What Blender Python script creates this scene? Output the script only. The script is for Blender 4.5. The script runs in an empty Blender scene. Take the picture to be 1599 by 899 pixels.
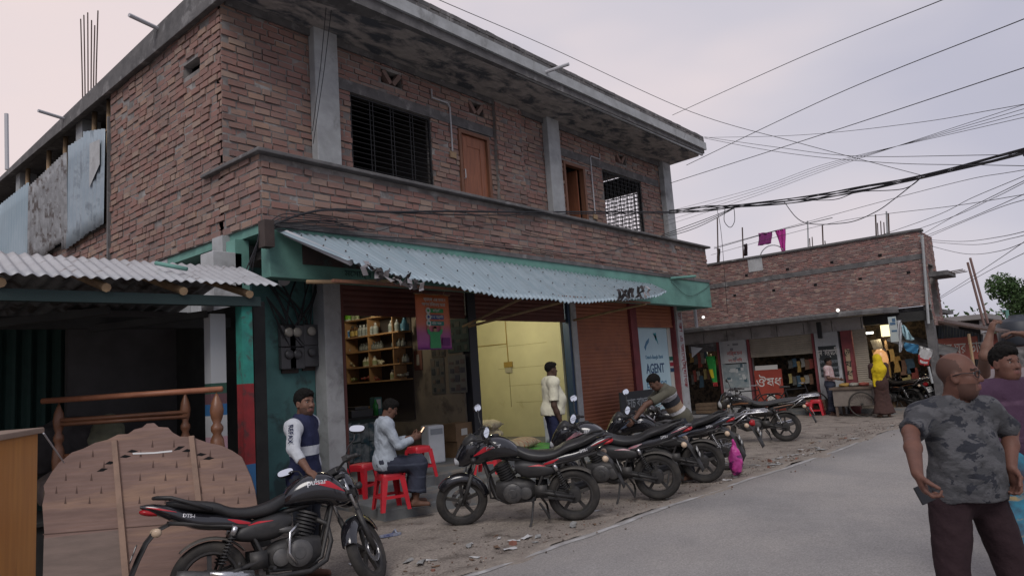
import bpy, bmesh, math, random
import numpy as np
from mathutils import Vector, Matrix
R = math.radians
random.seed(7)
SC = bpy.context.scene
COL = SC.collection

# ------------------------------------------------------------------ camera
F_PX = 1094.0
RW = np.array([[0.64825443, 0.05104092, 0.75971114],
               [-0.75820356, 0.13493693, 0.63790234],
               [-0.06995397, -0.98953871, 0.12617287]])      # world rows of (right, down, forward)
CAM = np.array([0.0, 0.0, 1.7])
cd = bpy.data.cameras.new("camera"); cam = bpy.data.objects.new("camera", cd); COL.objects.link(cam)
cd.sensor_width = 36.0; cd.lens = F_PX / 1599.0 * 36.0; cd.clip_start = 0.05; cd.clip_end = 3000
r_, u_, b_ = RW[:, 0], -RW[:, 1], -RW[:, 2]
cam.matrix_world = Matrix(((r_[0], u_[0], b_[0], CAM[0]), (r_[1], u_[1], b_[1], CAM[1]), (r_[2], u_[2], b_[2], CAM[2]), (0, 0, 0, 1)))
SC.camera = cam

# ------------------------------------------------------------------ sky, sun, exposure
SUN_EL, SUN_AZ = R(44), R(214)          # azimuth of the sun measured from +X towards +Y
wd = bpy.data.worlds.new("World"); SC.world = wd; wd.use_nodes = True
nt = wd.node_tree; nt.nodes.clear()
def N(t, **k):
    n = nt.nodes.new(t)
    for a, b in k.items(): setattr(n, a, b)
    return n
out = N('ShaderNodeOutputWorld'); bg = N('ShaderNodeBackground'); bg.inputs[1].default_value = 1.0
sky = N('ShaderNodeTexSky', sky_type='NISHITA', sun_disc=False); sky.sun_elevation = SUN_EL; sky.sun_rotation = math.pi / 2 - SUN_AZ
sc_ = N('ShaderNodeVectorMath', operation='SCALE'); sc_.inputs['Scale'].default_value = 0.05
nt.links.new(sky.outputs[0], sc_.inputs[0])
tc = N('ShaderNodeTexCoord')
dt = N('ShaderNodeVectorMath', operation='DOT_PRODUCT'); dt.inputs[1].default_value = (0.22, 0.93, 0.12)
nt.links.new(tc.outputs['Generated'], dt.inputs[0])
nz = N('ShaderNodeTexNoise'); nz.inputs['Scale'].default_value = 2.2; nz.inputs['Detail'].default_value = 3.0
mp = N('ShaderNodeMapping'); mp.inputs['Scale'].default_value = (1, 1, 2.6)
nt.links.new(tc.outputs['Generated'], mp.inputs[0]); nt.links.new(mp.outputs[0], nz.inputs[0])
ma = N('ShaderNodeMath', operation='MULTIPLY_ADD'); ma.inputs[1].default_value = 0.95; ma.inputs[2].default_value = -0.475
nt.links.new(nz.outputs[0], ma.inputs[0])
ad = N('ShaderNodeMath', operation='ADD'); nt.links.new(dt.outputs['Value'], ad.inputs[0]); nt.links.new(ma.outputs[0], ad.inputs[1])
cr = N('ShaderNodeValToRGB'); e = cr.color_ramp.elements
e[0].position = 0.0; e[0].color = (0.32, 0.32, 0.38, 1)
e[1].position = 1.0; e[1].color = (0.575, 0.49, 0.485, 1)
for p, c in ((0.25, (0.35, 0.345, 0.41, 1)), (0.5, (0.425, 0.405, 0.45, 1)), (0.78, (0.54, 0.475, 0.485, 1))):
    x = cr.color_ramp.elements.new(p); x.color = c
nt.links.new(ad.outputs[0], cr.inputs[0])
mx = N('ShaderNodeMix', data_type='RGBA', blend_type='MIX'); mx.inputs[0].default_value = 0.94
nt.links.new(sc_.outputs[0], mx.inputs[6]); nt.links.new(cr.outputs[0], mx.inputs[7])
nt.links.new(mx.outputs[2], bg.inputs[0]); nt.links.new(bg.outputs[0], out.inputs[0])
sl = bpy.data.lights.new("sun", 'SUN'); sl.energy = 1.15; sl.angle = R(30); sl.color = (1.0, 0.95, 0.91)
so = bpy.data.objects.new("sun", sl); COL.objects.link(so)
so.rotation_euler = Vector((-math.cos(SUN_EL) * math.cos(SUN_AZ), -math.cos(SUN_EL) * math.sin(SUN_AZ), -math.sin(SUN_EL))).to_track_quat('-Z', 'Y').to_euler()
vs = SC.view_settings; SC.display_settings.display_device = 'sRGB'
vs.view_transform = 'Standard'; vs.look = 'None'; vs.exposure = 0.62; vs.gamma = 1.0; vs.use_curve_mapping = False
SC.cycles.max_bounces = 6; SC.cycles.diffuse_bounces = 3; SC.cycles.glossy_bounces = 3; SC.cycles.transparent_max_bounces = 8
SC.cycles.use_denoising = True
SC.cycles.sample_clamp_indirect = 4.0

# ------------------------------------------------------------------ helpers
def P(px, py, depth):                    # photo pixel + distance along the view axis -> point of the place
    d = RW @ np.array([(px - 799.5) / F_PX, (py - 449.5) / F_PX, 1.0]); return Vector(CAM + depth * d)
def PA(px, py, axis, val):
    d = RW @ np.array([(px - 799.5) / F_PX, (py - 449.5) / F_PX, 1.0]); return Vector(CAM + d * (val - CAM[axis]) / d[axis])

MATS = {}
def mat(name, c, c2=None, rough=0.7, metal=0.0, scale=4.0, detail=5.0, bump=0.0, bscale=60.0, stretch=(1, 1, 1), spec=0.4,
        stain=None, sscale=1.5, slo=0.52, shi=0.62, coat=0.0, wave=None, island=None, emit=None, estr=0.0, alpha=None, mixlo=0.35, mixhi=0.65, bdist=0.01, grain=None):
    if name in MATS: return MATS[name]
    m = bpy.data.materials.new(name); m.use_nodes = True; t = m.node_tree; nn = t.nodes; L = t.links.new
    b = nn['Principled BSDF']; b.inputs['Roughness'].default_value = rough; b.inputs['Metallic'].default_value = metal
    b.inputs['Specular IOR Level'].default_value = spec; b.inputs['Coat Weight'].default_value = coat; b.inputs['Coat Roughness'].default_value = 0.12
    co = nn.new('ShaderNodeTexCoord'); mpn = nn.new('ShaderNodeMapping'); mpn.inputs['Scale'].default_value = stretch; L(co.outputs['Object'], mpn.inputs[0])
    def noise(s, d=detail, dist=0.0):
        n = nn.new('ShaderNodeTexNoise'); n.inputs['Scale'].default_value = s; n.inputs['Detail'].default_value = d; n.inputs['Roughness'].default_value = 0.62
        n.inputs['Distortion'].default_value = dist; L(mpn.outputs[0], n.inputs[0]); return n.outputs[0]
    def ramp(src, lo, hi):
        r = nn.new('ShaderNodeMapRange'); r.inputs[1].default_value = lo; r.inputs[2].default_value = hi; L(src, r.inputs[0]); return r.outputs[0]
    def mixc(f, a, bb):
        x = nn.new('ShaderNodeMix'); x.data_type = 'RGBA'; L(f, x.inputs[0])
        for i, v in ((6, a), (7, bb)):
            if isinstance(v, tuple): x.inputs[i].default_value = (*v[:3], 1)
            else: L(v, x.inputs[i])
        return x.outputs[2]
    colr = tuple(c)
    if island:                                   # one colour per brick / sheet
        g = nn.new('ShaderNodeNewGeometry'); rr = nn.new('ShaderNodeValToRGB'); L(g.outputs['Random Per Island'], rr.inputs[0])
        el = rr.color_ramp.elements; rr.color_ramp.interpolation = 'LINEAR'
        el[0].color = (*island[0], 1); el[1].color = (*island[-1], 1)
        for i, q in enumerate(island[1:-1]): el.new((i + 1) / (len(island) - 1)).color = (*q, 1)
        colr = rr.outputs[0]
    if wave:                                     # (axis, scale, colour, distortion, lo, hi)
        w = nn.new('ShaderNodeTexWave'); w.wave_type = 'BANDS'; w.bands_direction = wave[0]; w.inputs['Scale'].default_value = wave[1]
        w.inputs['Distortion'].default_value = wave[3]; w.inputs['Detail'].default_value = 2; L(mpn.outputs[0], w.inputs[0])
        colr = mixc(ramp(w.outputs[1], wave[4], wave[5]), colr, tuple(wave[2]))
    if c2: colr = mixc(ramp(noise(scale), mixlo, mixhi), colr, tuple(c2))
    if stain: colr = mixc(ramp(noise(sscale, 6, 0.4), slo, shi), colr, tuple(stain))
    if isinstance(colr, tuple): b.inputs['Base Color'].default_value = (*colr, 1)
    else: L(colr, b.inputs['Base Color'])
    if bump:
        bn = nn.new('ShaderNodeBump'); bn.inputs['Strength'].default_value = bump; bn.inputs['Distance'].default_value = bdist
        L(noise(bscale, 4), bn.inputs['Height']); L(bn.outputs[0], b.inputs['Normal'])
    if emit: b.inputs['Emission Color'].default_value = (*emit, 1); b.inputs['Emission Strength'].default_value = estr
    if grain:
        x = nn.new('ShaderNodeMix'); x.data_type = 'RGBA'; x.blend_type = 'MULTIPLY'; x.inputs[0].default_value = 1.0; g2 = nn.new('ShaderNodeMapRange'); g2.inputs[1].default_value = .3; g2.inputs[2].default_value = .7; g2.inputs[3].default_value = 1 - grain[1]; g2.inputs[4].default_value = 1 + grain[1]
        L(noise(grain[0], 3), g2.inputs[0]); cc = nn.new('ShaderNodeCombineColor'); [L(g2.outputs[0], cc.inputs[i]) for i in range(3)]; L(b.inputs['Base Color'].links[0].from_socket, x.inputs[6]); L(cc.outputs[0], x.inputs[7]); L(x.outputs[2], b.inputs['Base Color'])
    if alpha is not None: b.inputs['Alpha'].default_value = alpha
    MATS[name] = m; return m

WM = {}
def tag(o, label=None, cat=None, group=None, kind=None):
    if label: o['label'] = label
    if cat: o['category'] = cat
    if group: o['group'] = group
    if kind: o['kind'] = kind
    return o
def thing(name, label, cat, loc=(0, 0, 0), rz=0.0, group=None, tilt=None):
    o = bpy.data.objects.new(name, None); o.empty_display_size = 0.1; COL.objects.link(o)
    m = Matrix.Translation(Vector(loc)) @ Matrix.Rotation(rz, 4, 'Z')
    if tilt: m = m @ tilt
    o.matrix_world = m; WM[o.name] = m.copy()
    return tag(o, label, cat, group)

class MB:
    def __init__(s): s.v = []; s.f = []; s.m = []; s.cur = 0
    def add(s, vs, fs, mi=None):
        n = len(s.v); s.v += [tuple(v) for v in vs]; s.f += [tuple(i + n for i in f) for f in fs]
        s.m += [s.cur if mi is None else mi] * len(fs); return s
    def box(s, a, b, mi=None, jit=0.0):
        x0, y0, z0 = a; x1, y1, z1 = b
        v = [(x0, y0, z0), (x1, y0, z0), (x1, y1, z0), (x0, y1, z0), (x0, y0, z1), (x1, y0, z1), (x1, y1, z1), (x0, y1, z1)]
        if jit: v = [tuple(q + random.uniform(-jit, jit) for q in p) for p in v]
        return s.add(v, [(0, 3, 2, 1), (4, 5, 6, 7), (0, 1, 5, 4), (1, 2, 6, 5), (2, 3, 7, 6), (3, 0, 4, 7)], mi)
    def hexa(s, v8, mi=None):
        return s.add(v8, [(0, 3, 2, 1), (4, 5, 6, 7), (0, 1, 5, 4), (1, 2, 6, 5), (2, 3, 7, 6), (3, 0, 4, 7)], mi)
    def bar(s, p, q, w, h=None, up=(0, 0, 1), mi=None):      # square bar from p to q
        p, q = Vector(p), Vector(q); d = (q - p).normalized(); u = Vector(up)
        if abs(d.dot(u)) > .95: u = Vector((1, 0, 0))
        a = d.cross(u).normalized() * w / 2; b = a.cross(d).normalized() * (h or w) / 2
        return s.hexa([p - a - b, p + a - b, p + a + b, p - a + b, q - a - b, q + a - b, q + a + b, q - a + b], mi)
    def tube(s, pts, r, n=8, mi=None, cap=True, closed=False):
        pts = [Vector(p) for p in pts]; k = len(pts); rs = r if isinstance(r, (list, tuple)) else [r] * k
        vs = []; ref = None
        for i, p in enumerate(pts):
            if closed: d = pts[(i + 1) % k] - pts[i - 1]
            else: d = (pts[min(i + 1, k - 1)] - pts[max(i - 1, 0)])
            d = d.normalized() if d.length > 1e-9 else Vector((0, 0, 1))
            if ref is None:
                ref = Vector((0, 0, 1)) if abs(d.z) < .9 else Vector((1, 0, 0))
            a = (ref - d * ref.dot(d)); a = a.normalized() if a.length > 1e-6 else d.orthogonal().normalized(); ref = a; b = d.cross(a)
            for j in range(n):
                t = 2 * math.pi * j / n; vs.append(p + (a * math.cos(t) + b * math.sin(t)) * rs[i])
        fs = []
        for i in range(k if closed else k - 1):
            for j in range(n):
                i2 = (i + 1) % k
                fs.append((i * n + j, i * n + (j + 1) % n, i2 * n + (j + 1) % n, i2 * n + j))
        if cap and not closed: fs += [tuple(range(n))[::-1], tuple((k - 1) * n + j for j in range(n))]
        return s.add(vs, fs, mi)
    def lathe(s, c, axis, prof, n=24, mi=None, cap=True):     # prof: (distance along axis, radius)
        c = Vector(c); ax = Vector(axis).normalized(); a = ax.orthogonal().normalized(); b = ax.cross(a); vs = []; k = len(prof)
        for (t, r) in prof:
            for j in range(n):
                q = 2 * math.pi * j / n; vs.append(c + ax * t + (a * math.cos(q) + b * math.sin(q)) * r)
        fs = [(i * n + j, i * n + (j + 1) % n, (i + 1) * n + (j + 1) % n, (i + 1) * n + j) for i in range(k - 1) for j in range(n)]
        if cap: fs += [tuple(range(n))[::-1], tuple((k - 1) * n + j for j in range(n))]
        return s.add(vs, fs, mi)
    def prism(s, poly, o, u, v, n, mi=None):                  # polygon in the plane (o,u,v) extruded by vector n
        o, u, v, n = Vector(o), Vector(u), Vector(v), Vector(n); k = len(poly)
        a = [o + u * x + v * y for x, y in poly]; b = [p + n for p in a]
        return s.add(a + b, [tuple(range(k))[::-1], tuple(range(k, 2 * k))] + [(i, (i + 1) % k, k + (i + 1) % k, k + i) for i in range(k)], mi)
    def sheet(s, grid, th=0.0, mi=None):                      # grid[i][j] of points; th: thickness along the averaged normal
        ni, nj = len(grid), len(grid[0]); vs = [Vector(p) for row in grid for p in row]
        fs = [(i * nj + j, i * nj + j + 1, (i + 1) * nj + j + 1, (i + 1) * nj + j) for i in range(ni - 1) for j in range(nj - 1)]
        if th:
            nrm = (vs[nj - 1] - vs[0]).cross(vs[-nj] - vs[0]).normalized() * th; n0 = len(vs); vs += [p - nrm for p in vs]
            fs2 = [tuple(q + n0 for q in f[::-1]) for f in fs]
            bd = [(j, j + 1) for j in range(nj - 1)] + [((i + 1) * nj - 1, (i + 2) * nj - 1) for i in range(ni - 1)] + \
                 [((ni - 1) * nj + j + 1, (ni - 1) * nj + j) for j in range(nj - 2, -1, -1)] + [((i + 1) * nj, i * nj) for i in range(ni - 2, -1, -1)]
            fs = fs + fs2 + [(b, a, a + n0, b + n0) for a, b in bd]
        return s.add(vs, fs, mi)
    def build(s, name, mats, parent=None, world=False, smooth=False, loc=None, bevel=0.0, angle=None):
        if parent is not None and world:
            inv = WM[parent.name].inverted(); s.v = [tuple(inv @ Vector(p)) for p in s.v]
        base = Vector((0, 0, 0))
        if parent is None and world:                           # origin at the base of the thing
            xs = np.array(s.v); base = Vector(((xs[:, 0].min() + xs[:, 0].max()) / 2, (xs[:, 1].min() + xs[:, 1].max()) / 2, xs[:, 2].min()))
            s.v = [tuple(Vector(p) - base) for p in s.v]
        me = bpy.data.meshes.new(name); me.from_pydata(s.v, [], s.f); 
        for mm in (mats if isinstance(mats, (list, tuple)) else [mats]): me.materials.append(mm)
        me.polygons.foreach_set('material_index', s.m)
        me.validate(); me.update()
        if smooth:
            me.polygons.foreach_set('use_smooth', [True] * len(me.polygons))
            if angle: me.set_sharp_from_angle(angle=R(angle))
        o = bpy.data.objects.new(name, me); COL.objects.link(o)
        if parent is not None: o.parent = parent; WM[o.name] = WM[parent.name].copy()
        else:
            o.location = base if loc is None else Vector(loc); WM[o.name] = Matrix.Translation(o.location)
        if bevel:
            md = o.modifiers.new("bevel", 'BEVEL'); md.width = bevel; md.segments = 2; md.limit_method = 'ANGLE'; md.angle_limit = R(40)
        return o
def copy_tree(o, parent=None):
    c = o.copy(); COL.objects.link(c)
    if parent is not None: c.parent = parent
    WM[c.name] = WM[o.name].copy()
    for ch in list(o.children): copy_tree(ch, c)
    return c
def place(o, loc, rz, tilt=None):
    m = Matrix.Translation(Vector(loc)) @ Matrix.Rotation(rz, 4, 'Z')
    if tilt: m = m @ tilt
    o.matrix_world = m; WM[o.name] = m.copy()
    return o
def text_mesh(body, size, spacing=1.0, bold=0.0, thick=0.004):
    cu = bpy.data.curves.new("t", 'FONT'); cu.body = body; cu.size = size; cu.align_x = 'CENTER'; cu.align_y = 'CENTER'; cu.space_character = spacing
    cu.extrude = thick / 2; cu.offset = bold; cu.resolution_u = 3
    o = bpy.data.objects.new("t", cu); COL.objects.link(o); bpy.context.view_layer.update()
    me = o.to_mesh(); vs = [tuple(v.co) for v in me.vertices]; fs = [tuple(p.vertices) for p in me.polygons]
    o.to_mesh_clear(); bpy.data.objects.remove(o); bpy.data.curves.remove(cu); return vs, fs
def add_text(mb, body, size, o, u, v, mi=0, bold=0.0, thick=0.004, spacing=1.0, width=None):
    vs, fs = text_mesh(body, size, spacing, bold, thick); o, u, v = Vector(o), Vector(u).normalized(), Vector(v).normalized(); n = u.cross(v)
    k = 1.0
    if width and vs:
        w = max(p[0] for p in vs) - min(p[0] for p in vs); k = width / w
    mb.add([o + u * p[0] * k + v * p[1] + n * (p[2] + thick / 2) for p in vs], fs, mi)
def wob(x, y, z, s=1.0, seed=0.0):       # cheap smooth noise of numpy arrays
    return (np.sin(x * 7.1 * s + seed + 1.7 * np.sin(y * 5.3 * s + seed)) + np.sin(y * 8.3 * s + 2.1 * np.sin(z * 4.7 * s + seed) + seed * 2) + np.sin(z * 6.7 * s + 1.9 * np.sin(x * 6.1 * s + 2 * seed))) / 3

# ------------------------------------------------------------------ signed-distance modelling (for people, sacks, cloth)
class Sdf:
    def __init__(s, lo, hi, h):
        s.lo = np.array(lo, float); s.h = h; n = np.ceil((np.array(hi) - s.lo) / h).astype(int) + 1; s.n = n
        s.v = np.full(n, 0.25, np.float32); s.ax = [s.lo[i] + h * np.arange(n[i]) for i in range(3)]
    def sl(s, lo, hi):
        a = [max(0, int((lo[i] - s.lo[i]) / s.h) - 1) for i in range(3)]; b = [min(s.n[i], int((hi[i] - s.lo[i]) / s.h) + 3) for i in range(3)]
        sl = tuple(slice(a[i], max(a[i], b[i])) for i in range(3))
        return sl, np.meshgrid(*[s.ax[i][sl[i]] for i in range(3)], indexing='ij')
    def put(s, sl, d, k):
        a = s.v[sl]
        if k > 0:
            hh = np.maximum(k - np.abs(a - d), 0) / k; s.v[sl] = np.minimum(a, d) - hh * hh * k * .25
        else: s.v[sl] = np.minimum(a, d)
    def cap(s, p, q, r0, r1=None, k=0.02, cut=None, flat=None):
        p = np.array(p, float); q = np.array(q, float); r1 = r0 if r1 is None else r1; m = max(r0, r1) + .05
        sl, (X, Y, Z) = s.sl(np.minimum(p, q) - m, np.maximum(p, q) + m)
        if X.size == 0: return s
        d = q - p; L2 = max(d @ d, 1e-9); t = np.clip(((X - p[0]) * d[0] + (Y - p[1]) * d[1] + (Z - p[2]) * d[2]) / L2, 0, 1)
        D = np.sqrt((X - p[0] - d[0] * t) ** 2 + (Y - p[1] - d[1] * t) ** 2 + (Z - p[2] - d[2] * t) ** 2) - (r0 + (r1 - r0) * t)
        if flat:                                             # flat end at q
            e = d / math.sqrt(L2); D = np.maximum(D, (X - q[0]) * e[0] + (Y - q[1]) * e[1] + (Z - q[2]) * e[2])
        s.put(sl, D, k); return s
    def ell(s, c, r, M=None, k=0.02, sub=False):
        c = np.array(c, float); r = np.array(r, float); m = max(r) + .05; sl, (X, Y, Z) = s.sl(c - m, c + m)
        if X.size == 0: return s
        x, y, z = X - c[0], Y - c[1], Z - c[2]
        if M is not None: x, y, z = (M[0, i] * x + M[1, i] * y + M[2, i] * z for i in range(3)) if False else tuple(M[0, i] * x + M[1, i] * y + M[2, i] * z for i in range(3))
        k0 = np.sqrt((x / r[0]) ** 2 + (y / r[1]) ** 2 + (z / r[2]) ** 2); k1 = np.sqrt((x / r[0] ** 2) ** 2 + (y / r[1] ** 2) ** 2 + (z / r[2] ** 2) ** 2)
        D = k0 * (k0 - 1) / np.maximum(k1, 1e-6)
        if sub:
            a = s.v[sl]; b = -D; hh = np.maximum(k - np.abs(a - b), 0) / k; s.v[sl] = np.maximum(a, b) + hh * hh * k * .25
        else: s.put(sl, D, k)
        return s
    def all(s): return np.meshgrid(*s.ax, indexing='ij')
    def clip(s, n, d):                                       # keep n.p <= d
        X, Y, Z = s.all(); s.v = np.maximum(s.v, (n[0] * X + n[1] * Y + n[2] * Z - d).astype(np.float32)); return s
    def folds(s, amp, sc=1.0, seed=0.0):
        X, Y, Z = s.all(); s.v = s.v + (amp * (wob(X, Y, Z, 2.3 * sc, seed) + .6 * wob(Z + X, X - Y, Y * .7, 5.1 * sc, seed + 3))).astype(np.float32); return s
    def mesh(s):
        v = s.v; v[0] = v[-1] = .1; v[:, 0] = v[:, -1] = .1; v[:, :, 0] = v[:, :, -1] = .1
        c = v < 0; n = np.array(v.shape) - 1
        cnt = sum(c[i:i + n[0], j:j + n[1], k:k + n[2]].astype(np.int8) for i in (0, 1) for j in (0, 1) for k in (0, 1))
        act = (cnt > 0) & (cnt < 8); I = np.argwhere(act); idx = np.full(n, -1); idx[act] = np.arange(len(I))
        acc = np.zeros((len(I), 3)); num = np.zeros(len(I))
        for ax in range(3):
            o1, o2 = [a for a in range(3) if a != ax]
            for a in (0, 1):
                for b in (0, 1):
                    A = I.copy(); A[:, o1] += a; A[:, o2] += b; B = A.copy(); B[:, ax] += 1
                    va = v[tuple(A.T)]; vb = v[tuple(B.T)]; cr_ = (va < 0) != (vb < 0)
                    t = va[cr_] / (va[cr_] - vb[cr_]); p = A[cr_].astype(float); p[:, ax] += t; acc[cr_] += p; num[cr_] += 1
        vs = s.lo + s.h * acc / num[:, None]; fs = []
        for ax in range(3):
            o1, o2 = [(1, 2), (2, 0), (0, 1)][ax]
            sl0 = [slice(None)] * 3; sl1 = [slice(None)] * 3; sl0[ax] = slice(0, -1); sl1[ax] = slice(1, None)
            a = c[tuple(sl0)]; b = c[tuple(sl1)]; E = np.argwhere(a != b); E = E[(E[:, o1] > 0) & (E[:, o2] > 0) & (E[:, o1] < n[o1]) & (E[:, o2] < n[o2])]
            q = []
            for d1, d2 in ((1, 1), (0, 1), (0, 0), (1, 0)):
                C_ = E.copy(); C_[:, o1] -= d1; C_[:, o2] -= d2; q.append(idx[tuple(C_.T)])
            q = np.stack(q, 1); inside = a[tuple(E.T)]; q[~inside] = q[~inside][:, ::-1]; fs.append(q)
        return vs, np.concatenate(fs)
    def build(s, name, mats, parent=None, matfn=None, smooth_it=1):
        vs, fs = s.mesh(); me = bpy.data.meshes.new(name)
        for mm in (mats if isinstance(mats, (list, tuple)) else [mats]): me.materials.append(mm)
        me.from_pydata(vs.tolist(), [], fs.tolist())
        if matfn is not None: me.polygons.foreach_set('material_index', np.asarray(matfn(vs[fs].mean(1)), np.int32))
        me.polygons.foreach_set('use_smooth', [True] * len(me.polygons)); me.update()
        o = bpy.data.objects.new(name, me); COL.objects.link(o)
        if parent is not None: o.parent = parent; WM[o.name] = WM[parent.name].copy()
        return o
# ------------------------------------------------------------------ materials of the place
BR = [(0.189, 0.115, 0.096), (0.255, 0.142, 0.120), (0.254, 0.143, 0.118), (0.229, 0.136, 0.116), (0.303, 0.200, 0.151), (0.220, 0.150, 0.129), (0.244, 0.132, 0.110), (0.200, 0.126, 0.112), (0.296, 0.215, 0.171), (0.244, 0.139, 0.120)]
m_brick = mat("weathered brick", (.2, .1, .09), rough=.92, island=BR, c2=(.20, .16, .148), scale=11, mixlo=.50, mixhi=.85, bump=.7, bscale=60, stain=(.12, .092, .085), sscale=.7, slo=.5, shi=.9)
m_mortar = mat("rough mortar", (.235, .218, .21), (.125, .115, .11), rough=.95, scale=3, bump=.8, bscale=30, stain=(.29, .28, .27), sscale=2.5)
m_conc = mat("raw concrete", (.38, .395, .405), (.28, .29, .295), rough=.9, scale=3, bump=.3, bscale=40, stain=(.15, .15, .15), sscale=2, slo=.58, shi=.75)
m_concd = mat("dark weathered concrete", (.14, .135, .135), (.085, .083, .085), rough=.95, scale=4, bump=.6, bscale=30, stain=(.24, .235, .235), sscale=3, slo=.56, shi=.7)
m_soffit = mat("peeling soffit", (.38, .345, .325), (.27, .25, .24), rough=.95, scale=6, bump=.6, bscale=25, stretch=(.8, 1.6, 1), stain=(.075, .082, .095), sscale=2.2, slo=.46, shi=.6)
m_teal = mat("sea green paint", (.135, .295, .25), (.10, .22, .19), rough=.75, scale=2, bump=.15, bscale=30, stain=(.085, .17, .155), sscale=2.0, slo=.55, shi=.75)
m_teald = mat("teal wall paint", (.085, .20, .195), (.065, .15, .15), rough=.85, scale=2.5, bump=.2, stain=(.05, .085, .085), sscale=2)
m_white = mat("grey white limewash", (.42, .43, .44), (.33, .335, .34), rough=.9, scale=4, bump=.25, stain=(.2, .2, .2), sscale=3, slo=.57, shi=.75)
m_tin = mat("galvanised sheet", (.26, .335, .38), (.33, .40, .445), rough=.5, metal=.35, scale=1.2, detail=3, stretch=(4, .5, .5), stain=(.25, .30, .33), sscale=1.6, slo=.5, shi=.8, bump=.05)
m_tinold = mat("old dull sheet", (.30, .305, .315), (.19, .19, .195), rough=.6, metal=.3, scale=5, stain=(.10, .085, .08), sscale=4, bump=.2)
m_tinblue = mat("blue grey sheet", (.26, .315, .36), (.33, .38, .42), rough=.55, metal=.3, scale=2, stain=(.19, .225, .255), sscale=2)
m_shedroof = mat("pale shed roof sheet", (.42, .43, .445), (.35, .355, .37), rough=.55, metal=.3, scale=1.5, stain=(.15, .13, .12), sscale=6, slo=.60, shi=.68)
m_rust = mat("dark rusty iron", (.06, .045, .04), (.10, .06, .045), rough=.8, metal=.3, scale=20)
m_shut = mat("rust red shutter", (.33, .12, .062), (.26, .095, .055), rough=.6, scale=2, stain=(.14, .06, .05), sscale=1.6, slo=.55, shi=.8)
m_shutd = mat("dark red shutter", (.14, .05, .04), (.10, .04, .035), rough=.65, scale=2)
m_maroon = mat("maroon paint", (.20, .045, .05), (.14, .035, .04), rough=.7, scale=4)
m_woodd = mat("brown door wood", (.30, .115, .06), (.21, .08, .045), rough=.55, scale=6, stretch=(4, 4, .5), bump=.1)
m_woodf = mat("door frame wood", (.20, .09, .05), (.14, .065, .04), rough=.6, scale=6, stretch=(4, 4, .5))
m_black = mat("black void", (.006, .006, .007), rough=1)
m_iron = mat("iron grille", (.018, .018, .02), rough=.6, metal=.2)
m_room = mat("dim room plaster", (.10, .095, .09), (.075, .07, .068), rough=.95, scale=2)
m_pvc = mat("grey pvc pipe", (.42, .42, .44), rough=.5)
m_bamboo = mat("bamboo", (.36, .25, .14), (.24, .16, .10), rough=.7, scale=8)
m_cream = mat("cream shop wall", (.60, .57, .36), (.54, .51, .32), rough=.8, scale=1.5, stain=(.36, .31, .14), sscale=1.6, slo=.6, shi=.8)
m_cable = mat("black cable", (.018, .018, .022), rough=.6)

def cells(W, H, holes):
    us = sorted({0, W} | {max(0, min(W, x)) for h in holes for x in (h[0], h[2])}); vs_ = sorted({0, H} | {max(0, min(H, x)) for h in holes for x in (h[1], h[3])})
    for i in range(len(us) - 1):
        for j in range(len(vs_) - 1):
            cu, cv = (us[i] + us[i + 1]) / 2, (vs_[j] + vs_[j + 1]) / 2
            if not any(h[0] < cu < h[2] and h[1] < cv < h[3] for h in holes): yield us[i], vs_[j], us[i + 1], vs_[j + 1]
def brick_wall(name, o, u, n, W, H, holes, parent, bl=.275, bh=.108, gap=.026, thick=.14, out=.028, jit=.006, mats=None, seed=1):
    """bricks laid one by one on a mortar core; o: lower corner, u: along, n: outward"""
    rnd = random.Random(seed); o, u, n = Vector(o), Vector(u), Vector(n); z = Vector((0, 0, 1)); mb = MB(); mb.cur = 1
    for a, b, c, d in cells(W, H, holes):
        q = [o + u * a + z * b, o + u * c + z * b, o + u * c + z * b - n * thick, o + u * a + z * b - n * thick]
        mb.hexa(q + [p + z * (d - b) for p in q])
    mb.cur = 0; row = 0; y = gap * .5
    while y + bh * .6 < H:
        y1 = min(y + bh - gap, H); x = -(row % 2) * bl / 2 - rnd.uniform(0, .06)
        segs = [(0, W)]
        for h in holes:
            if h[1] < y1 and h[3] > y:
                ns = []
                for a, b in segs:
                    if h[2] <= a or h[0] >= b: ns.append((a, b))
                    else:
                        if h[0] > a: ns.append((a, h[0]))
                        if h[2] < b: ns.append((h[2], b))
                segs = ns
        while x < W:
            ln = bl * rnd.choice((1, 1, 1, 1, 1, .96, 1.04, 1, 1, .55)); xa, xb = x, x + ln - gap
            for a, b in segs:
                p, q = max(a, xa), min(b, xb)
                if q - p > .05:
                    e = out * rnd.uniform(-.1, 1.1) + .002; J = lambda: rnd.uniform(-jit, jit); dz = rnd.uniform(-.004, .004)
                    v = []
                    for nn_ in (-.02, e):
                        for (s_, t_) in ((p, y), (q, y), (q, y1), (p, y1)):
                            if nn_ > 0 or nn_ == e: v.append(o + u * (s_ + J() * .8) + z * (t_ + J() * .8 + dz) + n * (nn_ + J() * .3))
                            else: v.append(o + u * s_ + z * (t_ + dz) + n * nn_)
                    mb.add(v, [(4, 5, 6, 7), (0, 1, 5, 4), (1, 2, 6, 5), (2, 3, 7, 6), (3, 0, 4, 7)])
            x += ln
        y += bh + rnd.uniform(-.004, .004); row += 1
    return mb.build(name, mats or [m_brick, m_mortar], parent, world=True)
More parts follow.
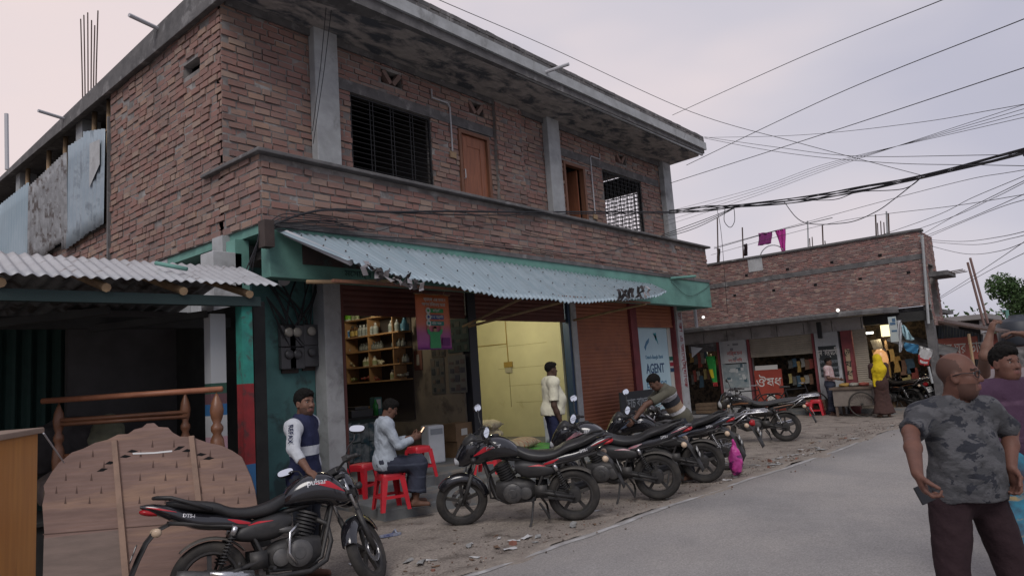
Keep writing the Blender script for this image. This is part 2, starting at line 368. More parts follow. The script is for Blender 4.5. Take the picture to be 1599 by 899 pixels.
def corrugated(mb, p00, p10, p01, p11, waves, amp=.014, across=8, sag=None, th=0.002, rag=0.0, mi=None, seed=3):
    """sheet whose ribs run from the p00-p10 edge to the p01-p11 edge"""
    rnd = random.Random(seed); p00, p10, p01, p11 = map(Vector, (p00, p10, p01, p11)); nrm = (p10 - p00).cross(p01 - p00).normalized(); g = []
    n = waves * 6; rg = [rnd.uniform(-rag, rag) for _ in range(n // 18 + 2)]
    for i in range(n + 1):
        s = i / n; row = []
        for j in range(across + 1):
            t = j / across
            if j == across: t += rg[i // 18]
            p = (p00 * (1 - s) + p10 * s) * (1 - t) + (p01 * (1 - s) + p11 * s) * t + nrm * amp * math.cos(2 * math.pi * s * waves)
            if sag: p = p + Vector((0, 0, sag(s, t)))
            row.append(p)
        g.append(row)
    return mb.sheet(g, th, mi)

# ------------------------------------------------------------------ ground
def strip_noise(x, y): return .012 * math.sin(x * 1.3 + .7 * math.sin(y * 1.9)) + .010 * math.sin(y * 2.3 + 1.1 * math.sin(x * 1.7)) + .006 * math.sin(5.1 * x + 3.3 * y)
m_dirt = mat("packed dirt", (.27, .235, .205), (.19, .165, .145), rough=1, scale=1.6, bump=.9, bscale=22, stain=(.11, .092, .08), sscale=3.2, slo=.54, shi=.68, spec=.15, grain=(45, .35))
m_road = mat("dusty asphalt", (.30, .286, .276), (.235, .226, .222), rough=.95, scale=.8, bump=.9, bscale=110, grain=(75, .27), stain=(.325, .303, .285), sscale=.35, slo=.42, shi=.62, spec=.2, bdist=.008)
m_line = mat("worn white line paint", (.42, .415, .41), (.26, .25, .245), rough=.9, scale=4, mixlo=.42, mixhi=.58, stain=(.30, .29, .28), sscale=1.1, slo=.5, shi=.56)
gb = MB(); xs = [-400, -120, -40] + [(-6 + .25 * i) for i in range(0, 137)] + [40, 70, 150, 500, 1500]; ys = [-600, -150, -40] + [(-6 + .25 * i) for i in range(0, 81)] + [25, 45, 100, 400, 1500]
def gz(x, y):
    if not (-6 < x < 28 and -6 < y < 14): return -.02
    dip = -.11 * max(0, min(1, (4.9 - x) / .8)) * max(0, min(1, (6.9 - y) / .8)) * max(0, min(1, (y - 4.7) / .2))
    e = 4.62 - .045 * (x - 4.5) if x < 14.4 else 3.99
    return dip + strip_noise(x, y) - (.05 if y < e - .3 else 0)
gb.sheet([[(x, y, gz(x, y)) for x in xs] for y in ys]); go = gb.build("ground", m_dirt, smooth=True); tag(go, kind='structure')
# road: the near carriageway bends to the right in front of the far shops
def road_edge(x): return 4.68 - .065 * (x - 4.5) + .035 * math.sin(x * .9) + .012 * math.sin(x * 2.7)
rb_ = MB(); g = []
rx = [-60, -20, -6] + [-4 + .4 * i for i in range(0, 62)]
for x in rx:
    ye = road_edge(max(-6, min(x, 20.4))) if x < 20.4 else road_edge(20.4)
    if x > 19.4: ye -= (x - 19.4) ** 2 * 2.2
    g.append([(x, ye - t, -.05 if t == 0 else .034) for t in (0, .12, 1, 2, 3, 4, 5, 6, 8, 12, 20, 40)])
rb_.sheet(g); ro = rb_.build("road", m_road, smooth=True); tag(ro, kind='structure')
lb = MB(); g = []
for i in range(70):
    x = 3.0 + i * .165; y = road_edge(x) - .2 + .01 * math.sin(x * 9); g.append([(x, y - .035, .0385), (x, y + .035, .0385)])
lb.sheet(g); tag(lb.build("road_edge_line", m_line), kind='structure')
g = []; rnd = random.Random(18)
for i in range(150):
    x = 2.6 + i * .11; e_ = road_edge(x); n_ = .5 + .5 * math.sin(x * 2.3 + 1.3 * math.sin(x * 1.1)) * math.sin(x * .83 + 1) ; w_ = .04 + .30 * n_ ** 2 + rnd.uniform(0, .05)
    g.append([(x, e_ + .16, -.06), (x, e_ + .02, .036), (x, e_ - w_ * .6, .0405), (x + rnd.uniform(-.03, .03), e_ - w_, .033)])
mb = MB(); mb.sheet(g); tag(mb.build('dust_drift', mat('dust over the road edge', (.27, .235, .20), (.21, .18, .155), rough=1, scale=5, bump=.6, bscale=60, grain=(60, .3)), smooth=True), kind='structure')
# shop apron (step) and plinth
m_step = mat("worn cement step", (.155, .165, .17), (.115, .12, .125), rough=.9, scale=3, bump=.4, bscale=30, stain=(.19, .17, .15), sscale=2)
sb_ = MB()
sb_.prism([(5.86, 7.30), (6.3, 7.12), (7.5, 6.86), (8.4, 6.95), (11, 7.4), (18.6, 8.5), (18.6, 9.3), (6.2, 9.3), (6.1, 8.3)], (0, 0, -.1), (1, 0, 0), (0, 1, 0), (0, 0, .25))
tag(sb_.build("pavement_step", m_step, bevel=.02), kind='structure')
sb_ = MB(); sb_.box((6.6, 8.15, -.05), (18.55, 14.5, .3)); tag(sb_.build("shop_plinth", m_step, bevel=.015), kind='structure')

# ------------------------------------------------------------------ the two-storey brick building
B = thing("brick_building", "two-storey unfinished brick building with concrete columns, orange shutters and a long tin awning", "building", (4.9, 9.4, 0))
YF = 9.4
def bx(name, a, b, m, parent=B, **k): mb = MB(); mb.box(a, b); return mb.build(name, m, parent, world=True, **k)
wz = 4.0
hol = [(7.2 - 4.9, 5.0 - wz, 9.1 - 4.9, 6.76 - wz), (9.82 - 4.9, 0.1, 10.76 - 4.9, 6.74 - wz), (13.38 - 4.9, .1, 14.3 - 4.9, 6.77 - wz), (15.14 - 4.9, 5.0 - wz, 17.1 - 4.9, 6.86 - wz),
       (7.92 - 4.9, 7.16 - wz, 8.42 - 4.9, 7.42 - wz), (10.2 - 4.9, 7.16 - wz, 10.66 - 4.9, 7.42 - wz), (15.85 - 4.9, 7.2 - wz, 16.4 - 4.9, 7.44 - wz)]
brick_wall("front_wall", (4.9, YF, wz), (1, 0, 0), (0, -1, 0), 13.72, 3.66, hol, B, seed=4)
# side wall: full height near the corner, a low strip behind the tin sheets; the photo's small air hole
brick_wall("side_wall", (4.9, 8.41, 3.98), (0, 1, 0), (-1, 0, 0), 5.14, 3.56, [(-.1, .99, .985, 4), (10.05 - 8.41, 6.74 - 3.98, 10.6 - 8.41, 6.95 - 3.98)], B, seed=9)
brick_wall("low_side_wall", (4.9, 13.555, 3.98), (0, 1, 0), (-1, 0, 0), 9, 1.05, [], B, seed=12)
brick_wall("rear_side_wall", (18.62, 9.42, 3.98), (0, 1, 0), (1, 0, 0), 10, 3.6, [(.75, 1.35, 2.75, 3.05)], B, seed=14, bl=.5, bh=.2)
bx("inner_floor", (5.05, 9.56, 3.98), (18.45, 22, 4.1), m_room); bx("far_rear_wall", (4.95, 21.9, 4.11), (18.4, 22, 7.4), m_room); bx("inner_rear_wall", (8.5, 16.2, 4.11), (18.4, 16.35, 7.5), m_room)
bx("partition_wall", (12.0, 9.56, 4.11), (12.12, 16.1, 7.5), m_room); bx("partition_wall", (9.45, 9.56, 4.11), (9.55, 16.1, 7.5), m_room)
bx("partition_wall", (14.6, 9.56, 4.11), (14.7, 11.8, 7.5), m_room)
# balcony parapet
brick_wall("parapet", (4.92, 8.4, 3.985), (1, 0, 0), (0, -1, 0), 13.73, .94, [], B, seed=21, thick=.11)
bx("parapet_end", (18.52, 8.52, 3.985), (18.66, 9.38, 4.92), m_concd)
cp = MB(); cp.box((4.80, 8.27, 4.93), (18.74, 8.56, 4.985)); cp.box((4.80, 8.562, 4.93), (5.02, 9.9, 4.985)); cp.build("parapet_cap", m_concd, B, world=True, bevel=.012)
bx("balcony_slab", (4.93, 8.5, 3.86), (18.62, 9.55, 3.98), m_teal)
bx("side_soffit", (4.93, 9.56, 3.86), (6.4, 11.29, 3.975), m_teal); bx("fascia_beam", (5.0, 8.385, 3.25), (18.66, 8.6, 3.975), m_teal, bevel=.01)
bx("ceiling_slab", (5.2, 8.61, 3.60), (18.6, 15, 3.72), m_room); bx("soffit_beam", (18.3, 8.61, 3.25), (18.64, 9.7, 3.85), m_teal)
bx("drip_ledge", (4.94, 8.36, 3.95), (18.66, 8.42, 4.03), m_concd)
# side beams and the white column stub over the shed
bx("beam_end", (4.82, 9.3, 3.62), (5.6, 9.6, 3.97), m_conc); bx("beam_end", (4.82, 8.95, 3.1), (5.02, 9.2, 3.85), m_teal)
bx("column", (4.5, 8.95, 2.7), (4.92, 9.3, 3.66), m_white, bevel=.01)
sd = MB(); sd.box((4.93, 11.3, 0), (5.05, 20, 3.97)); sd.box((5.051, 11.3, 0), (6.6, 11.4, 3.85)); sd.box((5.3, 10.05, 0), (5.42, 11.29, 3.85)); sd.build("ground_side_wall", m_white, B, world=True)
# columns of the upper floor
for x0, x1, n_ in ((6.40, 6.86, 0), (12.66, 13.12, 1), (18.2, 18.66, 2)): bx("column", (x0, 9.22, 4.05), (x1, 9.385, 7.66), m_conc, bevel=.012)
brick_wall("pier", (10.92, 9.30, 4.0), (1, 0, 0), (0, -1, 0), .86, 3.6, [], B, seed=31, thick=.09)
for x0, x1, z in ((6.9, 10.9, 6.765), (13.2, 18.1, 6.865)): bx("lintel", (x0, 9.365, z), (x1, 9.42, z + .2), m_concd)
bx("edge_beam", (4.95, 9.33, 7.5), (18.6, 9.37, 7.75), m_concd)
for x0, x1, z in ((7.92, 8.42, 7.16), (10.2, 10.66, 7.16), (15.85, 16.4, 7.2)):
    vb = MB(); c_ = (x0 + x1) / 2
    for s_ in (-1, 1): vb.bar((c_ + s_ * .2, 9.44, z + .24), (c_ + s_ * .03, 9.44, z + .03), .12, .085)
    vb.build("air_vent", m_brick, B, world=True)
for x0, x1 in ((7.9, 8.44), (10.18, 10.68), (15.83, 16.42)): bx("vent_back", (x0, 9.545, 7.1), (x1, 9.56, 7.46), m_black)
# windows with iron grilles
def grille(name, x0, x1, z0, z1, nh, nv, y=9.43):
    w = MB(); w.box((x0, y - .02, z0), (x0 + .03, y + .02, z1)); w.box((x1 - .03, y - .02, z0), (x1, y + .02, z1)); w.box((x0 + .031, y - .02, z1 - .03), (x1 - .031, y + .02, z1)); w.box((x0 + .031, y - .02, z0), (x1 - .031, y + .02, z0 + .03))
    fr = w.build(name, m_iron, B, world=True); gw = MB()
    for i in range(1, nh): zz = z0 + (z1 - z0) * i / nh; gw.tube([(x0 + .03, y, zz), (x1 - .03, y, zz)], .0085, 5)
    for i in range(1, nv + 1):
        xx = x0 + (x1 - x0) * i / (nv + 1)
        for d in (-.035, .035): gw.box((xx + d - .008, y - .012, z0 + .031), (xx + d + .008, y - .004, z1 - .031))
    gw.build("grille", m_iron, fr, world=True)
grille("window", 7.21, 9.09, 5.01, 6.75, 19, 3); grille("window", 15.15, 17.09, 5.01, 6.85, 16, 9)
bw = MB(); zz = 5.4
while zz < 7.0: bw.tube([(18.52, 10.17, zz), (18.52, 12.2, zz)], .018, 4); zz += .12
for i in range(9): bw.tube([(18.52, 10.2 + .24 * i, 5.33), (18.52, 10.2 + .24 * i, 7.03)], .014, 4)
bw.build("side_window_grille", m_iron, B, world=True)
# upper doors
def door_frame(x0, x1, zt, name="door_frame"):
    d = MB(); d.box((x0, 9.36, 4.1), (x0 + .075, 9.5, zt)); d.box((x1 - .075, 9.36, 4.1), (x1, 9.5, zt)); d.box((x0 + .0755, 9.36, zt - .075), (x1 - .0755, 9.5, zt)); return d.build(name, m_woodf, B, world=True)
door_frame(9.83, 10.75, 6.73); door_frame(13.39, 14.29, 6.76)
d = MB(); d.box((9.91, 9.42, 4.12), (10.67, 9.455, 6.65)); d.box((9.97, 9.408, 4.3), (10.10, 9.419, 6.6)); d.box((10.48, 9.408, 4.3), (10.61, 9.419, 6.6)); d.box((10.101, 9.408, 6.42), (10.479, 9.419, 6.6))
dd = d.build("door", m_woodd, B, world=True, bevel=.004); hd = MB(); hd.tube([(9.96, 9.40, 5.72), (9.96, 9.36, 5.72), (9.96, 9.36, 5.9), (9.96, 9.40, 5.9)], .012, 6); hd.build("handle", m_pvc, dd, world=True)
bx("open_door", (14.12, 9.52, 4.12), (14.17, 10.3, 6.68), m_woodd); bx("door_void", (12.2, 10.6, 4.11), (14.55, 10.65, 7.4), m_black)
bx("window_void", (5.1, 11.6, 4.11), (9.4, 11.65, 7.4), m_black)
# conduit pipes on the wall
for pts in ([(9.14, 9.36, 7.35), (9.14, 9.36, 7.18), (9.56, 9.36, 7.18), (9.62, 9.36, 7.10), (9.62, 9.36, 6.2)], [(15.03, 9.36, 7.25), (15.03, 9.36, 7.10), (14.62, 9.36, 7.10), (14.58, 9.36, 7.05), (14.58, 9.36, 5.6)]):
    c = MB(); c.tube(pts, .017, 6); c.build("conduit", m_pvc, B, world=True)
    q = pts[-1]; bx("switch_box", (q[0] - .07, 9.355, q[2] - .13), (q[0] + .1, 9.375, q[2] - .01), m_bamboo)
# roof: slab, soffit, upstand of brick, drip edges
rf = MB(); yl = 22.0
def zl(y): return 7.46 - .014 * max(0, y - 9.4)      # underside along the sagging left edge
rf.hexa([(4.82, 8.22, 7.64), (18.9, 8.22, 7.74), (18.9, yl, 7.74), (4.82, yl, zl(yl)), (4.82, 8.22, 8.02), (18.9, 8.22, 8.02), (18.9, yl, 8.02), (4.82, yl, zl(yl) + .1)])
roof = rf.build("roof_slab", m_concd, B, world=True)
so_ = MB(); so_.hexa([(4.9, 8.34, 7.66), (18.75, 8.34, 7.66), (18.75, 9.35, 7.62), (4.9, 9.35, 7.62), (4.9, 8.34, 7.738), (18.75, 8.34, 7.738), (18.75, 9.35, 7.735), (4.9, 9.35, 7.735)]); so_.build("soffit", m_soffit, roof, world=True)
brick_wall("roof_upstand", (4.7, 8.2, 8.04), (1, 0, 0), (0, -1, 0), 14.2, .2, [], B, bl=.26, bh=.1, seed=41, thick=.12, out=.02, mats=[m_concd, m_mortar])
dr = MB(); dr.box((4.66, 8.16, 7.84), (18.94, 8.215, 8.05)); dr.box((4.76, 8.25, 7.68), (18.86, 8.30, 7.735)); dr.build("drip_edge", m_conc, roof, world=True)
le = MB()
le.hexa([(4.76, 8.3, 7.46), (4.9, 8.3, 7.5), (4.9, yl, zl(yl) + .02), (4.76, yl, zl(yl)), (4.76, 8.3, 7.99), (4.9, 8.3, 7.99), (4.9, yl, 7.33), (4.76, yl, 7.33)])
le.build("side_drip_edge", m_concd, roof, world=True, bevel=.01)
pb = MB(); pb.box((18.55, 9.35, 7.3), (18.85, 9.7, 7.66)); pb.build("beam_end", m_concd, B, world=True)
for q, d in (((4.78, 15.6, 7.56), (-.5, -.1, .02)), ((4.78, 11.2, 7.78), (-.5, -.1, .02)), ((11.3, 8.2, 7.93), (.12, -.55, .03))):
    s_ = MB(); s_.tube([q, Vector(q) + Vector(d)], .035, 8); s_.build("drain_spout", m_pvc, B, world=True)
for px, py in ((126, 30), (131, 24), (137, 20), (143, 32), (148, 40), (153, 17)):
    s_ = MB(); a = PA(px * .7 + 42, 150, 0, 5.1); b = PA(px, py, 0, 5.1); s_.tube([(5.1, a.y, 7.5), (5.1, a.y * .6 + b.y * .4, 8.6), b], .013, 5); s_.build("rebar", m_rust, B, world=True)
for i in range(5):
    s_ = MB(); s_.tube([(14.6 + i * .9, 8.5, 8.2), (14.6 + i * .9 + random.uniform(-.05, .1), 8.5, 8.38 + random.uniform(0, .12))], .008, 5); s_.build("rebar", m_rust, B, world=True)
pp = MB(); pp.tube([PA(11, 265, 0, 5.2), PA(10, 178, 0, 5.2)], .05, 8); pp.build("roof_pipe", m_pvc, B, world=True)
# open bay on the left: columns, sheet cladding
bx("column", (4.95, 15.15, 5.04), (5.3, 15.5, 7.48), m_conc); bx("column", (4.95, 19.2, 5.04), (5.3, 19.5, 7.4), m_conc)
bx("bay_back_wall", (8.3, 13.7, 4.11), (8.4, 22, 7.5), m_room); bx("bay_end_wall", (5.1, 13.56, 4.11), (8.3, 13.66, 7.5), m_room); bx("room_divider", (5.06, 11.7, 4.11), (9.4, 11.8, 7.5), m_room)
def clad(name, pts, waves, m, rag=.0, seed=2, amp=.016):
    c = MB(); corrugated(c, *pts, waves, amp, 6, rag=rag, seed=seed); return c.build(name, m, B, world=True, smooth=True)
clad("tin_cladding", ((4.80, 15.5, 6.95), (4.82, 14.52, 6.93), (4.78, 15.55, 4.86), (4.80, 14.42, 4.96)), 6, m_tinblue, .02, 2)
clad("tin_cladding", ((4.76, 14.55, 6.98), (4.78, 13.52, 6.75), (4.76, 14.62, 4.88), (4.78, 13.58, 4.97)), 6, m_tinblue, .02, 3)
clad("old_tin_cladding", ((4.74, 17.75, 6.62), (4.74, 15.42, 6.8), (4.76, 17.85, 4.8), (4.77, 15.4, 4.8)), 17, m_tinold, .12, 4, .02)
clad("tin_cladding", ((4.70, 21, 6.62), (4.72, 17.7, 6.72), (4.70, 21, 4.8), (4.72, 17.75, 4.8)), 18, m_tin, .03, 5)
pw = MB(); pw.sheet([[(4.74 - .004 * i, 14.12 - .26 * i, 6.62 - .17 * j * (1 - .22 * i) - .03 * i) for j in range(6)] for i in range(3)], .004); pw.build("white_patch", m_white, B, world=True)
gp = MB(); gp.hexa([(4.84, 13.5, 4.0), (4.9, 13.5, 4.0), (4.9, 13.56, 4.0), (4.84, 13.56, 4.0), (4.84, 13.5, 7.0), (4.9, 13.5, 7.0), (4.9, 13.56, 7.0), (4.84, 13.56, 7.0)]); gp.build("corner_post", m_concd, B, world=True)
# ---- ground floor front
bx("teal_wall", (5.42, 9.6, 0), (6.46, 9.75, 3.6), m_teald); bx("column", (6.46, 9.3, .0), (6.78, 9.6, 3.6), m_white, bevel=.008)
cg = MB(); cg.box((4.93, 10.0, .0), (5.42, 10.03, 3.6), 0)
for i in range(7): cg.box((4.95 + .07 * i, 9.96, .02), (4.98 + .07 * i, 9.995, 2.3), 1)
for i in range(12): cg.box((4.94, 9.93, .15 + .19 * i), (5.41, 9.955, .17 + .19 * i), 1)
cg.build("collapsible_gate", [m_black, m_iron], B, world=True)
lv = MB()
for i in range(9): lv.box((4.94, 9.92, 2.4 + .13 * i), (5.41, 9.97, 2.47 + .13 * i))
lv.build("louvre_vent", m_concd, B, world=True)
def shutter(name, x0, x1, z0, z1, m, y=9.42, pitch=.085):
    mb = MB(); g = []; n = int((z1 - z0) / pitch) * 4
    for k in range(n + 1):
        zz = z0 + (z1 - z0) * k / n; yy = y - .012 * abs(math.sin(math.pi * k / 4)); g.append([(x0, yy, zz), (x1, yy, zz)])
    mb.sheet(g); o = mb.build(name, m, B, world=True, smooth=False); b = MB(); b.box((x0, y - .03, z0 - .06), (x1, y + .01, z0)); b.build("bottom_rail", m, o, world=True); return o
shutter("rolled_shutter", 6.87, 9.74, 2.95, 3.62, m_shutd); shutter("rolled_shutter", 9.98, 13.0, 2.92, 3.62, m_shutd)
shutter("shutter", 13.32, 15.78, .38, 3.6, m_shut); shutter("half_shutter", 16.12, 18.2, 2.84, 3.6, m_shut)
for x0, x1, m in ((6.785, 6.865, m_shutd), (9.75, 9.97, mat("black blue post", (.02, .022, .03), rough=.5)), (15.79, 16.11, m_maroon)): bx("shop_post", (x0, 9.34, .3), (x1, 9.52, 3.6), m)
bx("shop_post", (13.02, 9.33, .3), (13.1, 9.5, 3.6), mat("blue post", (.03, .06, .12), rough=.5)); bx("shop_post", (13.101, 9.3, .3), (13.31, 9.5, 3.6), m_white)
tp = MB(); tp.box((18.22, 9.28, 0), (18.56, 9.55, 3.6), 0); tp.box((18.16, 9.34, 0), (18.219, 9.5, 3.6), 1)
for i, ch in enumerate("ঢা কা এ জে ন্ট ব্যাং ক".split(" ")): add_text(tp, ch, .26, (18.39, 9.275, 3.1 - .32 * i), (0, 0, -1), (1, 0, 0), 2)
tp.build("lettered_column", [m_white, m_maroon, mat("red letter paint", (.24, .05, .06), rough=.8)], B, world=True)
bx("agent_back_wall", (16.12, 9.6, .3), (18.2, 9.68, 2.84), m_white)
# agent banking panel
m_blue = mat("pale blue vinyl", (.46, .63, .69), (.42, .58, .65), rough=.5, scale=1.2)
m_navy = mat("navy letter", (.035, .075, .16), rough=.6)
ag = MB(); ag.box((16.13, 9.50, .45), (17.95, 9.53, 2.78), 0); y = 9.497
for s_, zz, h, w, mi in (("Dutch-Bangla Bank", 1.98, .14, .95, 1), ("AGENT", 1.66, .36, 1.0, 2), ("Banking", 1.27, .34, 1.08, 1)): add_text(ag, s_, h, (17.13, y, zz), (1, 0, 0), (0, 0, 1), mi, bold=.006 if mi == 2 else 0, width=w)
add_text(ag, "এজেন্ট", .16, (17.0, y, .98), (1, 0, 0), (0, 0, 1), 2)
for poly, mi in (([(-.42, -.05), (-.3, .1), (-.12, .2), (-.16, .08), (-.3, -.02), (-.36, -.14)], 1), ([(.12, .32), (.3, .22), (.36, .02), (.28, .12), (.2, .16), (.28, .34)], 3)): ag.prism(poly, (17.05, y, 2.3), (1, 0, 0), (0, 0, 1), (0, -.004, 0), mi)
ag.build("agent_panel", [m_blue, mat("blue letter", (.08, .20, .32), rough=.6), m_navy, mat("teal mark", (.05, .30, .36), rough=.6)], B, world=True)
wl = MB(); wl.box((17.96, 9.49, .3), (18.155, 9.54, 2.84), 0)
for i, mi in enumerate((1, 2, 3)): wl.box((17.955, 9.483, 1.86 - .16 * i), (18.158, 9.489, 1.97 - .16 * i), mi)
wl.build("striped_jamb", [mat("cream white", (.5, .5, .46), rough=.8), mat("stripe green", (.02, .12, .09), rough=.7), mat("stripe red", (.3, .03, .05), rough=.7), mat("stripe navy", (.02, .06, .12), rough=.7)], B, world=True)
dp = MB(); dp.tube([(18.85, 9.0, 2.75), (18.85, 9.0, 3.3)], .05, 8); dp.build("downpipe", m_pvc, B, world=True)
sp = MB(); sp.tube([(16.3, 8.37, 3.93), (17.3, 8.15, 4.02)], .035, 8); sp.build("drain_spout", m_teal, B, world=True)
# rooms behind the two open shops
rm = MB(); rm.box((6.55, 9.55, .3), (6.66, 14, 3.6), 0); rm.box((9.72, 9.53, .301), (9.86, 14, 3.6), 0); rm.box((6.67, 13.9, .3), (9.71, 14, 3.6), 0)
rm.build("first_shop_wall", mat("dark beige plaster", (.26, .22, .17), (.20, .17, .135), rough=.9, scale=2, stain=(.12, .10, .085), sscale=1.5), B, world=True)
rm = MB(); rm.box((12.96, 9.53, .301), (13.08, 12.6, 3.6), 0); rm.box((9.98, 12.61, .301), (13.08, 12.7, 3.6), 0); rm.box((9.87, 9.53, .301), (9.97, 12.6, 3.6), 0)
rm.cur = 1
for zz in (2.45, 1.92, 1.5, 1.1): rm.box((12.955, 9.6 + (zz * 7 % .4), zz), (12.959, 10.9 + (zz * 5 % .9), zz + .007))
rm.box((12.953, 11.15, 1.0), (12.958, 11.165, 2.6)); 
rm.build("second_shop_wall", [m_cream, mat("wall crack", (.30, .26, .14), rough=.9)], B, world=True)
sw = MB(); sw.box((12.92, 11.02, 1.95), (12.95, 11.28, 2.08), 0); sw.box((12.925, 11.05, 1.82), (12.95, 11.25, 1.94), 1); sw.tube([(12.94, 11.15, 2.08), (12.94, 11.16, 3.1)], .01, 5, 0); sw.tube([(12.94, 11.16, 2.52), (12.94, 12.55, 2.53)], .008, 5, 0)
sw.build("switch_board", [mat("brown switchboard", (.30, .20, .05), rough=.6), mat("grey socket", (.35, .33, .26), rough=.5)], B, world=True)

# awning: corrugated sheets that sag to the left, ragged lower edge, struts
aw = MB()
TL, TR = Vector((5.10, 8.36, 3.90)), Vector((15.3, 8.36, 3.72)); BL, BR_ = Vector((5.40, 7.2, 3.33)), Vector((13.86, 7.2, 3.31))
def sag(s, t): return -(.37 * math.sin(math.pi * min(1, s * 1.0)) ** .75) * t - .02 * math.sin(s * 23) * t
corrugated(aw, TL, TR, BL, BR_, 74, .020, 8, sag, .003, .022, seed=8)
# nail heads in rows
for r_i, t in enumerate((.18, .5, .86)):
    for i in range(26):
        s_ = (i + .5) / 26; q = (TL * (1 - s_) + TR * s_) * (1 - t) + (BL * (1 - s_) + BR_ * s_) * t + Vector((0, 0, sag(s_, t) + .02)); aw.lathe(q, (0, -.45, 1), [(0, .014), (.016, .006)], 6, 1)
aw_o = aw.build("awning", [m_tin, m_rust], B, world=True, smooth=True)
rg = MB(); rnd = random.Random(5)
for i in range(11):
    q = Vector((5.55 + i * .085, 7.16 - .01 * i, 3.30 - .022 * i)); w_ = [q + Vector((rnd.uniform(-.03, .09), rnd.uniform(-.06, .03), -k * .05 + rnd.uniform(-.03, .03))) for k in range(4)]
    rg.sheet([[p, p + Vector((.1, .02, rnd.uniform(-.03, .05)))] for p in w_], .004, i % 2)
rg.build("torn_edge", [mat("torn foil grey", (.35, .33, .33), rough=.4, metal=.3), mat("torn dark rag", (.04, .035, .035), rough=.8)], aw_o, world=True)
rg = MB()
for i in range(9):
    q = Vector((11.7 + i * .13, 7.2 - .01 * i, 3.12 + .012 * i)) ; w_ = [q + Vector((rnd.uniform(-.03, .08), rnd.uniform(-.05, .03), .14 - k * .07 + rnd.uniform(-.03, .03))) for k in range(4)]
    rg.sheet([[p, p + Vector((.14, .02, rnd.uniform(-.03, .04)))] for p in w_], .004, 1 if i < 7 else 0)
rg.build("torn_edge", [mat("torn foil grey", (0,) * 3), mat("torn dark rag", (0,) * 3)], aw_o, world=True)
for a, b, r in (((5.2, 8.3, 3.85), (5.47, 7.25, 3.30), .045), ((5.5, 8.3, 3.2), (6.3, 7.35, 3.12), .03), ((9.55, 9.3, 2.72), (9.1, 7.4, 3.02), .025), ((9.7, 9.3, 2.72), (10.3, 7.4, 3.0), .025), ((13.2, 9.3, 2.9), (13.2, 7.4, 3.05), .025)):
    s_ = MB(); s_.tube([a, b], r, 8); s_.build("strut", m_pvc if r > .04 else m_bamboo, aw_o, world=True)
el = MB(); el.box((5.3, 7.4, 3.06), (13.4, 7.45, 3.10)); el.build("eave_batten", m_woodf, aw_o, world=True)
os_ = MB(); os_.box((5.5, 8.365, 3.46), (7.5, 8.383, 3.86)); os_.build('old_signboard', mat('old brown signboard', (.075, .05, .045), (.045, .04, .04), rough=.85, scale=4, stain=(.06, .11, .10), sscale=2), B, world=True)
ft = MB(); add_text(ft, "মেসার্স ট্রেডার্স", .13, (6.75, 8.379, 3.38), (1, 0, 0), (0, 0, 1), 0, width=1.1); ft.build("fascia_lettering", mat("dark letter", (.03, .07, .065), rough=.8), B, world=True)
# ------------------------------------------------------------------ the furniture workshop shed on the left
S = thing("tin_shed", "open-fronted dark workshop shed with a pale corrugated roof and a teal and red post", "shed", (1.4, 8.4, 0))
def sx(name, a, b, m, **k): mb = MB(); mb.box(a, b); return mb.build(name, m, S, world=True, **k)
mb = MB(); corrugated(mb, (-3.2, 8.15, 3.20), (4.50, 8.15, 3.30), (-3.2, 6.78, 2.765), (4.20, 6.80, 2.87), 74, .013, 4, None, .004, .012, seed=11)
mb.build("roof", m_shedroof, S, world=True, smooth=True)
mb = MB(); corrugated(mb, (4.42, 8.2, 3.27), (-3.2, 8.2, 3.17), (4.42, 11, 2.7), (-3.2, 11, 2.6), 44, .021, 3, None, .004); mb.build("rear_roof", m_tinold, S, world=True, smooth=True)
m_dk = mat("soot dark timber", (.035, .035, .033), (.022, .022, .022), rough=.9)  # mottled near-black tone for beams, bench and other dark parts
mb = MB(); mb.bar((-3, 6.95, 2.63), (4.0, 6.95, 2.70), .09, .1); mb.build("front_beam", mat("dark teal beam", (.022, .04, .04), rough=.8), S, world=True)
for x in (-1.2, .4, 1.65, 2.45, 3.15, 3.85): mb = MB(); mb.tube([(x, 6.86, 2.765), (x, 8.1, 3.14)], .042, 8); mb.build("rafter", m_bamboo if x > 1 else m_dk, S, world=True)
mb = MB(); mb.bar((-3, 8.0, 2.5), (4.2, 8.0, 2.58), .12); mb.build("tie_beam", m_dk, S, world=True)
mb = MB(); mb.bar((1.6, 8.0, 2.5), (2.6, 7.2, 2.6), .07); mb.bar((2.7, 8.0, 2.5), (3.6, 7.3, 2.6), .07); mb.build("brace", m_dk, S, world=True)
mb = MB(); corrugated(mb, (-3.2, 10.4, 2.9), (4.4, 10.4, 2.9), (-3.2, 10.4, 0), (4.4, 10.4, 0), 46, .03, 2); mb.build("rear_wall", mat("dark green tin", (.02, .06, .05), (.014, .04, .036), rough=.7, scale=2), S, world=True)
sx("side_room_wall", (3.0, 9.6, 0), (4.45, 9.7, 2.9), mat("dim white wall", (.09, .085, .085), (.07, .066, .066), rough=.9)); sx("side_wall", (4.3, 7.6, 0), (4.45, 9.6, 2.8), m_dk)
mb = MB()
m_pt, m_pr, m_pb = mat("post teal", (.03, .24, .19), (.025, .16, .135), rough=.8, scale=7, stain=(.05, .09, .08), sscale=6), mat("post red", (.25, .022, .026), (.17, .02, .022), rough=.8, scale=7, stain=(.09, .03, .03), sscale=6), mat("post blue", (.03, .12, .27), rough=.7)
for i, (a, b) in enumerate(((0, 1.0), (1.0, 1.83), (1.83, 2.72))): mb.box((3.80, 6.95, a), (3.92, 7.08, b), i)
mb.build("post", [m_pb, m_pr, m_pt], S, world=True)
mb = MB()
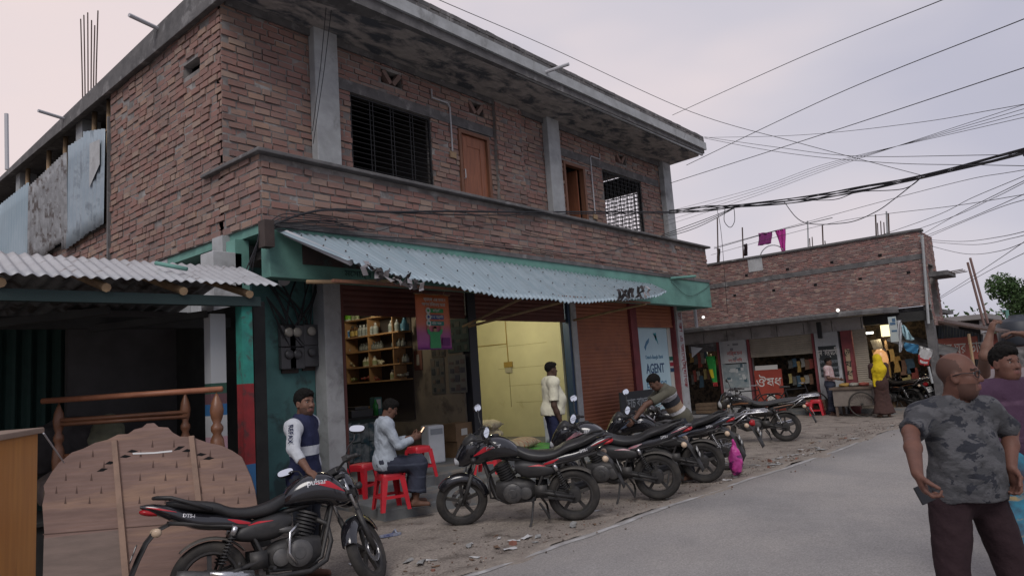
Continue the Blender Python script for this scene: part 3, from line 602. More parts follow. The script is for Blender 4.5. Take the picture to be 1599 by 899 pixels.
for i, (a, b) in enumerate(((0, 1.12), (1.12, 1.3), (1.3, 1.52), (1.52, 1.64), (1.64, 1.75), (1.75, 1.86), (1.86, 2.6))): mb.box((3.61, 7.26, a), (3.78, 7.40, b), i)
mb.build("painted_wall", [mat("pale pink", (.42, .26, .30), rough=.8), mat("pale pink", (0,) * 3), mat("chalk white", (.42, .43, .44), rough=.8), m_pb, mat("dull maroon band", (.12, .06, .07), rough=.8), mat("dark green band", (.03, .08, .06), rough=.8), mat("chalk white", (0,) * 3)], S, world=True)
t = MB(); t.tube([PA(243, 418, 1, 7.45) + Vector((0, 0, .05)), PA(292, 426, 1, 7.15) + Vector((0, 0, .04))], .022, 8); tag(t.build("green_pipe", m_teal, world=True, smooth=True), "short green pipe lying on the pale shed roof", "pipe")

# ------------------------------------------------------------------ furniture
m_orange = mat("varnished orange wood", (.50, .215, .045), (.40, .155, .03), rough=.35, scale=2.5, stretch=(5, 5, .6), stain=(.24, .08, .02), sscale=1.4, slo=.58, shi=.75, bump=.05, spec=.5)
m_brownw = mat("turned brown wood", (.20, .085, .042), (.13, .056, .03), rough=.4, scale=6, spec=.5)
m_ply = mat("raw plank board", (.235, .155, .132), (.165, .108, .092), rough=.85, scale=3.0, stretch=(.6, .6, 5), wave=('Z', 1.6, (.22, .14, .115), 9, .5, 1.0), stain=(.345, .22, .15), sscale=.8, slo=.5, shi=.7, bump=.25, bscale=25)
m_plyg = mat("grey board", (.20, .15, .13), (.15, .115, .10), rough=.85, scale=4, stretch=(.6, .6, 4), bump=.2)
c0 = P(67, 668, 4.55); zt = c0.z
K = thing("wooden_cabinet", "orange varnished wooden cabinet standing at the left edge beside the bare headboard", "cabinet", (c0.x, c0.y, 0), R(242))
mb = MB(); mb.box((0.03, -.55, .0), (1.5, -.02, zt - .03)); mb.build("body", m_orange, K, bevel=.006)
mb = MB(); mb.box((0, -.58, zt - .03), (1.53, .01, zt + .005)); mb.build("top", mat("cabinet top", (.30, .22, .17), (.22, .16, .13), rough=.5, scale=4, stretch=(1, 6, 1)), K, bevel=.008)
# headboard seen from behind
def rp(px, py, O, n):
    d = Vector(RW @ np.array([(px - 799.5) / F_PX, (py - 449.5) / F_PX, 1.0])); c = Vector(CAM); return c + d * ((O - c).dot(n) / d.dot(n))
HO = P(235, 800, 6.35); fwd = Vector((RW[0, 2], RW[1, 2], 0)).normalized(); rgt = Vector((RW[0, 0], RW[1, 0], 0)).normalized()
hn = (-fwd * .93 - rgt * -.12 + Vector((0, 0, .16))).normalized()
H = thing("headboard", "unfinished scalloped plank headboard seen from behind, leaning with two battens", "headboard", (HO.x, HO.y, 0))
pl = [(66, 955), (69, 830), (66, 788), (70, 770), (68, 758), (80, 738), (92, 722), (100, 716), (112, 706), (130, 700), (148, 691), (168, 686), (184, 678), (200, 677), (210, 670), (222, 667), (229, 661), (240, 660), (247, 666), (262, 667), (268, 674), (280, 681), (300, 682), (322, 690), (345, 695), (362, 703), (377, 713), (384, 727), (392, 745), (398, 765), (402, 790), (400, 815), (405, 930)]
def slab(mb, pts, off, th, mi=0):
    a = [rp(x, y, HO, hn) + hn * off for x, y in pts]; b = [p - hn * th for p in a]; k = len(a)
    mb.add(a + b, [tuple(range(k)), tuple(range(k, 2 * k))[::-1]] + [(i, k + i, k + (i + 1) % k, (i + 1) % k) for i in range(k)], mi)
mb = MB(); slab(mb, pl, 0, .022)
rnd = random.Random(3)
for r_i, yy in enumerate((690, 705, 722, 742, 762, 778)):
    for i in range(9):
        x = 85 + i * 38 + (r_i % 2) * 18 + rnd.uniform(-4, 4); top = 660 + abs(x - 235) ** 2 * .0021 + 20
        if yy > top and x < 392 and not 176 < x < 200: slab(mb, [(x - 1.8, yy + 8), (x + 1.9, yy + 8), (x + .3, yy - 4)], .0015, .001, 1)
slab(mb, [(67, 833), (405, 806), (405, 807.5), (67, 835)], .001, .0008, 1)
mb.build("panel", [m_ply, mat("dark tool mark", (.09, .055, .045), rough=.9)], H, world=True)
for q in ([(66, 955), (69, 840), (191, 826), (196, 955)],): mb = MB(); slab(mb, q, .006, .005); mb.build("lower_board", m_plyg, H, world=True)
for q in ([(176, 688), (184, 687), (208, 950), (197, 950)], [(296, 681), (304, 680), (318, 800), (309, 800)]): mb = MB(); slab(mb, q, .03, .028); mb.build("batten", mat("batten wood", (.30, .20, .15), (.22, .15, .115), rough=.8, scale=8), H, world=True)
mb = MB()
for x, y, a in ((172, 722, -.1), (160, 733, -.25), (196, 712, .15), (207, 704, .2), (280, 699, -.5), (293, 703, .1), (314, 709, .2), (326, 715, .1)):
    slab(mb, [(x - 9, y + 2 * 1 - a * 4), (x - 1, y - 2.6), (x + 9, y - 1 + a * 4), (x + 1, y + 2.4)], .002, .0015)
mb.build("dark_hole_inlay", m_black, H, world=True)  # flat black inlays; the darkness of the diamond holes is painted
mb = MB(); slab(mb, [(207, 706.5), (240, 705.5), (269, 702.5), (269, 705), (240, 708), (208, 709)], .004, .003); mb.build("metal_strip", mat("bright strip", (.6, .6, .6), rough=.4, metal=.4), H, world=True)
# bed end with turned posts and rails
def turned(mb, base, top, r, n=16):
    base, top = Vector(base), Vector(top); L = (top - base).length
    prof = [(0, .7), (.3, .7), (.42, .75), (.5, .95), (.56, .95), (.58, .6), (.60, .9), (.68, 1.05), (.74, .9), (.77, .55), (.79, .85), (.81, .85), (.83, .5), (.86, .8), (.90, .95), (.94, .75), (.975, .35), (1, .02)]
    mb.lathe(base, top - base, [(t * L, q * r) for t, q in prof], n)
dB = 7.0
pa, pb_ = P(92, 628, dB), P(289, 612, dB + .35)
D = thing("bed_end", "brown wooden bed end with turned posts and thin rails behind the headboard", "bed end", ((pa.x + pb_.x) / 2, (pa.y + pb_.y) / 2, 0))
for q in (pa, pb_): mb = MB(); turned(mb, (q.x, q.y, 0), q, .055); mb.build("turned_post", m_brownw, D, world=True, smooth=True)
for y0, y1 in ((662, 650), (656, 643), (712, 702), (717, 709)):
    mb = MB(); mb.tube([P(95, y0, dB - .05), P(292, y1, dB + .3)], .022, 8); mb.build("rail", m_brownw, D, world=True, smooth=True)
mb = MB(); mb.tube([P(66, 626, dB - .1), P(347, 607, dB - .1)], .028, 10); tag(mb.build("wooden_rod", mat("reddish rod", (.34, .14, .075), (.26, .10, .055), rough=.45, scale=6), world=True, smooth=True), "long reddish wooden rod lying across the tops of the turned posts", "rod")
q = P(338, 612, dB - .1); mb = MB(); turned(mb, (q.x, q.y, 0), q, .068); tag(mb.build("turned_post", m_brownw, world=True, smooth=True), "thick loose turned wooden post standing under the right end of the long rod", "post")
mb = MB(); mb.tube([P(68, 676, 4.9), P(100, 722, 6.2)], .006, 6); tag(mb.build("rope", m_pvc, world=True), "thin pale cord stretched from the cabinet to the headboard", "rope")
# rolled bedding in the dark
def blob(name, c, r, mats, label, cat, seed=1, amp=.02, h=.03, group=None, rz=0, matfn=None, k=.06):
    s = Sdf((-r[0] - .12, -r[1] - .12, -.05), (r[0] + .12, r[1] + .12, 2 * r[2] + .12), h)
    s.ell((0, 0, r[2]), r, k=k); s.ell((r[0] * .2, 0, r[2] * .8), (r[0] * .8, r[1] * .95, r[2] * .8), k=k); s.folds(amp, 1.6, seed); s.clip((0, 0, -1), 0)
    o = s.build(name, mats, None, matfn); place(o, c, rz); tag(o, label, cat, group); return o
m_str = mat("striped bedding", (.13, .10, .09), (.10, .08, .075), rough=.9, wave=('X', 2.6, (.20, .15, .10), .4, .75, .95), scale=8)
q = P(140, 690, 7.3); blob("rolled_mattress", (q.x, q.y, .62), (.55, .28, .26), m_str, "rolled striped mattress in the dark shed behind the bed rails", "mattress", 3, .02, .03, rz=R(-50))
q = P(168, 645, 7.4); blob("cloth_bundle", (q.x, q.y, 1.13), (.17, .16, .24), mat("olive cloth", (.14, .14, .09), (.10, .10, .07), rough=.9, scale=6), "olive cloth bundle on top of the rolled striped mattress", "bundle", 5, .02, .025)
q = P(110, 640, 8.2); blob("cloth_bundle", (q.x, q.y, .9), (.5, .3, .35), mat("dark cloth", (.05, .045, .045), (.035, .03, .03), rough=.9, scale=6), "dark heap of cloth deep inside the shed", "bundle", 8, .03, .04)
mb = MB(); q = P(140, 730, 7.3); mb.box((q.x - .8, q.y - .35, 0), (q.x + .8, q.y + .5, .62)); mb.box((q.x - .84, q.y - .4, .621), (q.x + .84, q.y + .55, .66)); tag(mb.build("work_bench", m_dk, world=True, bevel=.005), "dark low bench under the rolled mattress inside the shed", "bench")
q = P(270, 640, 8.2); CH = thing("plastic_chair", "green plastic chair with slatted back in the dark shed", "chair", (q.x, q.y, 0), R(-110))
m_gc = mat("dull green plastic", (.04, .16, .13), rough=.5)
mb = MB(); mb.box((-.22, -.22, .42), (.22, .22, .45)); mb.build("seat", m_gc, CH, bevel=.01)
mb = MB(); mb.bar((-.22, -.2, .45), (-.3, -.2, 1.25), .03); mb.bar((-.22, .2, .45), (-.3, .2, 1.25), .03)
for i in range(6): mb.bar((-.235 - .012 * i, -.2, .62 + .12 * i), (-.235 - .012 * i, .2, .62 + .12 * i), .03, .035)
mb.build("backrest", m_gc, CH)
for a in (-.2, .2):
    for b in (-.2, .2): mb = MB(); mb.bar((a, b, .42), (a * 1.15, b * 1.1, 0), .035); mb.build("leg", m_gc, CH)
# ------------------------------------------------------------------ motorcycles
m_gloss = mat("black gloss paint", (.010, .010, .013), rough=.16, coat=1.0, spec=.5, stain=(.03, .028, .027), sscale=3, slo=.56, shi=.9)
m_plast = mat("black plastic", (.022, .022, .024), (.035, .034, .034), rough=.5, scale=6)
m_seat = mat("black seat vinyl", (.02, .02, .022), (.032, .031, .031), rough=.42, scale=5, bump=.12, bscale=180)
m_tyre = mat("dusty tyre", (.022, .021, .021), (.06, .054, .048), rough=.9, scale=5, bump=.4, bscale=90)
m_alloy = mat("dark alloy wheel", (.04, .04, .042), (.075, .07, .066), rough=.45, metal=.3, scale=6)
m_eng = mat("engine casting", (.075, .075, .078), (.13, .125, .12), rough=.5, metal=.5, scale=9)
m_engd = mat("dark engine casting", (.03, .03, .032), (.055, .052, .05), rough=.55, metal=.3, scale=9)
m_chrome = mat("dull chrome", (.62, .62, .63), (.45, .45, .46), rough=.25, metal=.9, scale=7)
m_mirror = mat("mirror glass", (.93, .95, .97), rough=.03, metal=1.0)
m_red = mat("red decal", (.42, .018, .03), rough=.35)
m_silver = mat("silver decal", (.5, .5, .52), rough=.35, metal=.2)
m_lens = mat("clear lens", (.42, .43, .45), rough=.15, spec=.7)
m_redl = mat("red tail lens", (.35, .015, .02), rough=.2)
m_amber = mat("clear amber lens", (.55, .42, .30), rough=.2)
m_plate = mat("number plate black", (.03, .03, .032), rough=.6); m_platew = mat("number plate white", (.6, .6, .58), rough=.6)
m_plate2 = mat("plate lettering", (.62, .62, .6), rough=.6); m_plate3 = mat("plate dark lettering", (.05, .06, .06), rough=.6)
m_hug = mat("dusty grey hugger", (.075, .07, .065), (.12, .11, .10), rough=.8, scale=5)

def by_side(mb, name, mats, parent, **k):
    for sd in (-1, 1):
        h = MB(); h.v = mb.v
        for f_, m_ in zip(mb.f, mb.m):
            if sum(mb.v[q][1] for q in f_) * sd > 0: h.f.append(f_); h.m.append(m_)
        used = sorted({q for f_ in h.f for q in f_}); mp_ = {q: i for i, q in enumerate(used)}; h.v = [mb.v[q] for q in used]; h.f = [tuple(mp_[q] for q in f_) for f_ in h.f]
        if not h.f: continue
        parts = {}; par = list(range(len(h.v)))
        def find(a):
            while par[a] != a: par[a] = par[par[a]]; a = par[a]
            return a
        for f_ in h.f:
            for q in f_[1:]: par[find(q)] = find(f_[0])
        for f_, m_ in zip(h.f, h.m): parts.setdefault((m_ if m_ else find(f_[0])) if name == 'decal' else 0, []).append((f_, m_))
        for fl in parts.values():
            g_ = MB(); us = sorted({q for f_, _ in fl for q in f_}); mq = {q: i for i, q in enumerate(us)}; g_.v = [h.v[q] for q in us]; g_.f = [tuple(mq[q] for q in f_) for f_, _ in fl]; g_.m = [m_ for _, m_ in fl]; g_.build('lettering' if name == 'decal' and fl[0][1] else name, mats, parent, **k)
class Loft:
    """closed skin through cross-sections (x, centre z, half width, half height); superellipse rings"""
    def __init__(s, st, e=2.6): s.st = sorted(st); s.e = e; s.xs = [q[0] for q in s.st]
    def at(s, x):
        st = s.st
        if x <= st[0][0]: return st[0][1:]
        if x >= st[-1][0]: return st[-1][1:]
        i = max(k for k in range(len(st)) if st[k][0] <= x); i = min(i, len(st) - 2); t = (x - st[i][0]) / (st[i + 1][0] - st[i][0])
        a, b, c, d = st[max(0, i - 1)], st[i], st[i + 1], st[min(len(st) - 1, i + 2)]; r = []
        for k in range(1, 4):
            m0 = (c[k] - a[k]) / max(1e-6, (c[0] - a[0])) * (c[0] - b[0]); m1 = (d[k] - b[k]) / max(1e-6, (d[0] - b[0])) * (c[0] - b[0])
            h = (2 * t ** 3 - 3 * t * t + 1) * b[k] + (t ** 3 - 2 * t * t + t) * m0 + (-2 * t ** 3 + 3 * t * t) * c[k] + (t ** 3 - t * t) * m1
            r.append(h if k == 1 else max(h, .004))
        return r
    def skin(s, mb, nx=28, n=28, mi=None, y0=0.0):
        x0, x1 = s.xs[0], s.xs[-1]; vs = []; e = 2 / s.e
        for i in range(nx + 1):
            x = x0 + (x1 - x0) * (.5 - .5 * math.cos(math.pi * i / nx)); zc, hw, hh = s.at(x)
            for j in range(n):
                a = 2 * math.pi * j / n; ca, sa = math.cos(a), math.sin(a)
                vs.append((x, y0 + hw * math.copysign(abs(ca) ** e, ca), zc + hh * math.copysign(abs(sa) ** e, sa)))
        fs = [(i * n + j, i * n + (j + 1) % n, (i + 1) * n + (j + 1) % n, (i + 1) * n + j) for i in range(nx) for j in range(n)]
        fs += [tuple(range(n))[::-1], tuple(nx * n + j for j in range(n))]; return mb.add(vs, fs, mi)
    def hw(s, x, z):
        zc, w, h = s.at(x); q = min(.999, abs((z - zc) / h)); return w * (1 - q ** s.e) ** (1 / s.e)
    def decal(s, mb, top, bot, mi=0, off=.002, n=14, m=4):
        """strip between two (x,z) polylines, laid on both flanks"""
        def pl(p, t):
            L = [0]
            for a, b in zip(p, p[1:]): L.append(L[-1] + math.dist(a, b))
            d = t * L[-1]; i = max(k for k in range(len(L)) if L[k] <= d + 1e-9); i = min(i, len(p) - 2); u = (d - L[i]) / (L[i + 1] - L[i]); return (p[i][0] + (p[i + 1][0] - p[i][0]) * u, p[i][1] + (p[i + 1][1] - p[i][1]) * u)
        for sd in (-1, 1):
            g = []
            for i in range(n + 1):
                a, b = pl(top, i / n), pl(bot, i / n); row = []
                for j in range(m + 1):
                    x = a[0] + (b[0] - a[0]) * j / m; z = a[1] + (b[1] - a[1]) * j / m; row.append((x, sd * (s.hw(x, z) + off), z))
                g.append(row)
            mb.sheet(g, 0, mi)
    def text(s, mb, body, size, x, z, ang=0, mi=0, width=None):
        vs, fs = text_mesh(body, size, 1.0, 0.001, 0.002); k = width / (max(v[0] for v in vs) - min(v[0] for v in vs)) if width else 1
        for sd in (-1, 1):
            out = []
            for p in vs:
                px = p[0] * k * (-sd); xx = x + px * math.cos(ang) - (p[1] * k) * math.sin(ang) * 1; zz = z + px * math.sin(ang) + p[1] * k * math.cos(ang)
                out.append((xx, sd * (s.hw(xx, zz) + .002 + p[2]), zz))
            mb.add(out, fs, mi)

WR = .305
def wheel(root, x, w, disc, spokes="alloy", name="wheel", r=WR):
    mb = MB(); pr = [(-w * .36, r - .085), (-w * .5, r - .06), (-w * .46, r - .03), (-w * .3, r - .009), (0, r), (w * .3, r - .009), (w * .46, r - .03), (w * .5, r - .06), (w * .36, r - .085)]
    mb.lathe((x, 0, r), (0, 1, 0), pr, 48, cap=False)
    W = mb.build(name, m_tyre, root, smooth=True)
    rm = MB(); rm.lathe((x, 0, r), (0, 1, 0), [(-w * .38, r - .083), (-w * .36, r - .1), (-w * .15, r - .112), (w * .15, r - .112), (w * .36, r - .1), (w * .38, r - .083)], 40, cap=False); rm.lathe((x, 0, r), (0, 1, 0), [(-.06, .035), (-.05, .05), (.05, .05), (.06, .035)], 16)
    if spokes == "alloy":
        for k in range(5):
            a = 2 * math.pi * k / 5 + .3; rm.bar((x + .04 * math.cos(a), 0, r + .04 * math.sin(a)), (x + (r - .105) * math.cos(a), 0, r + (r - .105) * math.sin(a)), .035, .03, up=(0, 1, 0))
    else:
        for k in range(36):
            a = 2 * math.pi * k / 36; b = a + (.5 if k % 2 else -.5); sd = .04 if (k // 2) % 2 else -.04; rm.tube([(x + .045 * math.cos(b), sd, r + .045 * math.sin(b)), (x + (r - .1) * math.cos(a), 0, r + (r - .1) * math.sin(a))], .0022, 4)
    rm.build("rim", m_alloy if spokes == "alloy" else m_chrome, W, smooth=True, angle=40)
    if disc:
        d = MB(); d.lathe((x, -.065, r), (0, 1, 0), [(0, .12), (.004, .12), (.004, .07), (0, .07)], 32, cap=False); d.build("brake_disc", m_chrome, W)
    else:
        d = MB(); d.lathe((x, 0, r), (0, 1, 0), [(-.07, .05), (-.065, .085), (.065, .085), (.07, .05)], 24); d.build("brake_drum", m_engd, W, smooth=True, angle=40)
    return W
def make_bike(name, label, group, style="sport", paint=None, decal=None, plate=None, rack=False, drop=(), mirror_tilt=.25, mirror_side=None):
    paint = paint or m_gloss; decal = decal or m_red; sport = style == "sport"; wb = 1.32 if sport else 1.27
    T = thing(name, label, "motorcycle", group=group); front = []
    rearw = wheel(T, 0, .115 if sport else .09, False, "alloy" if "spoked" not in style else "wire"); fw = wheel(T, wb, .095 if sport else .08, sport, "alloy" if "spoked" not in style else "wire"); front.append(fw)
    # tank
    if sport: tk = Loft([(.60, .84, .07, .045), (.66, .87, .105, .085), (.75, .90, .14, .12), (.87, .915, .165, .14), (.98, .90, .17, .145), (1.07, .862, .16, .13), (1.14, .82, .12, .09), (1.20, .79, .06, .04)], 2.5)
    else: tk = Loft([(.58, .83, .06, .05), (.66, .86, .10, .085), (.78, .885, .13, .11), (.92, .895, .14, .115), (1.02, .88, .12, .10), (1.08, .86, .07, .06)], 2.5)
    mb = MB(); tk.skin(mb, 36, 40); tank = mb.build("fuel_tank", paint, T, smooth=True)
    mb = MB()
    if sport:
        tk.decal(mb, [(.86, .955), (.98, .965), (1.13, .855)], [(.86, .95), (.98, .905), (1.13, .85)])
        mb.cur = 1; tk.text(mb, "pulsar", .07, .88, .965, .0, 1, .17)
    else: tk.decal(mb, [(.68, .86), (.85, .88), (1.0, .85)], [(.68, .84), (.85, .84), (1.0, .83)], 0)
    by_side(mb, "decal", [decal, m_silver], tank)
    mb = MB(); mb.lathe((.86 if sport else .9, 0, tk.at(.86)[0] + tk.at(.86)[2] - .004), (0, 0, 1), [(0, .042), (.012, .042), (.018, .03)], 20); mb.build("filler_cap", m_engd, tank, smooth=True, angle=40)
    # seat
    if sport: se = Loft([(-.31, .955, .045, .018), (-.24, .94, .09, .035), (-.12, .91, .115, .045), (.06, .865, .13, .05), (.17, .81, .135, .05), (.32, .785, .13, .052), (.48, .80, .115, .06), (.60, .845, .085, .06), (.66, .87, .05, .045)], 2.8)
    else: se = Loft([(-.40, .86, .06, .025), (-.32, .86, .11, .04), (-.1, .85, .125, .045), (.12, .825, .13, .045), (.3, .80, .13, .045), (.48, .80, .12, .05), (.60, .83, .09, .055), (.65, .85, .05, .04)], 3)
    mb = MB(); se.skin(mb, 36, 28); mb.build("seat", m_seat, T, smooth=True)
    # tail cowl and side panel
    if sport: tc = Loft([(-.50, .955, .03, .012), (-.42, .93, .07, .04), (-.29, .88, .10, .06), (-.1, .79, .115, .07), (.1, .75, .12, .07), (.26, .715, .115, .06), (.36, .69, .09, .03)], 2.4)
    else: tc = Loft([(-.44, .79, .05, .03), (-.36, .79, .085, .05), (-.15, .77, .11, .055), (.1, .73, .12, .055), (.28, .70, .11, .04), (.34, .68, .08, .02)], 2.4)
    mb = MB(); tc.skin(mb, 30, 24); tail = mb.build("tail_cowl", paint, T, smooth=True)
    mb = MB()
    if sport: tc.decal(mb, [(-.46, .948), (-.36, .925), (-.24, .88)], [(-.46, .944), (-.36, .91), (-.24, .877)]); mb.cur = 1; tc.text(mb, 'DTS-i', .03, -.15, .835, -.2, 1, .09); mb.cur = 0; tc.decal(mb, [(.14, .765), (.22, .748), (.32, .71)], [(.14, .76), (.22, .715), (.32, .695)])
    else: tc.decal(mb, [(-.3, .79), (0, .77), (.2, .73)], [(-.3, .78), (0, .755), (.2, .72)])
    by_side(mb, "decal", [decal, m_silver], tail)
    sp_ = Loft([(.16, .62, .10, .02), (.26, .63, .13, .07), (.42, .64, .135, .10), (.56, .655, .13, .10), (.66, .68, .10, .05)], 3); mb = MB(); sp_.skin(mb, 20, 22); sd_ = mb.build("side_panel", m_plast if sport else paint, T, smooth=True)
    mb = MB(); sp_.decal(mb, [(.30, .69), (.38, .71), (.5, .70)], [(.30, .686), (.38, .692), (.5, .697)]); by_side(mb, "decal", decal, sd_)
    if sport: mb = MB(); sp_.decal(mb, [(.34, .665), (.56, .68)], [(.36, .635), (.5, .645)]); by_side(mb, "vent_plate", m_engd, sd_)
    # engine
    en = Loft([(.44, .40, .07, .07), (.52, .40, .12, .12), (.66, .40, .13, .14), (.80, .40, .125, .135), (.90, .42, .08, .09)], 3.2); mb = MB(); en.skin(mb, 16, 20); E_ = mb.build("engine", m_engd, T, smooth=True)
    mb = MB()
    for sd in (-1, 1):
        mb.lathe((.70, sd * .115, .40), (0, sd, 0), [(0, .115), (.035, .11), (.05, .085), (.052, .05), (.058, .045), (.06, .01)], 26); mb.lathe((.55, sd * .115, .39), (0, sd, 0), [(0, .075), (.025, .07), (.035, .04)], 20)
        for k in range(6): a = k * math.pi / 3; mb.lathe((.70 + .098 * math.cos(a), sd * .148, .40 + .098 * math.sin(a)), (0, sd, 0), [(0, .009), (.008, .008)], 6)
    by_side(mb, "engine_cover", m_eng, E_, smooth=True, angle=35)
    mb = MB(); c0_, c1_ = Vector((.74, 0, .5)), Vector((.83, 0, .73)); ax = (c1_ - c0_).normalized()
    for k in range(8): mb.lathe(c0_ + ax * (.03 * k + .01), ax, [(0, .095), (.012, .095)], 20); mb.lathe(c0_ + ax * (.03 * k + .022), ax, [(0, .075), (.008, .075)], 16)
    mb.build("cylinder", m_engd, E_, smooth=True, angle=35)
    mb = MB(); mb.tube([(.72, -.05, .56), (.64, -.1, .6), (.5, -.1, .62)], .03, 8); mb.tube([(.62, -.14, .44), (.60, -.16, .52), (.66, -.17, .58)], .014, 8); mb.build("carburettor", m_eng, E_, smooth=True)
    # frame
    mb = MB()
    for sd in (-1, 1):
        y = sd * .07; mb.tube([(1.06, y * .4, .86), (.98, y, .60), (.90, y, .33), (.78, y, .27), (.45, y * 1.4, .30), (.40, y * 1.5, .45), (.30, y * 1.5, .68), (-.30, y * 1.3, .80)], .017, 8); mb.tube([(.42, y * 1.6, .40), (.2, y * 1.7, .35), (0, y * 1.6, WR)], .022, 8); mb.box((.30, sd * .12 - .012, .33), (.44, sd * .12 + .012, .47))
    mb.tube([(1.06, 0, .90), (.8, 0, .78), (.4, 0, .72)], .025, 8); mb.lathe((0, -.11, WR), (0, 1, 0), [(0, .015), (.22, .015)], 10); mb.build("frame", m_engd, T, smooth=True)
    mb = MB(); mb.bar((.44, .125, .42), (.02, .115, .33), .01, .05, up=(0, 0, 1)); mb.bar((.44, .125, .35), (.02, .115, .27), .01, .03); mb.build("chain_guard", m_plast, T, bevel=.004)
    for sd in (-1, 1):
        mb = MB(); a, b = Vector((.06, sd * .135, .37)), Vector((.20, sd * .13, .70)); mb.tube([a, b], .012, 8); coil = []
        for k in range(81):
            t = k / 80; q = a.lerp(b, .12 + .62 * t); e1 = Vector((1, 0, -.42)).normalized(); e2 = Vector((0, 1, 0)); coil.append(q + (e1 * math.cos(t * 2 * math.pi * 9) + e2 * math.sin(t * 2 * math.pi * 9)) * .028)
        sh = mb.build("shock_absorber", m_engd, T, smooth=True); mb = MB(); mb.tube(coil, .006, 5); mb.build("spring", m_plast if sport else m_chrome, sh, smooth=True)
        mb = MB(); mb.lathe(a.lerp(b, .78), b - a, [(0, .024), (.07, .026), (.08, .012)], 12); mb.build("gas_canister", m_chrome if sport else m_engd, sh, smooth=True)
    # exhaust
    mb = MB(); mb.tube([(.86, -.03, .66), (.97, -.05, .60), (.99, -.07, .45), (.93, -.10, .30), (.78, -.14, .24), (.5, -.16, .25), (.3, -.165, .27)], .022, 10); ex = mb.build("exhaust", m_engd, T, smooth=True)
    mb = MB(); mb.tube([(.34, -.165, .265), (.26, -.17, .28), (.1, -.18, .31), (-.2, -.185, .37), (-.26, -.185, .382)], [.024, .04, .052, .056, .05], 16); mb.build("muffler", m_eng if sport else m_chrome, ex, smooth=True)
    mb = MB(); pts = [(.32, -.19, .285), (.14, -.215, .325), (-.02, -.232, .36)]
    mb.sheet([[Vector(p) + Vector((0, .02, .05 - .01 * i)), Vector(p) + Vector((0, -.006, .02)), Vector(p) + Vector((0, -.004, -.02)), Vector(p) + Vector((0, .02, -.045 + .01 * i))] for i, p in enumerate(pts)], .004); mb.build("heat_shield", m_chrome, ex, smooth=True)
    # rear mudguard, plate, lamps
    mb = MB(); g = []
    for i, (x, z, w) in enumerate(((-.30, .80, .10), (-.40, .76, .09), (-.47, .68, .08), (-.53, .56, .085), (-.575, .45, .09), (-.60, .38, .085))): g.append([(x + .02, -w, z - .012), (x, -w * .6, z), (x - .006, 0, z + .004), (x, w * .6, z), (x + .02, w, z - .012)])
    mb.sheet(g, .008); rmg = mb.build("rear_mudguard", m_plast, T, smooth=True)
    mb = MB(); o_ = Vector((-.535, 0, .60)); u = Vector((0, -1, 0)); v = Vector((.36, 0, .93)).normalized(); nn_ = u.cross(v); mb.prism([(-.10, -.07), (.10, -.07), (.10, .07), (-.10, .07)], o_ + nn_ * .012, u, v, nn_ * .004, 0)
    for k, s_ in enumerate(plate or ("ঢাকা মেট্রো", "৩৪ ৫৬৮০")): add_text(mb, s_, .06, o_ + nn_ * .0165 + v * (.033 - .066 * k), u, v, 1, .001, .001, width=.17)
    mb.build("number_plate", [m_platew if plate else m_plate, m_plate3 if plate else m_plate2], rmg)
    mb = MB(); lp = Loft([(-.505, .915, .02, .01), (-.49, .912, .055, .02), (-.44, .90, .066, .026), (-.38, .885, .06, .02)], 2.5) if sport else Loft([(-.50, .74, .05, .04), (-.47, .745, .06, .05), (-.42, .75, .06, .045)], 2.6); lp.skin(mb, 8, 14); mb.build("tail_lamp", m_redl, T, smooth=True)
    for sd in (-1, 1):
        mb = MB(); mb.tube([(-.36, sd * .06, .735), (-.385, sd * .15, .74)], .008, 6); mb.lathe((-.385, sd * .15, .74), (-.3, sd, 0), [(-.01, .02), (0, .036), (.035, .034), (.045, .01)], 14); mb.build("indicator", m_amber, T, smooth=True)
    mb = MB(); n_ = 16; g = []
    for i in range(n_ + 1):
        a = R(35) + R(95) * i / n_; rr = WR + .035; g.append([(rr * math.cos(a) * 1.0, y, WR + (rr - abs(y) * .25) * math.sin(a)) for y in (-.075, -.04, 0, .04, .075)])
    mb.sheet(g, .006); mb.build("tyre_hugger", m_hug, T, smooth=True)
    if sport:
        mb = MB(); mb.tube([(.02, .125, .86), (-.14, .13, .935), (-.28, .115, .995), (-.38, .06, 1.01), (-.40, 0, 1.01), (-.38, -.06, 1.01), (-.28, -.115, .995), (-.14, -.13, .935), (.02, -.125, .86)], .016, 8); mb.build("grab_rail", m_plast, T, smooth=True)
    elif rack:
        mb = MB(); r_ = .011
        for sd in (-1, 1): mb.tube([(.1, sd * .13, .80), (-.22, sd * .14, .84), (-.36, sd * .13, .915), (-.66, sd * .12, .93), (-.70, sd * .09, .925), (-.70, 0, .925)], r_, 8); mb.tube([(-.12, sd * .13, .70), (-.42, sd * .12, .915)], r_, 8)
        for k in range(3): mb.tube([(-.40 - .1 * k, -.125, .922), (-.40 - .1 * k, .125, .922)], r_ * .8, 6)
        for k in (-.05, .05): mb.tube([(-.36, k, .92), (-.69, k, .928)], r_ * .8, 6)
        mb.build("carrier_rack", m_chrome, T, smooth=True)
    # stands, pegs, guard
    mb = MB(); mb.tube([(.47, .10, .29), (.50, .20, .10), (.53, .245, .012)], .013, 8); mb.box((.49, .215, -.002), (.57, .275, .012)); mb.build("side_stand", m_engd, T)
    mb = MB(); mb.tube([(.40, -.13, .27), (.33, -.14, .16), (.32, -.14, .09), (.30, .14, .09), (.33, .14, .16), (.40, .13, .27)], .014, 8); mb.build("centre_stand", m_engd, T)
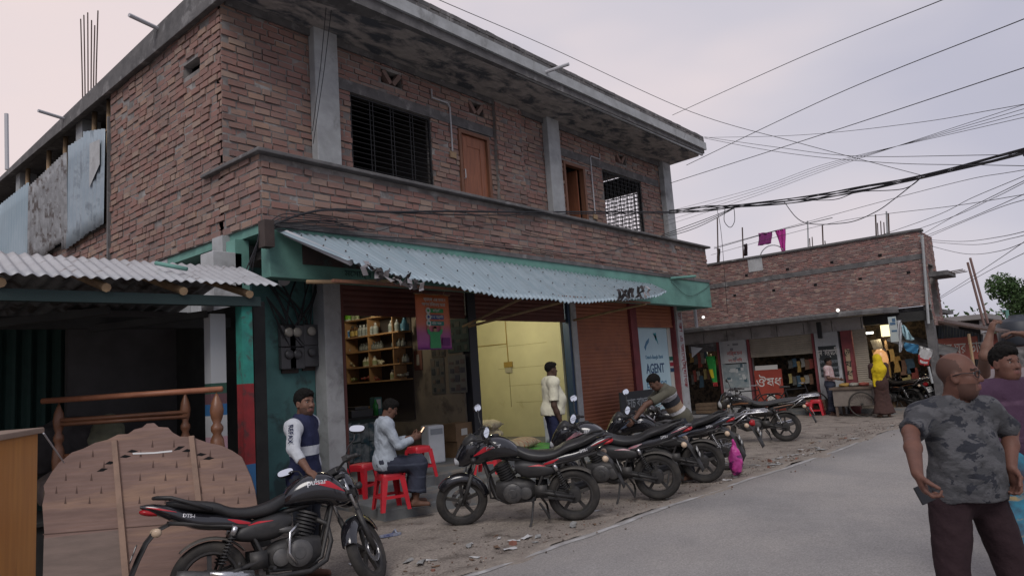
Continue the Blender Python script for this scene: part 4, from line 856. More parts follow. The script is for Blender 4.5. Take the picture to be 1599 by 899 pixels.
    for sd in (-1, 1): mb = MB(); mb.tube([(.46, sd * .13, .33), (.47, sd * .26, .33)], .014, 8); mb.build("foot_peg", m_plast, T); mb = MB(); mb.tube([(.22, sd * .14, .40), (.2, sd * .24, .41)], .012, 8); mb.build("foot_peg", m_plast, T)
    if sport:
        for sd in (-1, 1): mb = MB(); mb.tube([(.70, sd * .15, .64), (.62, sd * .19, .58), (.60, sd * .20, .42), (.66, sd * .18, .33)] if sd < 0 else [(.96, .06, .62), (.97, .2, .58), (.95, .2, .38), (.90, .06, .33)], .012, 8); mb.build("leg_guard", m_chrome if sd < 0 else m_engd, T, smooth=True)
    else: mb = MB(); mb.tube([(.98, .05, .66), (1.0, .22, .62), (.98, .24, .42), (.90, .1, .33), (.90, -.1, .33), (.98, -.24, .42), (1.0, -.22, .62), (.98, -.05, .66)], .012, 8); mb.build("leg_guard", m_chrome, T, smooth=True)
    # front end
    head = Vector((1.055 * wb / 1.32, 0, .96)); axl = Vector((wb, 0, WR))
    for sd in (-1, 1):
        mb = MB(); mid = head.lerp(axl, .48); mb.tube([head + Vector((0, sd * .095, .03)), mid + Vector((0, sd * .095, 0))], .0165, 10, 1); mb.tube([mid + Vector((0, sd * .095, 0)), axl + Vector((.0, sd * .085, -.02))], .024, 10, 0); front.append(mb.build("fork_leg", [m_engd, m_chrome], T, smooth=True))
    mb = MB(); mb.box((head.x - .035, -.12, .945), (head.x + .035, .12, .975)); front.append(mb.build("fork_yoke", m_engd, T)); mb = MB(); mb.box((head.x + .0, -.12, .79), (head.x + .08, .12, .82)); front.append(mb.build("fork_yoke", m_engd, T)); mb = MB(); mb.lathe((wb, -.11, WR), (0, 1, 0), [(0, .014), (.22, .014)], 8); front.append(mb.build("axle", m_engd, T))
    mb = MB(); g = []; n_ = 20
    for i in range(n_ + 1):
        a = R(38) + R(132) * i / n_; rr = WR + .03; w = .055 + .012 * math.sin(math.pi * i / n_)
        g.append([(wb + (rr - dz) * math.cos(a), y, WR + (rr - dz) * math.sin(a)) for y, dz in ((-w - .008, .075), (-w, .02), (-w * .6, .004), (0, 0), (w * .6, .004), (w, .02), (w + .008, .075))])
    mb.sheet(g, .005); front.append(mb.build("front_mudguard", paint if sport else m_plast, T, smooth=True))
    if sport: fa = Loft([(head.x + .0, .925, .10, .085), (head.x + .06, .93, .125, .13), (head.x + .13, .90, .135, .155), (head.x + .20, .86, .12, .14), (head.x + .26, .82, .09, .095), (head.x + .30, .795, .04, .04)], 2.3)
    else: fa = Loft([(head.x + .02, .90, .09, .07), (head.x + .08, .90, .12, .12), (head.x + .15, .875, .12, .13), (head.x + .21, .855, .105, .105), (head.x + .245, .845, .06, .06)], 2.5)
    mb = MB(); fa.skin(mb, 18, 26); fo = mb.build("headlamp_cowl", paint, T, smooth=True); front.append(fo)
    mb = MB(); hl = Loft([(head.x + .19, .815, .095, .055), (head.x + .26, .80, .085, .06), (head.x + .315, .785, .05, .035)], 2.3) if sport else Loft([(head.x + .18, .845, .10, .085), (head.x + .24, .84, .085, .075), (head.x + .275, .838, .045, .04)], 2.2); hl.skin(mb, 8, 18); front.append(mb.build("headlight", m_lens, T, smooth=True))
    mb = MB(); vz = Loft([(head.x + .03, 1.02, .09, .03), (head.x + .09, 1.045, .10, .05), (head.x + .16, 1.0, .095, .06), (head.x + .20, .96, .07, .05)], 2.3); vz.skin(mb, 10, 16); front.append(mb.build("windscreen", m_plast if sport else paint, T, smooth=True))
    mb = MB(); mb.box((head.x - .03, -.085, 1.0), (head.x + .05, .085, 1.05)); front.append(mb.build("instrument_panel", m_plast, T, bevel=.01))
    hb = MB(); gx = head.x - .015
    bar = [(gx - .13, -.36, 1.03), (gx - .06, -.24, 1.065), (gx, -.10, 1.03), (gx, .10, 1.03), (gx - .06, .24, 1.065), (gx - .13, .36, 1.03)]; hb.tube(bar, .012, 8)
    ho = hb.build("handlebar", m_engd if sport else m_chrome, T, smooth=True); front.append(ho)
    for sd in (-1, 1):
        a = Vector((gx - .135, sd * .37, 1.028)); b = Vector((gx - .075, sd * .255, 1.06)); mb = MB(); mb.lathe(a, b - a, [(-.01, .015), (0, .019), (.115, .017), (.118, .024), (.13, .022)], 12); mb.build("grip", m_plast, ho, smooth=True)
        mb = MB(); mb.box((gx - .095, sd * .235 - .03, 1.04), (gx - .03, sd * .235 + .03, 1.09)); mb.tube([(gx - .03, sd * .22, 1.06), (gx - .0, sd * .27, 1.055), (gx - .06, sd * .38, 1.035)], .007, 6); mb.build("lever", m_engd, ho)
        top = Vector((gx - .03, sd * .37, 1.215 + (.05 if sd < 0 else -.02) * (mirror_tilt > .3))); mb = MB(); mb.tube([(gx - .05, sd * .22, 1.08), (gx - .03, sd * .27, 1.17), (gx - .03, sd * .34, 1.20), top], .007, 6); ms = mb.build("mirror_stalk", m_plast, ho, smooth=True)
        nrm = Vector((-1, -sd * .18 if mirror_side is None else mirror_side, mirror_tilt)).normalized(); uu = Vector((0, 1, 0)) - nrm * nrm.y; uu.normalize(); vv = nrm.cross(uu); rot = .22 * sd
        e1 = uu * math.cos(rot) + vv * math.sin(rot); e2 = -uu * math.sin(rot) + vv * math.cos(rot); ctr = top + Vector((0, sd * .03, .02))
        def oval(k, f, off): return [ctr + e1 * (f * .075 * math.copysign(abs(math.cos(t)) ** .7, math.cos(t))) + e2 * (f * .042 * math.copysign(abs(math.sin(t)) ** .8, math.sin(t))) + nrm * off for t in (2 * math.pi * i / k for i in range(k))]
        mb = MB(); rings = [oval(24, .35, -.04), oval(24, .8, -.028), oval(24, 1.0, -.005), oval(24, 1.0, .004)]; mb.add(sum(rings, []), [(i * 24 + j, i * 24 + (j + 1) % 24, (i + 1) * 24 + (j + 1) % 24, (i + 1) * 24 + j) for i in range(3) for j in range(24)] + [tuple(range(24))]); mb.build("mirror_shell", m_plast, ms, smooth=True)
        mb = MB(); mb.add(oval(24, .93, .0045), [tuple(range(24))]); mb.build("mirror_glass", m_mirror, ms)
        mb = MB(); mb.tube([(head.x + .10, sd * .10, .84), (head.x + .10, sd * .17, .84)], .007, 6); mb.lathe((head.x + .10, sd * .17, .84), (.3, sd, 0), [(-.01, .015), (0, .032), (.04, .03), (.05, .008)], 12); front.append(mb.build("indicator", m_amber if not sport else m_plast, T, smooth=True))
    for q in ([(gx, .2, 1.06), (head.x + .12, .12, 1.02), (head.x + .14, .05, .82), (.98, .03, .75)], [(gx, -.2, 1.06), (head.x + .15, -.12, 1.0), (head.x + .17, -.1, .7), (wb - .05, -.1, .42)]):
        mb = MB(); mb.tube(q, .006, 6); front.append(mb.build("control_cable", m_cable, T, smooth=True))
    T_front[T.name] = [o.name for o in front]
    return T
T_front = {}
def steer(T, ang, wb=1.32):
    head = Vector((1.055 * wb / 1.32, 0, .96)); ax = (head - Vector((wb, 0, WR))).normalized()
    for o in T.children:
        if any(o.name.split('.')[0] == n.split('.')[0] for n in ("fork_leg", "fork_yoke", "axle", "front_mudguard", "headlamp_cowl", "headlight", "windscreen", "instrument_panel", "handlebar", "control_cable")) or (o.name.startswith("wheel") and o.data.vertices[0].co.x > .7) or (o.name.startswith("indicator") and o.data.vertices[0].co.x > .7):
            o.matrix_local = Matrix.Translation(head) @ Matrix.Rotation(ang, 4, ax) @ Matrix.Translation(-head)
def stand(T, rear_xy, heading, lean=-8.0, z=0.0):
    place(T, (rear_xy[0], rear_xy[1], z), R(heading), Matrix.Rotation(R(lean), 4, 'X'))

GB = "motorcycles parked along the shops"
def cp(src, label, cat=None):
    c = copy_tree(src); tag(c, label); return c
r1 = P(328, 900, 5.7)
b1 = make_bike("motorcycle", "nearest black motorcycle with red flashes in front of the scalloped headboard, front wheel turned", GB, mirror_tilt=.55, mirror_side=-.5)
b2 = make_bike("motorcycle", "black motorcycle standing side-on before the step, front wheel by the seated man", GB, mirror_tilt=.5, mirror_side=.75)
b3 = cp(b2, "second black motorcycle along the kerb, behind the side-on one")
b4 = cp(b2, "black motorcycle the man in the striped shirt bends over")
steer(b1, R(50)); stand(b1, (r1.x, r1.y), -20, z=-.07)
steer(b2, R(14)); stand(b2, (6.84, 5.02), 126)
steer(b3, R(10)); stand(b3, (8.3, 4.72), 114)
steer(b4, R(12)); stand(b4, (9.66, 4.72), 110)
m_blackp = mat("black enamel", (.014, .013, .014), rough=.25, coat=.5, stain=(.05, .045, .04), sscale=3)
def recolour(T, m):
    for c in T.children_recursive:
        if c.name.startswith('decal'): c.material_slots[0].link = 'OBJECT'; c.material_slots[0].material = m
recolour(b3, mat('pink silver decal', (.42, .14, .17), (.45, .42, .44), rough=.35, scale=6)); recolour(b4, mat('blue grey decal', (.10, .12, .17), rough=.3))
b5 = make_bike("motorcycle", "motorcycle with a silver carrier rack and a pink bag hung on its side", GB, "spoked commuter", m_blackp, mat("grey decal", (.2, .2, .21), rough=.4), None, rack=True)
stand(b5, (10.85, 4.9), 106)
b6 = make_bike("motorcycle", "lone black and silver motorcycle parked farthest along the dirt verge, white plate", GB, "commuter", m_blackp, mat("bronze decal", (.22, .10, .05), rough=.4), ("ঢাকা ১২", "৪৫৭৯"), rack=True)
steer(b6, R(14), 1.27); stand(b6, (14.85, 5.35), 112)
# ------------------------------------------------------------------ people: one continuous body surface each, clothes and hair as children
SKIN = {}
def skin(name, c): return mat("skin " + name, c, tuple(q * .8 for q in c), rough=.6, scale=14, spec=.3, bump=.25, bscale=90, bdist=.004)
m_hair = mat("black hair", (.006, .0055, .0055), (.011, .010, .009), rough=.85, scale=60, bump=.3, bscale=220, spec=.12)
m_eyew = mat("eye white", (.26, .235, .22), rough=.5); m_eyeb = mat("dark iris", (.015, .010, .008), rough=.2)
m_lip = mat("lips", (.15, .06, .05), rough=.5)
A3 = lambda *p: np.array(p, float)
def person(label, loc, heading, H=1.70, sk=(.17, .088, .055), J=None, head_yaw=0, head_pitch=0, h=.009, build=1.0, belly=0.0, lean=(0, 0), hands="relaxed",
           shirt=None, lower=None, hair="short", beard=None, glasses=False, group=None, feet="sandal", hijab=None, head_h=None):
    """local frame: faces +X, left is +Y. J overrides joints given in metres."""
    k = H / 1.70; T = thing("person", label, "person", loc, R(heading), group)
    j = dict(pelvis=(0, 0, .93), neck=(.0, 0, 1.435), head=(.025, 0, 1.575), shL=(-.005, .175 * build, 1.385), shR=(-.005, -.175 * build, 1.385), elL=(-.02, .235, 1.105), elR=(-.02, -.235, 1.105),
             wrL=(.05, .245, .86), wrR=(.05, -.245, .86), hipL=(0, .09, .90), hipR=(0, -.09, .90), knL=(.02, .10, .49), knR=(.02, -.10, .49), anL=(-.02, .11, .085), anR=(-.02, -.11, .085))
    j = {a: A3(*b) * k for a, b in j.items()}
    for a, b in (J or {}).items(): j[a] = A3(*b)
    pts = np.array(list(j.values())); lo = pts.min(0) - A3(.25, .25, .2); hi = pts.max(0) + A3(.25, .25, .25); lo[2] = min(lo[2], -.02) if 'anL' in j else lo[2]
    S_ = Sdf(lo, hi, h)
    def unit(v): return v / max(np.linalg.norm(v), 1e-9)
    # torso frame
    up = unit(j['neck'] - j['pelvis']); yl_ = unit((j['shL'] - j['shR']) + (j['hipL'] - j['hipR'])); yl_ = unit(yl_ - up * (up @ yl_)); xf = np.cross(yl_, up); M = np.stack([xf, yl_, up], 1)
    tl = np.linalg.norm(j['neck'] - j['pelvis']); at = lambda t, f=0: j['pelvis'] + up * tl * t + xf * f
    def torso(S, inf, kk=.06):
        b = build
        S.ell(at(.66), (.112 * k * b + inf, .168 * k * b + inf, .165 * k + inf), M, kk); S.ell(at(.36, .012 + belly * .45), (.108 * k * b + belly * .6 + inf, .148 * k * b + belly * .4 + inf, .17 * k + inf), M, kk)
        S.ell(at(.03, -.01), (.115 * k * b + inf, .158 * k * b + inf, .14 * k + inf), M, kk); S.cap(j['shL'], j['shR'], .058 * k * b + inf, None, kk)
        S.cap(at(.93), j['shL'], .05 * k + inf, .06 * k * b + inf, kk); S.cap(at(.93), j['shR'], .05 * k + inf, .06 * k * b + inf, kk)
    torso(S_, 0)
    for s in 'LR':
        S_.cap(j['sh' + s], j['el' + s], .050 * k * build, .039 * k * build, .03); S_.cap(j['el' + s], j['el' + s] * .6 + j['wr' + s] * .4, .041 * k * build, .040 * k * build, .02); S_.cap(j['el' + s] * .6 + j['wr' + s] * .4, j['wr' + s], .040 * k * build, .026 * k, .02)
        S_.cap(j['hip' + s], j['kn' + s], .082 * k * build, .054 * k, .05); S_.cap(j['kn' + s], j['kn' + s] * .7 + j['an' + s] * .3, .055 * k, .056 * k, .03); S_.cap(j['kn' + s] * .7 + j['an' + s] * .3, j['an' + s], .056 * k, .036 * k, .03)
        fd = unit(A3(1, .25 if s == 'L' else -.25, 0)); an = j['an' + s]; S_.cap(an - fd * .03 - A3(0, 0, .03 * k), an + fd * .15 * k - A3(0, 0, .055 * k), .038 * k, .03 * k, .03); S_.cap(an - A3(0, 0, .045 * k) - fd * .04, an + fd * .16 * k - A3(0, 0, .062 * k), .034 * k, .022 * k, .02)
    # hands
    for s in 'LR':
        sg = 1 if s == 'L' else -1; w = j['wr' + s]; d = unit(w - j['el' + s]); hp = (hands.get(s) if isinstance(hands, dict) else None) or {}
        d = unit(A3(*hp['d'])) if 'd' in hp else d
        pn = A3(*hp['n']) if 'n' in hp else A3(0, -sg, 0)                # palm normal
        pn = unit(pn - d * (pn @ d)); ac = np.cross(d, pn) * (-sg)         # towards the thumb... thumb lies on +ac side
        curl = hp.get('curl', .45); Mh = np.stack([d, ac, pn], 1)
        S_.ell(w + d * .045 * k, (.055 * k, .041 * k, .019 * k), Mh, .015)
        for i, (off, ln, r) in enumerate(((.030, .072, .0092), (.010, .080, .0095), (-.010, .075, .0092), (-.029, .058, .0082))):
            p = w + d * .083 * k + ac * off * k; dd = d; cu = curl * (1 + .12 * i)
            for q, f in enumerate((.45, .32, .25)):
                a_ = cu * (.7 if q == 0 else 1.1); dd = unit(dd * math.cos(a_) + np.cross(np.cross(dd, pn), dd) * math.sin(a_) if False else dd * math.cos(a_) + unit(pn - dd * (pn @ dd)) * math.sin(a_))
                e_ = p + dd * ln * f * k * 1.05; S_.cap(p, e_, r * k * (1 - .08 * q), r * k * (.93 - .08 * q), .006); p = e_
        tb = w + d * .022 * k + ac * .028 * k + pn * .006; t1 = tb + unit(d * .62 + ac * .62 + pn * .35) * .045 * k; t2 = t1 + unit(d * .9 + ac * .15 + pn * (.3 + curl * .6)) * .05 * k; S_.cap(tb, t1, .0135 * k, .011 * k, .012); S_.cap(t1, t2, .011 * k, .0088 * k, .006)
    # head
    hc = j['head']; hs = (head_h or .232 * k) / .232; cy, sy = math.cos(R(head_yaw)), math.sin(R(head_yaw)); cp_, sp_ = math.cos(R(head_pitch)), math.sin(R(head_pitch))
    Rz = np.array([[cy, -sy, 0], [sy, cy, 0], [0, 0, 1]]); Ry = np.array([[cp_, 0, sp_], [0, 1, 0], [-sp_, 0, cp_]]); HM = Rz @ Ry
    hp_ = lambda x, y, z: hc + HM @ (A3(x * .88, y, z) * hs)
    S_.cap(j['neck'] - up * .03, hp_(-.02, 0, -.055), .060 * k * (.6 + .4 * build), .056 * hs, .03)
    E = lambda x, y, z, rx, ry, rz, kk=.02, sub=False: S_.ell(hp_(x, y, z), A3(rx * .9, ry, rz) * hs, HM, kk, sub)
    E(-.012, 0, .036, .098, .077, .086); E(.022, 0, -.022, .072, .064, .085, .03); E(.045, 0, -.082, .042, .043, .034, .03); E(.03, .035, -.06, .045, .026, .045, .03); E(.03, -.035, -.06, .045, .026, .045, .03)
    for sg in (-1, 1): E(.060, sg * .038, -.018, .026, .024, .024, .02); E(.098, sg * .031, .014, .018, .019, .013, .012, True); E(-.006, sg * .078, -.006, .024, .009, .033, .008); E(.004, sg * .085, -.006, .010, .006, .018, .006, True)
    S_.cap(hp_(.078, -.034, .032), hp_(.090, -.006, .030), .010 * hs, None, .014); S_.cap(hp_(.078, .034, .032), hp_(.090, .006, .030), .010 * hs, None, .014)
    S_.cap(hp_(.088, 0, .018), hp_(.112, 0, -.022), .008 * hs, .0125 * hs, .012); E(.098, .012, -.026, .012, .008, .008, .006); E(.098, -.012, -.026, .012, .008, .008, .006)
    S_.cap(hp_(.090, -.018, -.053), hp_(.098, 0, -.050), .0062 * hs, .0068 * hs, .006); S_.cap(hp_(.090, .018, -.053), hp_(.098, 0, -.050), .0062 * hs, .0068 * hs, .006); S_.cap(hp_(.089, -.014, -.063), hp_(.096, 0, -.064), .0068 * hs, .0078 * hs, .006); S_.cap(hp_(.089, .014, -.063), hp_(.096, 0, -.064), .0068 * hs, .0078 * hs, .006)
    def facemat(c):
        L = ((c - hc) @ HM) / hs; L[:, 0] /= .88; m = np.zeros(len(c), int); x, y, z = L.T
        m[(x > .086) & (np.abs(y) < .024) & (z < -.046) & (z > -.070)] = 1
        m[(x > .066) & (np.abs(y) < .050) & (np.abs(y) > .014) & (z > .029 - .10 * (np.abs(y) - .03)) & (z < .0375 - .15 * np.maximum(np.abs(y) - .035, 0))] = 2
        near = (np.abs(L) < .14).all(1)
        if beard: m[near & (m == 0) & ((x > .078) & (np.abs(y) < .032) & (z < -.034) & (z > -.047) | (x > -.005) & (z < -.038 - .55 * x * (x < .05) * 0) & (z > -.125) & ((np.abs(y) > .030) | (z < -.072)) & ((x < .085) | (z < -.072)))] = 3
        elif beard is None: m[near & (m == 0) & (x > .08) & (np.abs(y) < .03) & (z < -.034) & (z > -.046)] = 3
        if hair == 'bald': m[(m == 0) & near & (z > .0 + .25 * x + .02 * np.sin(60 * y)) & (x < .035 - .55 * np.maximum(z - .03, 0)) & (z < .085 - 0 * x + .012 * np.sin(50 * y + 40 * x)) & (np.abs(y) > .02) | (m == 0) & near & (x < -.07) & (z > -.05) & (z < .08)] = 3
        return m
    ms = skin("%.3f" % sk[0], sk); body = S_.build("body", [ms, m_lip, mat('brow %.3f' % sk[0], tuple(q * .16 for q in sk), rough=.8), mat("stubble %.3f" % sk[0], tuple(q * (.5 if hair == 'bald' else .42) for q in sk), rough=.7)], T, facemat)
    mb = MB()
    for sg in (-1, 1):
        for r, o, mi in ((.0108, -.006, 0), (.0066, .0008, 1)):
            c = hp_(.0815 + o, sg * .031, .013); vs = []; fs = []
            for a in range(7):
                for b in range(10): t, p_ = math.pi * a / 6, 2 * math.pi * b / 10; vs.append(c + A3(math.sin(t) * math.cos(p_), math.sin(t) * math.sin(p_), math.cos(t)) * r * hs)
            fs = [(a * 10 + b, a * 10 + (b + 1) % 10, (a + 1) * 10 + (b + 1) % 10, (a + 1) * 10 + b) for a in range(6) for b in range(10)]; mb.add(vs, fs, mi)
    mb.build("eyes", [m_eyew, m_eyeb], T, smooth=True)
    box = lambda c, r: Sdf(np.array(c) - r, np.array(c) + r, h * .8)
    # hair
    if hair and not hijab and hair != 'bald':
        G = box(hc + A3(0, 0, .02), .19 * hs); EH = lambda x, y, z, rx, ry, rz, kk=.02, sub=False: G.ell(hp_(x, y, z), A3(rx * .9, ry, rz) * hs, HM, kk, sub)
        if hair == "bald":
            EH(-.022, 0, .018, .096, .0795, .072, .02); EH(.05, 0, .11, .13, .12, .09, .015, True); EH(.10, 0, .0, .085, .12, .14, .01, True); EH(-.02, 0, -.10, .14, .12, .075, .01, True)
        else:
            t = .007 if hair == "short" else .014
            EH(-.016, 0, .046, .099 + t, .0775 + t * .45, .086 + t, .02); EH(.05, 0, .092, .055, .055, .03 + t * .3, .03); EH(.105, 0, -.028, .085, .14, .098, .012, True); EH(-.005, 0, -.115, .16, .14, .105, .012, True)
            for sg in (-1, 1): EH(.0, sg * .10, -.022, .06, .032, .052, .01, True)
            X, Y, Z = G.all(); G.v = G.v + (.005 * wob(X, Y, Z, 24, 2)).astype(np.float32)
        G.build("hair", m_hair if hair != "bald" else mat("shaven hair shadow", (.070, .037, .029), (.05, .028, .022), rough=.7, scale=30), T)
    if hijab:
        G = Sdf(hc - A3(.3, .35, .75), hc + A3(.3, .35, .22), h); G.ell(hp_(-.01, 0, .03), A3(.125, .105, .12) * hs, HM, .03); G.cap(hc - A3(.03, 0, .04), hc - A3(.05, 0, .27), .105, .175, .05); G.cap(hc - A3(.05, 0, .27), hc - A3(.05, -.02, .50), .175, .12, .06); G.cap(hc + A3(-.08, .12, -.3), hc + A3(-.10, .16, -.68), .06, .035, .05)
        G.folds(.008, 2.2, 4); G.ell(hp_(.12, 0, -.005), A3(.06, .062, .085) * hs, HM, .01, True); G.build("headscarf", hijab, T)
    if glasses:
        mb = MB()
        for sg in (-1, 1):
            mb.tube([hp_(.104 - .012 * abs(math.cos(t)) * (math.cos(t) * sg > 0), sg * .034 + .024 * math.cos(t), .008 + .017 * math.sin(t)) for t in (2 * math.pi * i / 16 for i in range(16))], .0024 * hs, 6, closed=True); mb.tube([hp_(.094, sg * .058, .014), hp_(.03, sg * .083, .016), hp_(-.015, sg * .088, .006)], .0024 * hs, 6)
        mb.tube([hp_(.108, -.011, .012), hp_(.112, 0, .014), hp_(.108, .011, .012)], .0022 * hs, 6); mb.build("glasses", m_iron, T, smooth=True)
    # shirt
    if shirt:
        G = Sdf(lo, hi, h); inf = shirt.get('inf', .016); torso(G, inf, .06); G.cap(at(.9), at(.99), .075 * k + inf, .066 * k + inf, .05)
        hem = shirt.get('hem', .80 * k); hipc = (j['hipL'] + j['hipR']) / 2
        if hem < at(0)[2]: G.ell(A3(hipc[0], hipc[1], (at(.1)[2] + hem) / 2) if abs(up[0]) < .35 and abs(up[1]) < .35 else at(-.12), (.13 * k * build + inf + belly * .4, .172 * k * build + inf, .20 * k), None if abs(up[0]) < .35 else M, .06)
        X, Y, Z = G.all()
        if abs(up[0]) < .35 and abs(up[1]) < .35: G.v = np.maximum(G.v, (hem - Z).astype(np.float32))
        else: G.clip(-up, -(at(-.24) @ up))
        nr = shirt.get('neck', .0) + .062 * k * (.5 + .5 * build); a0 = at(1.0) + xf * .02; a1 = j['head'] + up * .05; dd = a1 - a0; tt = np.clip(((X - a0[0]) * dd[0] + (Y - a0[1]) * dd[1] + (Z - a0[2]) * dd[2]) / (dd @ dd), 0, 1)
        nd = np.sqrt((X - a0[0] - dd[0] * tt) ** 2 + (Y - a0[1] - dd[1] * tt) ** 2 + (Z - a0[2] - dd[2] * tt) ** 2) - nr; G.v = np.maximum(G.v, (-nd).astype(np.float32)); G.clip(up, at(1.10) @ up)
        for s in 'LR':
            t = shirt.get('sleeve', .62); el = j['el' + s]; wr = j['wr' + s]; sh = j['sh' + s]
            if t <= 1: G.cap(sh, sh + (el - sh) * t, .051 * k * build + inf, .045 * k * build + inf + .004, .03, flat=True)
            else: G.cap(sh, el, .054 * k * build + inf, .044 * k * build + inf * .8, .03); G.cap(el, el + (wr - el) * (t - 1), .042 * k * build + inf * .8, .034 * k + inf * .7, .015, flat=True)
        G.folds(shirt.get('fold', .006), shirt.get('fs', 1.5), shirt.get('seed', 1)); mf = shirt.get('matfn'); G.build(shirt.get('name', "shirt"), shirt['mats'], T, (lambda c: mf(c, j, at, up)) if mf else None)
        if shirt.get('collar'):
            cpts = [at(1.0) + xf * (.062 * math.cos(t) + .012) * k - up * (.02 + .03 * math.cos(t)) + yl_ * .072 * k * math.sin(t) for t in (R(28) + R(304) * i / 20 for i in range(21))]
            mb = MB(); mb.sheet([[p, p + up * .03 + (p - at(1.0)) * -.08, p + up * .012 + (p - at(1.0)) * .22, p - up * .016 + (p - at(1.0)) * .30] for p in cpts], .003); mb.build("collar", shirt['collar'], T, smooth=True)
    # lower garment
    if lower:
        G = Sdf(lo, hi, h); kind = lower['kind']; inf = .014; top = lower.get('top', at(.22)[2])
        G.ell(at(.06, -.01), (.118 * k * build + inf, .158 * k * build + inf, (.15 if kind in ('trousers', 'jeans') else .17) * k), M, .05)
        if belly: G.ell(at(.2, belly * .3), (.105 * k * build + belly * .4 + inf, .15 * k * build + inf, .1), M, .05)
        if kind in ('trousers', 'jeans'):
            for s in 'LR':
                G.cap(j['hip' + s], j['kn' + s], .088 * k * build + inf, .060 * k + inf, .04); G.cap(j['kn' + s], j['an' + s] + A3(0, 0, .0), .060 * k + inf, lower.get('cuff', .052) * k + inf, .02, flat=True)
        else:                                                      # lungi / long skirt
            t = lower.get('len', 1.0)
            for s in 'LR':
                an = j['kn' + s] * (1 - t) + j['an' + s] * t; G.cap(j['hip' + s], j['kn' + s], .10 * k * build, .085 * k, .09); G.cap(j['kn' + s], an, .085 * k, lower.get('r', .10) * k, .09, flat=True)
            kc = (j['knL'] + j['knR']) / 2; ac_ = (j['anL'] + j['anR']) / 2; hc_ = (j['hipL'] + j['hipR']) / 2; G.cap(hc_, kc, .11 * k, .09 * k, .09); G.cap(kc, kc * (1 - t) + ac_ * t, .09 * k, lower.get('r', .10) * k, .09, flat=True)
        G.folds(.006, 1.6, lower.get('seed', 2)); G.clip((0, 0, 1), top); G.build(lower.get('name', 'trousers' if kind != 'lungi' else 'lungi'), lower['mats'], T, lower.get('matfn'))
    if feet == "shoe":
        for s in 'LR':
            an = j['an' + s]; fd = unit(A3(1, .25 if s == 'L' else -.25, 0)); G = box(an + fd * .06, .22); G.cap(an - fd * .04 - A3(0, 0, .04), an + fd * .17 - A3(0, 0, .05), .05, .042, .02); G.clip((0, 0, -1), .0 - (an[2] - .085 * k) + .0); G.build("shoe", m_plast, T)
    else:
        for s in 'LR': an = j['an' + s]; fd = unit(A3(1, .25 if s == 'L' else -.25, 0)); mb = MB(); mb.bar(an - fd * .07 - A3(0, 0, .08 * k), an + fd * .19 - A3(0, 0, .08 * k), .085, .012); mb.build("sandal", m_plast, T, bevel=.004)
    return T, j, hp_
def loc_of(T, p):                        # world point -> the person's own frame
    return tuple(WM[T.name].inverted() @ Vector(p)) if not isinstance(T, Matrix) else tuple(T.inverted() @ Vector(p))
def frame(loc, heading): return Matrix.Translation(Vector(loc)) @ Matrix.Rotation(R(heading), 4, 'Z')

# the man in the camouflage t-shirt, walking past on the right
m_camo = mat("camouflage cotton", (.048, .049, .054), (.080, .080, .087), rough=.9, scale=8, stain=(.020, .022, .030), sscale=9, slo=.55, shi=.57, mixlo=.46, mixhi=.54, detail=3, stretch=(1, 1, 1.7), bump=.6, bscale=14, bdist=.02)
m_mar = mat("dark maroon trousers", (.022, .012, .015), (.03, .017, .02), rough=.9, scale=7, bump=.6, bscale=14, bdist=.02, spec=.2)
q = P(1500, 700, 3.6); lc = (q.x, q.y, .0); fr = frame(lc, 228)
hw = loc_of(fr, P(1432, 738, 3.15)); ew = loc_of(fr, P(1422, 675, 3.52)); hl_ = loc_of(fr, P(1579, 730, 3.5)); el_ = loc_of(fr, P(1577, 672, 3.66))
CM, jc, hpc = person("bald man in glasses and grey camouflage t-shirt holding a phone on the road", lc, 228, 1.665, (.14, .066, .048), dict(wrR=hw, elR=ew, wrL=hl_, elL=el_, head=(.045, .012, 1.545), pelvis=(0, 0, .96), hipL=(0, .105, .91), hipR=(0, -.105, .91), shL=(-.005, .172, 1.352), shR=(-.005, -.172, 1.352), knL=(.02, .185, .5), knR=(.02, -.17, .5), anL=(-.02, .24, .085), anR=(-.02, -.2, .085)), head_yaw=42, h=.0075, build=.96, belly=.04, head_h=.230,
    shirt=dict(mats=m_camo, hem=.93, sleeve=.95, inf=.017, fold=.007, seed=3, name="t_shirt", neck=.01), lower=dict(kind='trousers', mats=m_mar, cuff=.06), hair="bald", beard=True, glasses=True, feet="shoe",
    hands=dict(R=dict(d=(.35, .1, -1), n=(.55, .8, .1), curl=.75), L=dict(d=(.2, 0, -1), n=(.1, -1, 0), curl=.6)))
ph = MB(); a = Vector(P(1440, 764, 3.36)); b = Vector(P(1451, 784, 3.34)); ph.bar(a - (b - a) * .35, b, .075, .010, up=(0.6, 0.75, .2)); tag(ph.build("phone", mat("phone black", (.012, .012, .014), rough=.25), world=True, bevel=.003), "black phone held low by the man in the camouflage t-shirt", "phone")
# the man in the purple polo shirt right behind him
m_pur = mat("purple polo cotton", (.042, .018, .040), (.055, .026, .052), rough=.9, wave=('Z', 1.35, (.10, .055, .09), .2, .93, .99), scale=5, bump=.6, bscale=14, bdist=.02)
m_lung = mat("blue patterned lungi", (.03, .20, .30), (.05, .06, .09), rough=.9, scale=7, stain=(.32, .24, .12), sscale=5, slo=.56, shi=.62)
q = P(1583, 700, 4.7)
person("man in a purple striped polo shirt and blue lungi behind the bald man", (q.x, q.y, 0.02), 226, 1.655, (.14, .070, .048), dict(head=(.03, .01, 1.535)), head_yaw=6, h=.008, build=1.05, belly=.02, head_h=.222,
    shirt=dict(mats=m_pur, hem=.93, sleeve=.85, inf=.02, seed=5, name="polo_shirt", collar=mat("purple collar", (.10, .06, .085), rough=.9)), lower=dict(kind='lungi', mats=m_lung, len=.25, r=.14, top=1.06), hair="short")
